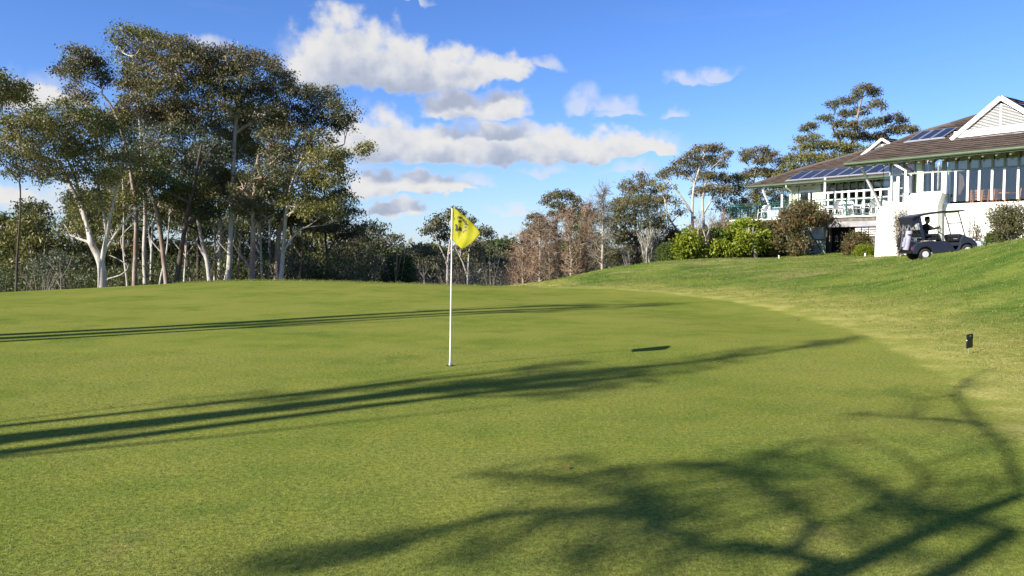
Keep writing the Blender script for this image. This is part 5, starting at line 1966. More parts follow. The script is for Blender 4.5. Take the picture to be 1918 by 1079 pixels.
# dark olive she-oak like mass
gum_tree('evergreen_tree', 'large dark olive evergreen tree left of the tall pale trunked gums', 'tree', G3, 48,
         [(1192, 500), (1192, 460), (1190, 420), (1188, 385)], 9,
         [(1150, 392, 22, 14), (1175, 382, 22, 14), (1200, 378, 22, 14), (1222, 395, 20, 14), (1140, 420, 18, 16), (1165, 415, 26, 18), (1195, 410, 26, 18), (1225, 425, 24, 18), (1240, 410, 16, 12),
          (1150, 450, 24, 20), (1180, 448, 26, 20), (1212, 455, 26, 18), (1240, 450, 18, 16), (1140, 480, 20, 14), (1165, 482, 26, 14), (1190, 480, 22, 12)],
         'bark_dark', 'leaf_casuarina', 104, clump=0.26, lsize=0.2, dens=1.3, aspect=0.26, hang=0.9)
gum_tree('gum_tree', 'gum with open brown tufts just above the dark olive evergreen', 'tree', G3, 52, [(1215, 500), (1215, 440), (1212, 390), (1205, 350)], 7,
         [(1198, 328, 12, 8), (1180, 340, 12, 7), (1212, 342, 16, 9), (1196, 354, 18, 9), (1225, 355, 16, 9), (1178, 362, 14, 8), (1168, 350, 8, 5), (1236, 372, 18, 10), (1210, 372, 20, 10), (1165, 376, 14, 8)],
         'bark_grey', 'leaf_brownish', 105, clump=0.26, lsize=0.17)
gum_tree('gum_tree', 'tall gum with two pale trunks and wide umbrella crown left of the clubhouse', 'tree', G3, 55,
         [(1297, 470), (1297, 420), (1297, 385), (1300, 350), (1312, 310), (1320, 290)], 7,
         [(1318, 278, 20, 8), (1340, 278, 18, 9), (1358, 290, 12, 9), (1296, 292, 18, 9), (1275, 306, 16, 9), (1258, 318, 16, 9), (1242, 330, 14, 9), (1325, 300, 24, 10), (1300, 312, 20, 9), (1348, 308, 16, 8),
          (1280, 326, 16, 8), (1320, 330, 22, 12), (1350, 335, 20, 12), (1335, 355, 22, 12), (1308, 358, 16, 10), (1360, 360, 14, 10)],
         'bark_white', 'leaf_brownish', 106, clump=0.26, lsize=0.17, dens=1.15,
         forks=[(6, (1318, 470), (1318, 420), (1316, 380), (1322, 345), (1332, 318)), (5, (1297, 400), (1280, 375), (1262, 350), (1250, 335)), (4, (1318, 400), (1335, 370), (1345, 345))])
gum_tree('gum_tree', 'leaning pale limbed gum in the gap left of the two pale trunks', 'tree', G3, 50,
         [(1292, 480), (1280, 450), (1264, 425), (1252, 405), (1246, 380)], 6,
         [(1244, 372, 14, 10), (1262, 376, 12, 8), (1250, 352, 14, 8), (1228, 345, 14, 8), (1275, 398, 12, 8), (1245, 425, 16, 10)],
         'bark_white', 'leaf_olive', 107, clump=0.24, lsize=0.16, dens=0.7, forks=[(4, (1270, 435), (1245, 425), (1225, 408)), (4, (1285, 465), (1262, 452), (1238, 440))])
gum_tree('gum_tree', 'gum with a flat two part crown just left of the roof end', 'tree', G3, 62,
         [(1420, 470), (1418, 400), (1412, 350), (1415, 318)], 6,
         [(1400, 284, 14, 8), (1392, 298, 12, 8), (1425, 282, 16, 8), (1445, 292, 18, 10), (1462, 304, 14, 9), (1430, 302, 18, 9), (1408, 292, 12, 7), (1420, 322, 26, 8), (1395, 330, 16, 8), (1450, 325, 24, 10)],
         'bark_grey', 'leaf_brownish', 108, clump=0.3, lsize=0.19, dens=1.1)
gum_tree('gum_tree', 'dense olive gum under the flat crowned one, behind the balustrade', 'tree', G3, 58,
         [(1400, 470), (1400, 420), (1402, 390)], 7,
         [(1385, 335, 20, 12), (1372, 360, 18, 16), (1400, 350, 20, 12), (1385, 385, 20, 16), (1408, 375, 22, 16), (1430, 360, 22, 14), (1440, 385, 22, 14), (1370, 400, 18, 14), (1420, 400, 24, 12), (1465, 375, 20, 14), (1470, 350, 20, 10), (1350, 385, 14, 14)],
         'bark_grey', 'leaf_olive', 109, clump=0.26, lsize=0.17, dens=0.8)
gum_tree('gum_tree', 'tall layered gum with dark tufts rising behind the clubhouse roof', 'tree', G3, 66,
         [(1600, 460), (1600, 400), (1598, 330), (1596, 270), (1606, 220), (1615, 180)], 9,
         [(1618, 166, 16, 9), (1636, 172, 14, 9), (1604, 176, 10, 7), (1560, 196, 12, 8), (1578, 190, 14, 7), (1596, 188, 12, 7), (1640, 194, 14, 8), (1652, 200, 8, 6), (1584, 212, 16, 7), (1612, 208, 16, 8),
          (1545, 222, 14, 6), (1520, 236, 16, 6), (1505, 240, 10, 5), (1572, 232, 16, 8), (1600, 236, 18, 9), (1632, 230, 18, 9), (1655, 226, 16, 8), (1678, 218, 12, 8), (1690, 226, 12, 7), (1698, 240, 18, 7), (1712, 244, 10, 5), (1672, 245, 18, 9),
          (1580, 252, 20, 9), (1612, 256, 20, 10), (1645, 258, 20, 10)],
         'bark_grey', 'leaf_gum_blue', 110, clump=0.32, lsize=0.2, dens=1.25, forks=[(6, (1598, 320), (1580, 280), (1560, 240), (1552, 210)), (6, (1598, 320), (1630, 280), (1660, 245), (1685, 225))])
gum_tree('gum_tree', 'spreading olive green gum immediately behind the far roof ridge', 'tree', G3, 60,
         [(1540, 460), (1540, 400), (1540, 350), (1545, 310)], 9,
         [(1500, 262, 14, 8), (1522, 258, 16, 8), (1508, 278, 22, 10), (1540, 272, 26, 10), (1570, 276, 26, 10), (1600, 280, 24, 10), (1490, 296, 24, 10), (1520, 298, 30, 12), (1555, 298, 30, 12), (1478, 314, 20, 10), (1590, 300, 24, 10), (1500, 320, 26, 12), (1465, 330, 18, 10), (1630, 280, 20, 8)],
         'bark_grey', 'leaf_olive', 111, clump=0.28, lsize=0.18, dens=1.0)
bush('maroon_bush', 'dull maroon bush in the gap between the pale leafless shrub and the yellow green shrubs', 'bush', 1262, 482, 48, 44, 56, 'leaf_maroon', 21, lsize=0.14, clump=0.2, dens=0.6)
bush('bush', 'dark olive bush below the deck balustrade beside the leaning trunk', 'bush', 1350, 470, 52, 70, 54, 'leaf_casuarina', 22, lsize=0.16, clump=0.22, dens=0.6)


# ---- shrubs before the clubhouse -------------------------------------------
GS_ = 'garden shrubs below the clubhouse deck'
bush('clipped_bush', 'small clipped dark green dome at the left end of the garden bed', 'bush', 1256, 489, 43.2, 46, 33, 'leaf_hedge', 1, GS_, 0.09, 0.12, 1.4, lumps=5)
SB = [
    ('bright yellow green shrub next to the clipped dark dome', 43.4, [(1294, 484), (1294, 465), (1293, 450)], 'leaf_bright',
     [(1280, 472, 15, 13), (1300, 474, 17, 13), (1290, 455, 16, 13), (1305, 458, 14, 13), (1296, 440, 13, 9), (1284, 448, 10, 8), (1276, 478, 12, 9)]),
    ('mid green shrub behind the small bare tree in the bed', 44.4, [(1332, 482), (1333, 465), (1334, 450)], 'leaf_hedge',
     [(1322, 470, 15, 12), (1342, 472, 16, 12), (1330, 452, 15, 12), (1345, 455, 13, 12), (1338, 440, 12, 8), (1318, 452, 12, 10)]),
    ('largest bright yellow green shrub, left of the pruned trunk', 43.6, [(1376, 480), (1377, 460), (1380, 440)], 'leaf_bright',
     [(1352, 472, 16, 11), (1374, 472, 17, 11), (1394, 470, 15, 12), (1362, 455, 16, 12), (1384, 454, 17, 12), (1398, 450, 14, 12), (1374, 438, 14, 10), (1392, 434, 15, 11), (1398, 421, 13, 8), (1384, 424, 10, 7), (1350, 462, 10, 9)]),
    ('bright green shrub behind the pruned trunk', 44.6, [(1418, 478), (1418, 460), (1416, 445)], 'leaf_bright',
     [(1416, 432, 16, 9), (1424, 446, 14, 10), (1412, 462, 14, 12), (1430, 468, 14, 10), (1412, 446, 12, 10)]),
    ('low mid green shrub filling the gap under the small bare tree', 43.9, [(1318, 484), (1318, 470), (1318, 455)], 'leaf_hedge',
     [(1312, 474, 12, 11), (1326, 474, 12, 11), (1318, 458, 12, 11), (1344, 474, 12, 11)]),
    ('dull olive and red tinged shrub right of the pruned trunk', 44.6, [(1445, 477), (1445, 460), (1444, 450)], 'leaf_red',
     [(1436, 464, 15, 12), (1455, 464, 14, 12), (1440, 445, 15, 12), (1455, 446, 13, 11), (1436, 428, 13, 10), (1450, 428, 12, 10), (1424, 425, 9, 8)]),
]
for i, (lb, Yb, tr, lf, bls) in enumerate(SB):
    gum_tree('shrub', lb, 'shrub', GS_, Yb, tr, 4, [(a_, b_ - 1, c_ * 1.5, d_ * 1.25) for a_, b_, c_, d_ in bls], 'bark_grey', lf, 140 + i, clump=0.18, lsize=0.13, dens=1.5, aspect=0.55, hang=0.1)
gum_tree('shrub', 'tall red leaved shrub spilling over the deck edge beside the gate', 'shrub', GS_, 43.6, [(1484, 478), (1486, 450), (1492, 425)], 4,
         [(1478, 465, 22, 14), (1500, 460, 16, 16), (1470, 440, 20, 16), (1495, 438, 18, 16), (1478, 418, 22, 14), (1502, 414, 22, 14), (1528, 412, 20, 9), (1540, 404, 13, 9), (1485, 398, 20, 14), (1508, 392, 22, 14), (1528, 398, 16, 11), (1500, 380, 14, 8), (1522, 384, 13, 8), (1476, 405, 16, 12), (1466, 470, 14, 10)],
         'bark_grey', 'leaf_red', 136, clump=0.2, lsize=0.13, dens=1.3, forks=[(3, (1486, 460), (1500, 430), (1515, 408), (1530, 400)), (3, (1484, 470), (1474, 445), (1472, 420))])
bush('columnar_shrub', 'narrow clipped column of dull green just left of the gate', 'shrub', 1487, 478, 43.0, 14, 52, 'leaf_casuarina', 38, GS_, 0.08, 0.09, 1.6, lumps=9, rel=0.9, per=24)
bush('shrub', 'mixed green and rusty shrub beside the white slats', 'shrub', 1606, 478, 41.5, 52, 42, 'leaf_red', 39, GS_, 0.11, 0.16, 0.9, lumps=7, rel=0.4)
bush('shrub', 'low yellow flowering shrub at the foot of the white wall block', 'shrub', 1618, 479, 40.3, 38, 18, 'leaf_bright', 40, GS_, 0.08, 0.11, 1.0, lumps=4, rel=0.5)
bush('shrub', 'tall loose leaved shrub at the right edge against the white wall', 'shrub', 1895, 450, 25.5, 74, 66, 'leaf_casuarina', 41, GS_, 0.07, 0.13, 0.42, lumps=10, rel=0.6)
bush('shrub', 'low dense green shrub beside the end of the cart path wall', 'shrub', 1866, 458, 26.5, 46, 22, 'leaf_hedge', 42, GS_, 0.06, 0.09, 1.2, lumps=5, rel=0.6)


def twiggy(name, label, px, py, Y, top, hw_px, seed, mat, bark, nst=7, w=3, dens=1.0, leaf=None, group=None):
    """many stemmed leafless shrub"""
    rg = np.random.default_rng(7000 + seed)
    s = Y / 1440
    b = P(px, py, Y)
    g = gz(b.x, b.y)
    H_ = P(px, top, Y).z - g
    t = thing(name, label, 'shrub', (b.x, b.y, g), 0, group)
    wood = MB()
    p0, p1 = [], []
    for k in range(nst):
        a = rg.uniform(0, 6.283)
        R_ = hw_px * s * rg.uniform(0.2, 1.0)
        en = np.array([math.cos(a) * R_, math.sin(a) * R_ * 0.6, H_ * rg.uniform(0.75, 1.0)])
        cv = curve_pts(np.array([rg.normal() * .06, rg.normal() * .06, -0.05]), en, rg, 0.09, 6)
        r0 = w * s / 2 * rg.uniform(0.7, 1.1)
        wood.tube(cv, list(np.linspace(r0, 0.006, 6)), 5, cap=False)
        for j in range(int(9 * dens)):
            i = rg.integers(1, 6)
            q = cv[i] + (cv[i - 1] - cv[i]) * rg.uniform()
            e = q + np.array([rg.normal() * 0.22, rg.normal() * 0.22, rg.uniform(0.1, 0.45)]) * H_ * 0.35
            p0.append(q)
            p1.append(e)
            for m_ in range(4):
                z = q + (e - q) * rg.uniform(0.3, 1)
                p0.append(z)
                p1.append(z + rg.normal(size=3) * 0.05 * H_ + np.array([0, 0, 0.05 * H_]))
    part('stem', wood, M[bark], t, world=False)
    l = [twig_arrays(p0, p1, 0.018, rg)]
    Vv, Ff, Tt = join(l)
    link('twigs', mesh_arrays('twigs', Vv, Ff, tint=Tt, mat=M[mat]), t)
    if leaf:
        pp = np.array(p1)
        Vv, Ff, Tt = leaf_arrays(pp[rg.integers(0, len(pp), len(pp) // 2)], 4, (0.06, 0.06, 0.06), 0.06, 0.45, rg, 0.1)
        link('foliage', mesh_arrays('foliage', Vv, Ff, tint=Tt, mat=M[leaf]), t)
    return t


twiggy('bare_shrub', 'pale leafless many stemmed shrub right of the dark olive evergreen', 1212, 491, 43.8, 428, 34, 1, 'twig_pale', 'bark_white', 16, 4, 2.0)
twiggy('bare_shrub', 'small grey leafless shrub at the foot of the dark olive evergreen', 1178, 500, 43.4, 462, 22, 2, 'twig_grey', 'bark_grey', 10, 2.5, 1.5)
twiggy('bare_tree', 'small bare tree with pinkish twigs among the yellow green shrubs', 1314, 485, 42.6, 402, 34, 3, 'twig_red', 'bark_white', 8, 5, 2.2)
twiggy('bare_shrub', 'mass of leafless reddish twigs below the open end of the deck', 1365, 478, 46.5, 398, 60, 4, 'twig_red', 'bark_grey', 18, 2.5, 3.0)
twiggy('climbing_shrub', 'sparse brown climbing shrub against the white wall behind the cart', 1686, 481, 33.5, 394, 18, 5, 'twig_grey', 'bark_pink', 9, 3, 2.6, leaf='leaf_casuarina')
twiggy('bare_shrub', 'leafless dark shrub in front of the white wall between the cart and the round shrub', 1829, 466, 31.6, 413, 14, 6, 'twig_grey', 'bark_dark', 7, 3, 1.3, leaf='leaf_maroon')
twiggy('bare_shrub', 'thin leaning bare sprig right of the cart windscreen', 1820, 466, 31.9, 428, 16, 7, 'twig_grey', 'bark_dark', 3, 2.5, 0.5)
gum_tree('pruned_trunk', 'pruned pale forked trunk standing in the garden bed before the deck', 'tree', None, 42.6, [(1415, 480), (1412, 464), (1406, 446), (1403, 436), (1403, 426)], 9, [],
         'bark_grey', 'leaf_olive', 120, leafy=False, forks=[(5.5, (1407, 450), (1410, 438), (1411, 425)), (2.5, (1404, 438), (1399, 431), (1398, 427)), (2.5, (1410, 440), (1415, 434), (1417, 430))])

# ---- grass tufts: longer grass on the bank, along the crest and in the collar
def tufts():
    rg = np.random.default_rng(77)
    n = 16000
    # sample more densely near the camera
    px = rg.uniform(900, 2050, n * 2)
    Yk = rg.uniform(7, 45, n * 2)
    x = (px - 959) / 1440 * Yk
    sd = green_sd(x, Yk)
    keep = (sd < -0.5)
    x, Yk, sd = x[keep], Yk[keep], sd[keep]
    keep = rg.uniform(size=len(x)) < np.clip(1.0, 0.0, 1.0)
    x, Yk, sd = x[keep][:n], Yk[keep][:n], sd[keep][:n]
    z = full_z(x, Yk, sd)
    k = len(x)
    nb = 5
    base = np.repeat(np.c_[x, Yk, z], nb, axis=0) + rg.normal(size=(k * nb, 3)) * np.array([0.05, 0.05, 0])
    h = np.repeat(rg.uniform(0.015, 0.04, k) * np.clip(0.45 - sd * 0.35, 0.4, 1.2), nb) * rg.uniform(0.6, 1.3, k * nb)
    tip = base + np.c_[rg.normal(size=k * nb) * 0.4 * h, rg.normal(size=k * nb) * 0.4 * h, h]
    Vv, Ff, Tt = twig_arrays(base - np.array([0, 0, 0.005]), tip, np.clip(0.004 + np.repeat(Yk, nb) * 0.0004, 0, 0.02), rg)
    Tt = np.clip(np.repeat(rg.uniform(0, 0.8, k), nb) + Tt * 0.3, 0, 1)
    link('grass_tufts', mesh_arrays('grass_tufts', Vv, Ff, tint=Tt, mat=M['grass_blade']), None, kind='stuff', label='short rough grass growing on the bank', category='grass')
    # weeds along the crest behind the green
    px = rg.uniform(330, 1010, 2600)
    ys_ = np.empty(len(px))
    xs_ = np.empty(len(px))
    for i in range(len(px)):
        Yc = np.interp(px[i], [330, 450, 700, 1010], [34.5, 36.0, 35.2, 32.6]) + rg.normal() * 0.5
        ys_[i] = Yc
        xs_[i] = (px[i] - 959) / 1440 * Yc
    z = full_z(xs_, ys_)
    nb = 6
    base = np.repeat(np.c_[xs_, ys_, z], nb, axis=0) + rg.normal(size=(len(px) * nb, 3)) * np.array([0.06, 0.06, 0])
    h = np.repeat(rg.gamma(2.0, 0.022, len(px)), nb) * rg.uniform(0.6, 1.3, len(px) * nb)
    tip = base + np.c_[rg.normal(size=len(h)) * 0.4 * h, rg.normal(size=len(h)) * 0.4 * h, h]
    Vv, Ff, Tt = twig_arrays(base, tip, 0.014, rg)
    link('crest_grass', mesh_arrays('crest_grass', Vv, Ff, tint=Tt, mat=M['grass_blade']), None, kind='stuff', label='longer grass along the back edge of the green', category='grass')


def turf():
    rg = np.random.default_rng(99)
    n = 160000
    Yk = 3.3 + 8.5 * rg.uniform(size=n) ** 1.7
    px = rg.uniform(-40, 1960, n)
    x = (px - 959) / 1440 * Yk
    sd = green_sd(x, Yk)
    k = sd > 0.0
    x, Yk, sd = x[k], Yk[k], sd[k]
    z = full_z(x, Yk, sd)
    h = rg.uniform(0.004, 0.011, len(x))
    base = np.c_[x, Yk, z - 0.001]
    tip = base + np.c_[rg.normal(size=len(x)) * 0.8 * h, rg.normal(size=len(x)) * 0.8 * h, h]
    Vv, Ff, Tt = twig_arrays(base, tip, 0.0022 + 0.0003 * Yk, rg)
    link('turf_blades', mesh_arrays('turf_blades', Vv, Ff, tint=Tt, mat=M['turf_blade']), None, kind='stuff', label='closely mown grass blades of the putting green', category='grass')


M['turf_blade'] = leaf_mat('turf_blade', [(0.075, 0.12, 0.022), (0.13, 0.172, 0.034), (0.20, 0.222, 0.052), (0.29, 0.28, 0.095)], 0.35)
turf()
M['grass_blade'] = leaf_mat('grass_blade', [(0.085, 0.145, 0.022), (0.15, 0.20, 0.036), (0.225, 0.245, 0.06), (0.31, 0.285, 0.10)], 0.4)
tufts()


# ---- trees outside the frame whose shadows cross the green ------------------
SH = Vector((SUN_DIR.x, SUN_DIR.y, 0)).normalized()
TANEL = math.tan(SUN_EL)


def shadow_src(px, py, h):
    """the point at height h above the ground whose shadow falls at this traced pixel"""
    h = h * 0.66
    g = ground_hit(px, py, 2.2)
    q = g + SH * (h / TANEL)
    q.z = g.z + h
    return np.array(q)


GB = 'slender trees left of the frame that cast the long shadow bands'


def pole_tree(label, px, py, back, h, r, seed, lean=0.0, topblobs=True, nlimb=7):
    g = ground_hit(px, py)
    b = g + SH * back
    z = gz(b.x, b.y)
    rg = np.random.default_rng(8000 + seed)
    perp = Vector((-SH.y, SH.x, 0))
    tr = [(b.x + perp.x * lean * t * h + rg.normal() * .06, b.y + perp.y * lean * t * h + rg.normal() * .06, z - 0.15 + (h + 0.15) * t) for t in np.linspace(0, 1, 6)]
    wf = []
    for k in range(nlimb):
        t = rg.uniform(0.55, 0.98)
        i = int(t * 5)
        s_ = np.array(tr[min(i, 5)])
        a = rg.uniform(0, 6.283)
        L = rg.uniform(0.8, 2.0)
        e = s_ + np.array([math.cos(a) * L * 0.45, math.sin(a) * L * 0.45, L * 1.4])
        wf.append((r * 0.22, tuple(s_), tuple((s_ + e) / 2 + rg.normal(size=3) * 0.1), tuple(e)))
    wb = []
    tp = np.array(tr[-1])
    if topblobs:
        for k in range(3):
            wb.append((tp + np.array([rg.normal() * 0.3, rg.normal() * 0.3, rg.uniform(-2.0, 1.2)]), 0.35, 0.35, 0.5))
    gum_tree('slender_tree', label, 'tree', GB, 40, None, r * 2 * 36, [], 'bark_pink', 'leaf_olive', 200 + seed, world_trunk=tr, world_blobs=wb, world_forks=wf, clump=0.16, lsize=0.10, dens=0.10, aspect=0.3)


# first (far) band: three close trunks; second band: five
for i, (px, py, back, h, r, ln) in enumerate((
        (0, 627, 13.0, 14.0, 0.30, 0.0), (0, 633, 14.5, 15.0, 0.30, 0.007), (0, 640, 12.0, 13.6, 0.17, -0.009),
        (0, 803, 12.0, 9.6, 0.12, 0.004), (0, 818, 13.5, 10.8, 0.15, 0.004), (0, 826, 11.0, 11.0, 0.12, 0.0), (0, 834, 14.0, 10.6, 0.17, -0.002), (0, 852, 12.5, 10.2, 0.19, 0.001))):
    names = ('left', 'middle', 'right')
    lb = ('slender gum outside the left edge, casting the %s streak of the farther shadow band' % ('upper', 'middle', 'lower')[i]) if i < 3 else \
         ('slender gum outside the left edge, casting the %s streak of the nearer shadow band' % ('uppermost', 'second', 'third', 'fourth', 'lowest')[i - 3])
    pole_tree(lb, px, py, back, h, r, i, ln, topblobs=True, nlimb=6 if i < 3 else 4)


def shade_tree():
    """the spreading tree behind the camera whose crown is drawn on the lower right of the green by the sun"""
    rg = np.random.default_rng(55)
    hb_ = 8.0
    limbs = [  # radius, [(px, py, height)]
        (0.11, [(1560, 1078, 6.2), (1480, 1045, 7.0), (1400, 1035, 7.4), (1320, 1025, 7.8), (1255, 1005, 8.2), (1215, 980, 8.5), (1150, 966, 8.8), (1060, 966, 9.0), (960, 975, 9.2), (880, 990, 9.3), (800, 1010, 9.4), (700, 1045, 9.4), (600, 1075, 9.4)]),
        (0.07, [(1255, 1005, 8.2), (1230, 960, 8.7), (1200, 925, 9.1), (1190, 890, 9.5), (1140, 880, 9.8), (1090, 860, 10.0)]),
        (0.07, [(1215, 980, 8.5), (1180, 945, 9.0), (1110, 920, 9.4), (1020, 905, 9.8), (930, 895, 10.0), (870, 893, 10.1)]),
        (0.09, [(1480, 1045, 7.0), (1520, 1000, 7.8), (1500, 960, 8.3), (1450, 930, 8.8), (1400, 900, 9.2), (1340, 880, 9.6), (1260, 870, 9.9)]),
        (0.07, [(1900, 1002, 7.0), (1830, 985, 7.4), (1760, 975, 7.8), (1700, 955, 8.2), (1670, 930, 8.6), (1600, 905, 9.0), (1560, 880, 9.3), (1480, 858, 9.7), (1400, 850, 10.0)]),
        (0.065, [(1918, 930, 7.4), (1898, 880, 8.0), (1880, 840, 8.4), (1850, 810, 8.8), (1800, 790, 9.1), (1720, 785, 9.4), (1640, 780, 9.7), (1590, 778, 9.9)]),
        (0.06, [(1850, 810, 8.8), (1820, 780, 9.2), (1790, 745, 9.5), (1800, 720, 9.7), (1840, 700, 9.9), (1880, 688, 10.0)]),
        (0.06, [(1700, 955, 8.2), (1730, 900, 8.8), (1690, 860, 9.3), (1640, 840, 9.7), (1600, 820, 10.0)]),
        (0.05, [(1520, 1000, 7.8), (1590, 980, 8.2), (1640, 950, 8.6), (1650, 900, 9.0)]),
        (0.035, [(1560, 1078, 6.2), (1640, 1050, 6.8), (1760, 1040, 7.2), (1900, 1060, 7.4)]),
    ]
    base = shadow_src(1560, 1078, 6.2)
    foot = base + np.array([-1.0, -1.4, 0])
    foot[2] = gz(foot[0], foot[1])
    t = thing('shade_tree', 'spreading tree behind the viewer whose branch shadows fall on the lower right of the green', 'tree', tuple(foot))
    wood = MB()
    wood.tube(curve_pts(foot - np.array([0, 0, 0.2]), base, rg, 0.03, 8), list(np.linspace(0.17, 0.09, 8)), 10)
    nodes = []
    for (r, ps) in limbs:
        q = np.array([shadow_src(*p) for p in ps])
        n = len(q)
        # smooth
        sm = []
        for i in range(n - 1):
            p0, p1, p2, p3 = q[max(i - 1, 0)], q[i], q[i + 1], q[min(i + 2, n - 1)]
            for k in range(4):
                u = k / 4
                sm.append(0.5 * ((2 * p1) + (-p0 + p2) * u + (2 * p0 - 5 * p1 + 4 * p2 - p3) * u * u + (-p0 + 3 * p1 - 3 * p2 + p3) * u ** 3))
        sm.append(q[-1])
        wood.tube(sm, list(np.linspace(r * 0.42, 0.007, len(sm))), 7, cap=False)
        nodes += sm[3:]
    for a in (4, 5):
        q = shadow_src(*limbs[a][1][0])
        wood.tube(curve_pts(foot + (base - foot) * (0.55 + 0.15 * (a - 4)), q, rg, 0.05, 7), list(np.linspace(0.09, 0.05, 7)), 8, cap=False)
    masses = [(1090, 862, 38, 12, 10), (1120, 905, 70, 18, 9.8), (1000, 905, 60, 12, 10), (1050, 940, 70, 14, 9.4), (1180, 890, 60, 18, 9.8), (1250, 930, 70, 28, 9.2), (1150, 950, 60, 14, 9.2), (1320, 880, 70, 20, 9.8), (1390, 910, 80, 28, 9.5), (1300, 950, 60, 26, 9.0),
              (1450, 870, 70, 18, 10), (1470, 940, 60, 26, 9), (1550, 890, 50, 18, 9.5), (1640, 920, 50, 28, 9.3), (1650, 780, 60, 9, 9.8), (1790, 790, 60, 18, 9.4), (1860, 820, 50, 26, 9.0), (1740, 740, 50, 12, 9.8), (1840, 720, 50, 14, 10), (1690, 960, 60, 20, 8.8),
              (1560, 830, 50, 14, 10), (1770, 980, 50, 20, 8.6), (980, 872, 24, 6, 10.2), (1380, 990, 60, 20, 8.4), (1420, 1055, 50, 16, 7.8), (500, 1060, 90, 22, 9.2), (640, 1035, 70, 16, 9.3), (770, 1010, 60, 12, 9.3), (850, 1068, 70, 20, 8.6), (1080, 1070, 80, 22, 8.2), (1240, 1075, 60, 20, 8), (1890, 900, 40, 26, 8.6), (1880, 1000, 50, 26, 8.2), (1700, 1060, 60, 20, 8.2)]
    p0, p1, cs = [], [], []
    nodes = np.array(nodes)
    for (px, py, rx, ry, h) in masses:
        n = int(rx * ry / 60) + 6
        for k in range(n):
            a, rr_ = rg.uniform(0, 6.283), math.sqrt(rg.uniform(0, 1))
            q = shadow_src(px + math.cos(a) * rr_ * rx, py + math.sin(a) * rr_ * ry, h + rg.uniform(-0.6, 0.6))
            d = np.linalg.norm(nodes - q, axis=1)
            nn_ = nodes[np.argmin(d)]
            if d.min() < 2.4:
                p0.append(nn_)
                p1.append(q)
            cs.append(q)
    for a_, b_ in zip(p0, p1):
        wood.tube([a_, (a_ + b_) / 2 + rg.normal(size=3) * 0.06, b_], [0.007, 0.005, 0.003], 4, cap=False)
    cs = np.array(cs)
    part('trunk', wood, M['bark_pink'], t)
    Vv, Ff, Tt = leaf_arrays(cs[::2], 8, (0.14, 0.13, 0.10), 0.062, 0.34, rg, 0.4)
    link('crown', mesh_arrays('crown', Vv - foot, Ff, tint=Tt, mat=M['leaf_olive']), t)


shade_tree()

# ---------------------------------------------------------------- flagstick
fb = ground_hit(843, 687)
fb.z = gz(fb.x, fb.y)
flag = thing('golf_flagstick', 'white golf flagstick standing in the hole with a yellow flag', 'golf flag', fb)
lean = Vector(((848.5 - 843) / 1440 * fb.y, 0, 0))
top = Vector((lean.x, 0, P(848, 386, fb.y).z - fb.z))
ax = lambda t: top * t
part('pole', MB().tube([ax(-0.02), ax(0.3), ax(0.80)], [0.0112, 0.0105, 0.0088], 10), M['pole_white'], flag, world=False)
part('sleeve', MB().tube([ax(0.795), ax(0.985)], 0.0138, 10), M['pole_yellow'], flag, world=False)
part('finial', MB().lathe(ax(0.985), [(0.006, 0), (0.006, 0.012), (0.010, 0.018), (0.008, 0.03), (0.002, 0.036)], 'Z', 8), M['black'], flag, world=False)
part('ferrule', MB().lathe((0, 0, 0), [(0.02, 0), (0.018, 0.03), (0.0135, 0.05)], 'Z', 10), M['alu'], flag, world=False)


def flag_cloth():
    Y = fb.y
    rel = lambda px, py, dy=0.0: P(px, py, Y + dy) - fb
    # outline, clockwise: hoist top, fly (upper right), tail (lower), hoist bottom
    H = [rel(850 - 2.2 * t, 388 + 62 * t) for t in np.linspace(0, 1, 15)]
    # free edge runs from the hoist top out to the fly corner and down to the tail
    def edge_pt(t):
        pts = [(850, 388), (862, 398), (869, 411), (885, 425), (898, 437), (900, 440)]
        pts2 = [(848, 450), (852, 452), (860, 460), (866, 467), (866, 467), (866, 467)]
        return pts, pts2
    n, m = 26, 22
    grid = []
    for i in range(n + 1):          # s: from hoist to fly
        s = i / n
        colv = []
        for j in range(m + 1):      # t: from the upper edge to the lower edge
            t = j / m
            hx, hy = 850 - 2.0 * t, 388 + 61 * t
            # the free side is the cloth's fly edge sagging from (901,438) to (866,467)
            ux, uy = 901 + (866 - 901) * t, 437.5 + (467 - 437.5) * t + 3.0 * math.sin(math.pi * t)
            px = hx + (ux - hx) * s
            py = hy + (uy - hy) * s
            # upper edge bows down a little, lower edge hangs
            py += -3.5 * math.sin(math.pi * s) * (1 - t) + 1.5 * math.sin(math.pi * s * 2) * (1 - t)
            px += -1.5 * math.sin(math.pi * s) * t
            fold = 0.016 * math.sin(s * 7.0 + t * 2.2) + 0.007 * math.sin(s * 15 - t * 5.0)
            dy = 0.30 * s * (0.35 + 0.25 * t) + fold * min(1, s * 4)
            colv.append(rel(px, py, -dy))
        grid.append(colv)
    vs = [p for c_ in grid for p in c_]
    fs = []
    for i in range(n):
        for j in range(m):
            a = i * (m + 1) + j
            fs.append((a, a + 1, a + m + 2, a + m + 1))
    me = bpy.data.meshes.new('flag')
    me.from_pydata([tuple(v) for v in vs], [], fs)
    me.polygons.foreach_set('use_smooth', [True] * len(fs))
    uv = me.uv_layers.new(name='cloth')
    for p in me.polygons:
        for li, vi in zip(p.loop_indices, p.vertices):
            uv.data[li].uv = ((vi // (m + 1)) / n, (vi % (m + 1)) / m)
    return me, grid, n, m


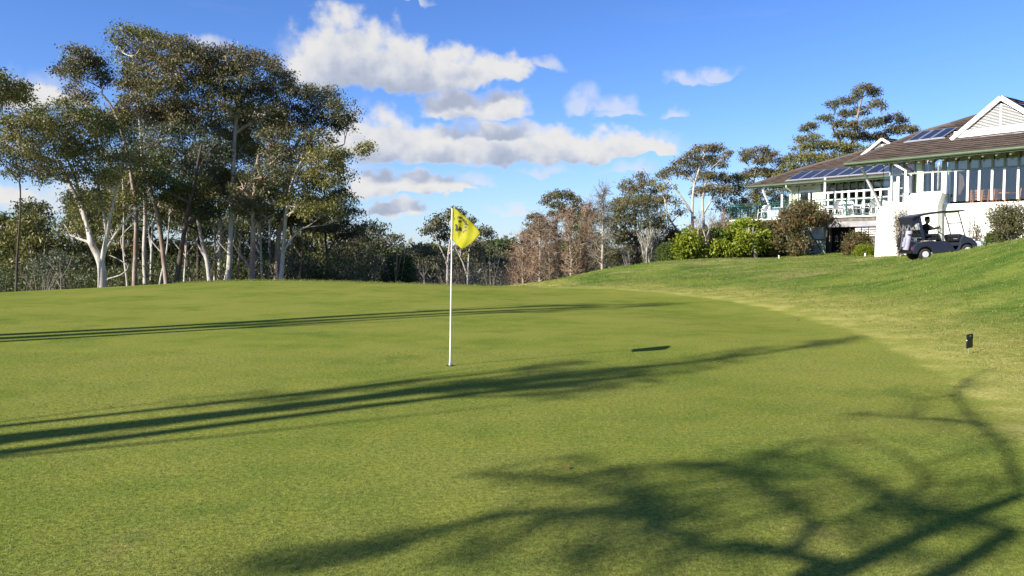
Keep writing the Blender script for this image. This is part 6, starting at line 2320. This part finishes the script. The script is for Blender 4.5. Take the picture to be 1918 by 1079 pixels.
fme, fgrid, fn, fm = flag_cloth()
mt, Bm = new_mat('flag_cloth')
uvn = Bm.n('ShaderNodeTexCoord').outputs['UV']
wv = Bm.n('ShaderNodeBump', {'Strength': 0.3, 'Distance': 0.004, 'Height': Bm.noise(uvn, 9, 3, 0.6)})
cc = Bm.mix(Bm.ss(Bm.noise(uvn, 3, 4, 0.6), 0.3, 0.7), col(0.37, 0.35, 0.006), col(0.45, 0.43, 0.010))
dd = Bm.n('ShaderNodeBsdfPrincipled', {'Base Color': cc, 'Roughness': 0.6, 'Normal': wv.outputs[0], 'Specular IOR Level': 0.3})
tt = Bm.n('ShaderNodeBsdfTranslucent', {'Color': cc})
finish(mt, Bm, Bm.n('ShaderNodeMixShader', {0: 0.35, 1: dd.outputs[0], 2: tt.outputs[0]}).outputs[0])
fme.materials.append(mt)
fo = link('flag', fme, flag)
so = fo.modifiers.new('thickness', 'SOLIDIFY')
so.thickness = 0.0012


def on_flag(px, py):
    """nearest cloth point to a traced pixel, lifted off the camera side"""
    best = None
    tgt = P(px, py, fb.y) - fb
    for i in range(fn + 1):
        for j in range(fm + 1):
            q = fgrid[i][j]
            w = q + fb
            k = (fb.y) / w.y
            sx, sz = w.x * k, EYE + (w.z - EYE) * k
            d = (sx - (tgt.x + fb.x)) ** 2 + (sz - (tgt.z + fb.z)) ** 2
            if best is None or d < best[0]:
                best = (d, i, j)
    _, i, j = best
    i0, j0 = min(max(i, 1), fn - 1), min(max(j, 1), fm - 1)
    du = (fgrid[i0 + 1][j] - fgrid[i0 - 1][j]).normalized()
    dv = (fgrid[i][j0 + 1] - fgrid[i][j0 - 1]).normalized()
    nrm = du.cross(dv).normalized()
    if nrm.y > 0:
        nrm = -nrm
    return fgrid[i][j] + nrm * 0.007, du, dv, nrm


# the arc of lettering and the emblem printed on the cloth
def letter(ch, px, py, ang, size, name='letter'):
    cu = bpy.data.curves.new(name, 'FONT')
    cu.body = ch
    cu.size = size
    cu.align_x = 'CENTER'
    cu.align_y = 'CENTER'
    cu.extrude = 0.0006
    cu.offset = 0.0015
    tmp = bpy.data.objects.new('tmp_text', cu)
    C.objects.link(tmp)
    dg = bpy.context.evaluated_depsgraph_get()
    me = bpy.data.meshes.new_from_object(tmp.evaluated_get(dg))
    bpy.data.objects.remove(tmp)
    bpy.data.curves.remove(cu)
    me.name = name
    me.materials.clear()
    me.materials.append(M['black'])
    o = link(name, me, fo)
    p, du, dv, nrm = on_flag(px, py)
    # text basis: x to screen right rotated by ang, facing the camera along nrm
    xr = Vector((math.cos(ang), 0, math.sin(ang)))
    xr = (xr - nrm * xr.dot(nrm)).normalized()
    yr = nrm.cross(xr).normalized()
    o.matrix_local = Matrix(((xr.x, yr.x, nrm.x, p.x), (xr.y, yr.y, nrm.y, p.y), (xr.z, yr.z, nrm.z, p.z), (0, 0, 0, 1)))


arc = [('L', 851.5, 408.5, 0.1), ('A', 857, 407, 0.0), ('W', 863, 408.5, -0.35), ('S', 867.5, 411.5, -0.7), ('O', 870, 414.5, -1.0),
       ('N', 872.5, 418, -1.3), ('F', 873, 421.5, -1.5), ('E', 873, 425, -1.6), ('E', 871.5, 430, -1.8), ('H', 869, 434, -2.0)]
for ch_, x_, y_, a_ in arc:
    letter(ch_, x_, y_, a_, 0.040)
# emblem: two dark lobes with a notch, and a small bird-like mark above them
def blob_print(name, pts):
    q = [on_flag(x, y)[0] for x, y in pts]
    nrm = on_flag(*pts[0])[3]
    part(name, MB().prism(q, nrm * 0.0012), M['black'], fo, world=False)


blob_print('emblem', [(853, 421), (856, 421.5), (857.5, 423), (857, 426.5), (858, 429.5), (857.5, 432.5), (854, 433), (853.5, 429), (854.5, 427), (853.2, 424)])
blob_print('emblem', [(858.6, 426.5), (860.5, 425), (862.5, 425.3), (863.8, 427), (864.2, 430), (864.0, 434), (861, 432.2), (858.4, 431)])
blob_print('emblem', [(858, 411.8), (860.5, 412.8), (863, 412.2), (861.8, 414.2), (860, 414.8), (858.5, 416.6), (859.2, 414)])
# the hole: a black disc stands in for the shade inside it
cup = thing('hole_cup', 'round hole at the foot of the flagstick, its shade a black disc', 'hole', fb + Vector((0, 0, 0.001)))
part('rim', MB().lathe((0, 0, -0.05), [(0.060, 0), (0.060, 0.054)], 'Z', 24), M['soil'], cup, world=False)
part('shade_disc', MB().lathe((0, 0, -0.05), [(0.052, 0), (0.052, 0.0555)], 'Z', 24), M['shade_black'], cup, world=False)

# ---------------------------------------------------------------- small black sign on a wire stake
sb = ground_hit(1816, 665)
sb.z = gz(sb.x, sb.y)
sg = thing('ground_sign', 'small black upright sign on a thin wire stake in the grass right of the green', 'sign', sb)
k = sb.y / 1440
hw, zb, zt_ = 0.043 * sb.y / 11, (P(1816, 652, sb.y).z - sb.z), (P(1816, 626, sb.y).z - sb.z)
ang = 0.6
sx = Vector((math.cos(ang), math.sin(ang), 0.0))
fr = [sx * -0.09 + ZUP * zb, sx * 0.09 + ZUP * (zb + 0.004), sx * 0.09 + ZUP * (zt_ + 0.004), sx * -0.09 + ZUP * zt_]
nn = Vector((sx.y, -sx.x, 0))
part('board', MB().prism(fr, -nn * 0.012), M['black'], sg, world=False, bevel=0.003)
part('stake', MB().tube([Vector((0, 0, -0.05)) - nn * 0.016, Vector((0, 0, zt_ - 0.03)) - nn * 0.016], 0.003, 6), M['grey_and_shade'], sg, world=False)
part('emblem', MB().prism([sx * -0.012 + ZUP * (zt_ - 0.035) + nn * 0.002, sx * 0.022 + ZUP * (zt_ - 0.03) + nn * 0.002, sx * 0.018 + ZUP * (zt_ - 0.018) + nn * 0.002, sx * -0.008 + ZUP * (zt_ - 0.02) + nn * 0.002], nn * 0.001), M['pale_blue'], sg, world=False)
part('clip', MB().box(sx * -0.094 + ZUP * (zb + (zt_ - zb) * 0.58), (0.008, 0.012, 0.014)), M['white_paint'], sg, world=False)

# ---------------------------------------------------------------- golf cart
cg = P(1733, 483, 28.9)
CH = R(-2)
fwd = Vector((math.cos(CH), math.sin(CH), 0))
side = Vector((fwd.y, -fwd.x, 0))       # right-hand side, towards the camera
# ground heights under the four wheels give the stance
WBASE = 1.66
TR = 0.46
rear_c = Vector((cg.x, cg.y, 0)) - side * TR
zr = gz(rear_c.x, rear_c.y)
zf = gz(rear_c.x + fwd.x * WBASE, rear_c.y + fwd.y * WBASE)
cart = thing('golf_cart', 'dark blue golf cart with a black roof climbing past the white clubhouse wall', 'golf cart', (rear_c.x, rear_c.y, zr))
pitch_c = math.atan2(zf - zr, WBASE)
cart.scale = (0.935, 0.935, 0.935)
cart.rotation_euler = (Matrix.Rotation(CH, 3, 'Z') @ Matrix.Rotation(-pitch_c, 3, 'Y')).to_euler()
# local: x forward from the rear axle, y left (right side is -y), z up
RWH = 0.23


def wheel(x, y):
    s = -1 if y < 0 else 1
    t = part('wheel', MB().lathe((x, y, RWH), [(0.13, -0.10), (0.20, -0.105), (0.228, -0.08), (0.232, 0.0), (0.228, 0.08), (0.20, 0.105), (0.13, 0.10)], 'Y', 22), M['rubber'], cart, world=False)
    part('rim', MB().lathe((x, y + s * 0.085, RWH), [(0.125, -0.02), (0.130, 0.0), (0.125, 0.025), (0.105, 0.028), (0.100, 0.008)], 'Y', 20), M['rim_silver'], t, world=False)
    sp = MB()
    for k in range(8):
        a = k * math.pi / 4
        sp.bar((x + 0.02 * math.cos(a), y + s * 0.102, RWH + 0.02 * math.sin(a)), (x + 0.115 * math.cos(a), y + s * 0.106, RWH + 0.115 * math.sin(a)), 0.026, 0.014, up=(0, 1, 0))
    sp.lathe((x, y + s * 0.10, RWH), [(0.04, -0.015), (0.04, 0.015), (0.02, 0.02)], 'Y', 12)
    part('hub', sp, M['rim_silver'], t, world=False)


for x in (0, WBASE):
    for y in (-TR, TR):
        wheel(x, y)
# body shell: side profiles swept across the width
W = 0.585


def shell(name, prof, w0, w1, mat, bev=0.03, parent=None, label=None):
    return part(name, MB().prism([(x, w0, z) for x, z in prof], (0, w1 - w0, 0)), mat, parent or cart, world=False, bevel=bev, label=label)


def arch(cx_, r_, a0, a1, n=9):
    return [(cx_ + r_ * math.cos(R(a)), RWH + r_ * math.sin(R(a))) for a in np.linspace(a0, a1, n)]


rear_prof = [(-0.46, 0.30), (-0.50, 0.42), (-0.46, 0.58), (-0.30, 0.70), (-0.05, 0.76), (0.30, 0.75), (0.52, 0.70), (0.78, 0.70), (1.0, 0.60), (1.10, 0.44), (1.16, 0.24), (0.34, 0.22)] + arch(0, 0.31, 10, 170) + [(-0.36, 0.28)]
shell('rear_body', rear_prof[::-1], -W, -W + 0.17, M['cart_paint'])
shell('rear_body', rear_prof[::-1], W - 0.17, W, M['cart_paint'])
core = [(-0.46, 0.34), (-0.48, 0.55), (-0.1, 0.72), (0.3, 0.74), (0.95, 0.60), (1.05, 0.30), (0.34, 0.30), (0.2, 0.5), (-0.25, 0.5)]
shell('seat_base', core[::-1], -W + 0.175, W - 0.175, M['cart_black'])
front_prof = [(1.16, 0.24), (1.34, 0.24)] + arch(WBASE, 0.29, 170, 10) + [(2.02, 0.30), (2.06, 0.42), (1.98, 0.58), (1.82, 0.72), (1.62, 0.80), (1.50, 0.82), (1.42, 0.70), (1.36, 0.40), (1.30, 0.30), (1.16, 0.29)]
shell('cowl', front_prof, -W + 0.02, -W + 0.16, M['cart_paint'])
shell('cowl', front_prof, W - 0.16, W - 0.02, M['cart_paint'])
hood = [(1.42, 0.42), (1.95, 0.42), (2.05, 0.48), (1.97, 0.62), (1.81, 0.75), (1.62, 0.82), (1.46, 0.84)]
shell('hood', hood, -W + 0.165, W - 0.165, M['cart_paint'], 0.04)
shell('bumper', [(1.98, 0.26), (2.12, 0.28), (2.13, 0.40), (1.98, 0.42)], -0.42, 0.42, M['cart_black'], 0.02)
shell('bumper', [(-0.58, 0.32), (-0.47, 0.30), (-0.47, 0.42), (-0.58, 0.42)], -0.5, 0.5, M['cart_black'], 0.02)
shell('floor_pan', [(0.95, 0.22), (1.42, 0.22), (1.46, 0.27), (0.95, 0.27)], -0.56, 0.56, M['cart_black'], 0.01)
shell('dashboard', [(1.36, 0.62), (1.46, 0.60), (1.52, 0.86), (1.40, 0.92), (1.33, 0.84)], -0.54, 0.54, M['cart_black'], 0.02)
shell('dash_tray', [(1.345, 0.72), (1.36, 0.72), (1.36, 0.79), (1.345, 0.79)], -0.45, -0.15, M['plastic_white'], 0.0, label='white scorecard on the dash')
for y in (-0.4, 0.4):
    part('headlight', MB().box((1.995, y, 0.60), (0.05, 0.16, 0.08), Matrix.Rotation(R(-35), 3, 'Y')), M['plastic_white'], cart, world=False, bevel=0.01)
    part('rear_light', MB().box((-0.485, y * 1.2, 0.50), (0.03, 0.06, 0.10)), simple('lamp_red_%d' % (y > 0), (0.35, 0.02, 0.02), 0.3), cart, world=False)
# seat
shell('seat_cushion', [(0.18, 0.76), (0.66, 0.73), (0.72, 0.80), (0.66, 0.86), (0.20, 0.87)], -0.50, 0.50, M['cart_black'], 0.03)
shell('backrest', [(0.02, 0.92), (0.12, 0.90), (0.06, 1.22), (-0.04, 1.22)], -0.50, 0.50, M['cart_black'], 0.03)
for y in (-0.53, 0.53):
    part('armrest', MB().tube([(0.10, y, 0.96), (0.40, y, 0.98), (0.48, y, 0.86), (0.46, y, 0.76)], 0.018, 8), M['cart_black'], cart, world=False)
# roof and struts
roof_prof = [(-0.42, 1.66), (-0.47, 1.74), (-0.36, 1.80), (0.05, 1.86), (0.8, 1.895), (1.55, 1.86), (1.66, 1.83), (1.66, 1.79), (1.55, 1.79), (0.8, 1.82), (0.1, 1.79), (-0.30, 1.73)]
shell('roof', roof_prof[::-1], -0.60, 0.60, M['cart_roof'], 0.02)
for y in (-0.52, 0.52):
    part('strut', MB().tube([(1.42, y, 1.82), (1.50, y, 1.45), (1.62, y, 0.78)], 0.022, 8), M['cart_black'], cart, world=False)
    part('strut', MB().bar((-0.02, y, 0.80), (-0.12, y, 1.79), 0.10, 0.05, up=(0, 1, 0)), M['cart_paint'], cart, world=False)
    part('strut', MB().tube([(-0.40, y, 1.70), (-0.34, y, 1.35), (-0.20, y, 1.0)], 0.02, 8), M['cart_black'], cart, world=False)
part('rear_curtain', MB().prism([(-0.46, -0.52, 1.75), (-0.46, 0.52, 1.75), (-0.40, 0.52, 1.42), (-0.40, -0.52, 1.42)], (0.012, 0, 0)), M['cart_roof'], cart, world=False)
shell('rear_curtain', [(-0.44, 1.74), (-0.14, 1.76), (-0.13, 1.50), (-0.30, 1.48), (-0.38, 1.40), (-0.44, 1.40)], -0.535, -0.525, M['cart_roof'], 0.0)
# windscreen
ws = lambda t, y: Vector((1.42 + 0.20 * t, y, 1.81 - 1.0 * t))
wsf = part('windscreen_frame', MB().bar(ws(0.02, -0.5), ws(0.02, 0.5), 0.03).bar(ws(0.46, -0.5), ws(0.46, 0.5), 0.03).bar(ws(0.97, -0.5), ws(0.97, 0.5), 0.03), M['cart_black'], cart, world=False)
part('windscreen', MB().prism([ws(0.03, -0.49), ws(0.03, 0.49), ws(0.96, 0.49), ws(0.96, -0.49)], (0.004, 0, 0.001)), M['glass_clear'], wsf, world=False)
# steering column and wheel
part('steering_column', MB().tube([(1.40, 0.27, 0.72), (0.98, 0.27, 1.06)], 0.018, 8), M['cart_black'], cart, world=False)
sw = MB()
ring = []
cxs = Vector((0.97, 0.27, 1.07))
dirn = Vector((-0.42, 0, 0.34)).normalized()
e1 = Vector((0, 1, 0))
e2 = dirn.cross(e1).normalized()
for k in range(21):
    a = 2 * math.pi * k / 20
    ring.append(cxs + e1 * 0.17 * math.cos(a) + e2 * 0.17 * math.sin(a))
sw.tube(ring, 0.013, 6, cap=False)
for a in (0.3, 2.6, 4.6):
    sw.bar(cxs, cxs + e1 * 0.165 * math.cos(a) + e2 * 0.165 * math.sin(a), 0.02, 0.01)
part('steering_wheel', sw, M['cart_black'], cart, world=False)
# bag well frame at the back
bw_ = MB()
bw_.bar((-0.58, -0.42, 0.42), (-0.58, 0.42, 0.42), 0.03).bar((-0.34, -0.40, 1.02), (-0.34, 0.40, 1.02), 0.03)
bw_.bar((-0.52, -0.40, 1.08), (-0.25, -0.40, 1.05), 0.03).bar((-0.52, 0.40, 1.08), (-0.25, 0.40, 1.05), 0.03).bar((-0.52, -0.40, 1.08), (-0.52, 0.40, 1.08), 0.03)
bw_.bar((-0.44, -0.42, 0.5), (-0.36, -0.42, 1.04), 0.025).bar((-0.44, 0.42, 0.5), (-0.36, 0.42, 1.04), 0.025)
part('bag_rack', bw_, M['cart_black'], cart, world=False)
cm = cart.matrix_world.copy()
bpy.context.view_layer.update()
cm = cart.matrix_world.copy()


def golf_bag(y, lean_x, mat, label, pocket):
    base = cm @ Vector((-0.60, y, 0.46))
    t = thing('golf_bag', label, 'golf bag', base, CH, 'golf bags on the back of the cart')
    t.rotation_euler = (0, R(lean_x), CH)
    t.scale = (0.92, 0.92, 0.92)
    part('bag_body', MB().lathe((0, 0, 0), [(0.12, 0), (0.13, 0.04), (0.125, 0.3), (0.135, 0.6), (0.14, 0.76), (0.125, 0.79)], 'Z', 16), mat, t, world=False)
    part('pocket', MB().box((-0.13, 0, 0.3), (0.09, 0.16, 0.40)), pocket, t, world=False, bevel=0.02)
    part('strap', MB().tube([(-0.12, 0.03, 0.72), (-0.22, 0.03, 0.55), (-0.16, 0.03, 0.30)], 0.015, 6), M['black'], t, world=False)
    r_ = random.Random(int(y * 100))
    for k in range(7):
        a = k * 0.9
        x0, y0 = 0.07 * math.cos(a), 0.07 * math.sin(a)
        h = r_.uniform(0.95, 1.14)
        club_ = part('club', MB().tube([(x0, y0, 0.7), (x0 * 1.4, y0 * 1.4, h)], 0.006, 5), M['steel'], t, world=False)
        part('club_head', MB().box((x0 * 1.4 + 0.03, y0 * 1.4, h), (0.08, 0.04, 0.045)), M['black'] if k % 2 else M['steel'], club_, world=False, bevel=0.01)


golf_bag(-0.22, 9, M['bag_grey'], 'lavender grey golf bag strapped to the near rear of the cart', M['bag_grey'])
golf_bag(0.22, 9, M['cart_black'], 'black golf bag strapped to the far rear of the cart', M['cart_black'])

# ---------------------------------------------------------------- the driver
def skin_body(name, joints, edges, radii, mat, parent, root=0, sub=2):
    me = bpy.data.meshes.new(name)
    me.from_pydata([tuple(j) for j in joints], edges, [])
    o = bpy.data.objects.new(name, me)
    C.objects.link(o)
    sk = o.modifiers.new('skin', 'SKIN')
    sk.use_smooth_shade = True
    for i, v in enumerate(me.skin_vertices[0].data):
        r_ = radii[i]
        v.radius = r_ if hasattr(r_, '__len__') else (r_, r_)
        v.use_root = (i == root)
    sm = o.modifiers.new('sub', 'SUBSURF')
    sm.levels = sub
    sm.render_levels = sub
    bpy.context.view_layer.update()
    dg = bpy.context.evaluated_depsgraph_get()
    me2 = bpy.data.meshes.new_from_object(o.evaluated_get(dg))
    bpy.data.objects.remove(o)
    me2.name = name
    me2.materials.clear()
    me2.materials.append(mat)
    o = link(name, me2, parent)
    return o


hipc = cm @ Vector((0.34, 0.05, 0.90))
person = thing('person', 'person in black and a dark brimmed hat at the wheel of the golf cart', 'person', hipc, CH)
person.rotation_euler = cart.rotation_euler
person.scale = (0.935, 0.935, 0.935)
# joints relative to the pelvis, x forward
J = [(0, 0, 0.02), (-0.02, 0, 0.18), (0.01, 0, 0.34), (0.05, 0, 0.46), (0.09, 0, 0.53),      # pelvis, waist, chest, shoulders, neck
     (0.05, -0.17, 0.44), (0.26, -0.21, 0.30), (0.50, -0.12, 0.33),                            # right arm: shoulder, elbow, wrist
     (0.05, 0.17, 0.44), (0.27, 0.24, 0.28), (0.50, 0.20, 0.30),                               # left arm
     (0.05, -0.10, 0.0), (0.44, -0.13, 0.05), (0.56, -0.13, -0.34), (0.60, -0.13, -0.52), (0.76, -0.13, -0.56),
     (0.05, 0.10, 0.0), (0.44, 0.15, 0.05), (0.60, 0.15, -0.34), (0.64, 0.15, -0.52), (0.80, 0.15, -0.56)]
E = [(0, 1), (1, 2), (2, 3), (3, 4), (3, 5), (5, 6), (6, 7), (3, 8), (8, 9), (9, 10), (0, 11), (11, 12), (12, 13), (13, 14), (14, 15), (0, 16), (16, 17), (17, 18), (18, 19), (19, 20)]
Rr = [(0.13, 0.17), (0.12, 0.15), (0.13, 0.17), (0.10, 0.12), 0.05, 0.075, 0.052, 0.032, 0.075, 0.052, 0.032,
      0.10, 0.075, 0.055, 0.045, 0.035, 0.10, 0.075, 0.055, 0.045, 0.035]
body = skin_body('body', J, E, Rr, M['cloth_black'], person)
# head with face
hb = MB()
hc = Vector((0.135, 0, 0.655))
prof = [(-0.115, 0.030), (-0.10, 0.055), (-0.06, 0.070), (0.0, 0.080), (0.05, 0.078), (0.09, 0.060), (0.115, 0.025)]
vs = []
for (h, r_) in prof:
    for k in range(16):
        a = 2 * math.pi * k / 16
        ex = math.cos(a) * r_ * (1.18 if math.cos(a) > 0 else 1.12)
        if math.cos(a) > 0.95 and -0.03 < h < 0.02:
            ex += 0.022            # nose
        vs.append(hc + Vector((ex, math.sin(a) * r_ * 0.95, h)))
fs = [(i * 16 + k, i * 16 + (k + 1) % 16, (i + 1) * 16 + (k + 1) % 16, (i + 1) * 16 + k) for i in range(len(prof) - 1) for k in range(16)]
hb.add(vs, fs, True)
hb.tube([Vector((0.09, 0, 0.50)), Vector((0.12, 0, 0.58))], 0.052, 10)
for s in (-1, 1):
    hb.lathe(hc + Vector((0.0, s * 0.078, -0.01)), [(0.022, -0.008), (0.028, 0.0), (0.018, 0.008)], 'Y', 8)
hd = part('head', hb, M['skin'], person, world=False)
for s in (-1, 1):
    part('eye', MB().lathe(hc + Vector((0.083, s * 0.03, 0.012)), [(0.004, -0.008), (0.010, 0), (0.004, 0.008)], 'Z', 8), M['black'], hd, world=False)
part('mouth', MB().box(hc + Vector((0.083, 0, -0.055)), (0.01, 0.04, 0.008)), simple('lips', (0.35, 0.13, 0.10), 0.5), hd, world=False)
hr_ = MB().lathe(hc + Vector((-0.015, 0, -0.03)), [(0.075, 0), (0.090, 0.05), (0.086, 0.10), (0.05, 0.14)], 'Z', 14)
part('hair', hr_, M['hair'], person, world=False)
hat = MB().lathe(hc + Vector((0.0, 0, 0.055)), [(0.185, 0.0), (0.188, 0.008), (0.095, 0.018), (0.098, 0.05), (0.090, 0.105), (0.06, 0.12), (0.02, 0.115)], 'Z', 20)
part('hat', hat, M['cloth_black'], person, world=False)
# hands
for s, w in ((-1, Vector((0.50, -0.12, 0.33))), (1, Vector((0.50, 0.20, 0.30)))):
    d = Vector((0.08, 0.06 if s < 0 else 0.01, 0.03)).normalized()
    up_ = Vector((0, 0, 1))
    sd_ = d.cross(up_).normalized()
    hJ = [w - d * 0.02, w + d * 0.05]
    hE = [(0, 1)]
    hR = [0.026, (0.038, 0.018)]
    for f in range(4):
        b = w + d * 0.085 + up_ * (0.028 - f * 0.019)
        L = (0.034, 0.038, 0.035, 0.028)[f]
        i0 = len(hJ)
        hJ += [b, b + d * L + sd_ * 0.006, b + d * L * 1.5 - sd_ * 0.02 * -s]
        hE += [(1, i0), (i0, i0 + 1), (i0 + 1, i0 + 2)]
        hR += [0.0095, 0.009, 0.0075]
    i0 = len(hJ)
    hJ += [w + d * 0.03 + up_ * 0.04, w + d * 0.07 + up_ * 0.062]
    hE += [(0, i0), (i0, i0 + 1)]
    hR += [0.011, 0.009]
    skin_body('hand', hJ, hE, hR, M['skin'], person, sub=1)

# ---------------------------------------------------------------- fallen leaves and twigs on the grass
lm = simple('dead_leaf', (0.20, 0.09, 0.035), 0.8, 0.3, 30)
for i, (px, py, s, lb) in enumerate((
        (1493, 602, 0.11, 'brown fallen leaf on the yellowish collar, left of the other one'),
        (1583, 597, 0.11, 'brown fallen leaf on the collar furthest right'),
        (1436, 559, 0.13, 'dull brown fallen leaf at the far side of the green'),
        (1020, 870, 0.035, 'small dark curled leaf on the green near the branch shadow'),
        (1061, 888, 0.05, 'small curled leaf closest to the camera on the green'),
        (205, 765, 0.05, 'small dark leaf on the green between the tree shadows at left'))):
    g_ = ground_hit(px, py)
    g_.z = gz(g_.x, g_.y) + 0.006
    mb = MB()
    n = 8
    for k in range(n):
        t0, t1 = k / n, (k + 1) / n
        w0, w1 = math.sin(math.pi * t0) * 0.22, math.sin(math.pi * t1) * 0.22
        z0, z1 = 0.25 * math.sin(math.pi * t0), 0.25 * math.sin(math.pi * t1)
        A = [Vector((t0 - .5, -w0, z0 + 0.05)) * s, Vector((t0 - .5, w0, z0 + 0.12)) * s, Vector((t1 - .5, w1, z1 + 0.12)) * s, Vector((t1 - .5, -w1, z1 + 0.05)) * s]
        mb.prism(A, (0, 0, 0.03 * s))
    o = link('fallen_leaf', mb.mesh('fallen_leaf', lm), None, label=lb, category='leaf', group='fallen leaves on the grass')
    o.location = g_
    o.rotation_euler = (0, 0, i * 1.3)
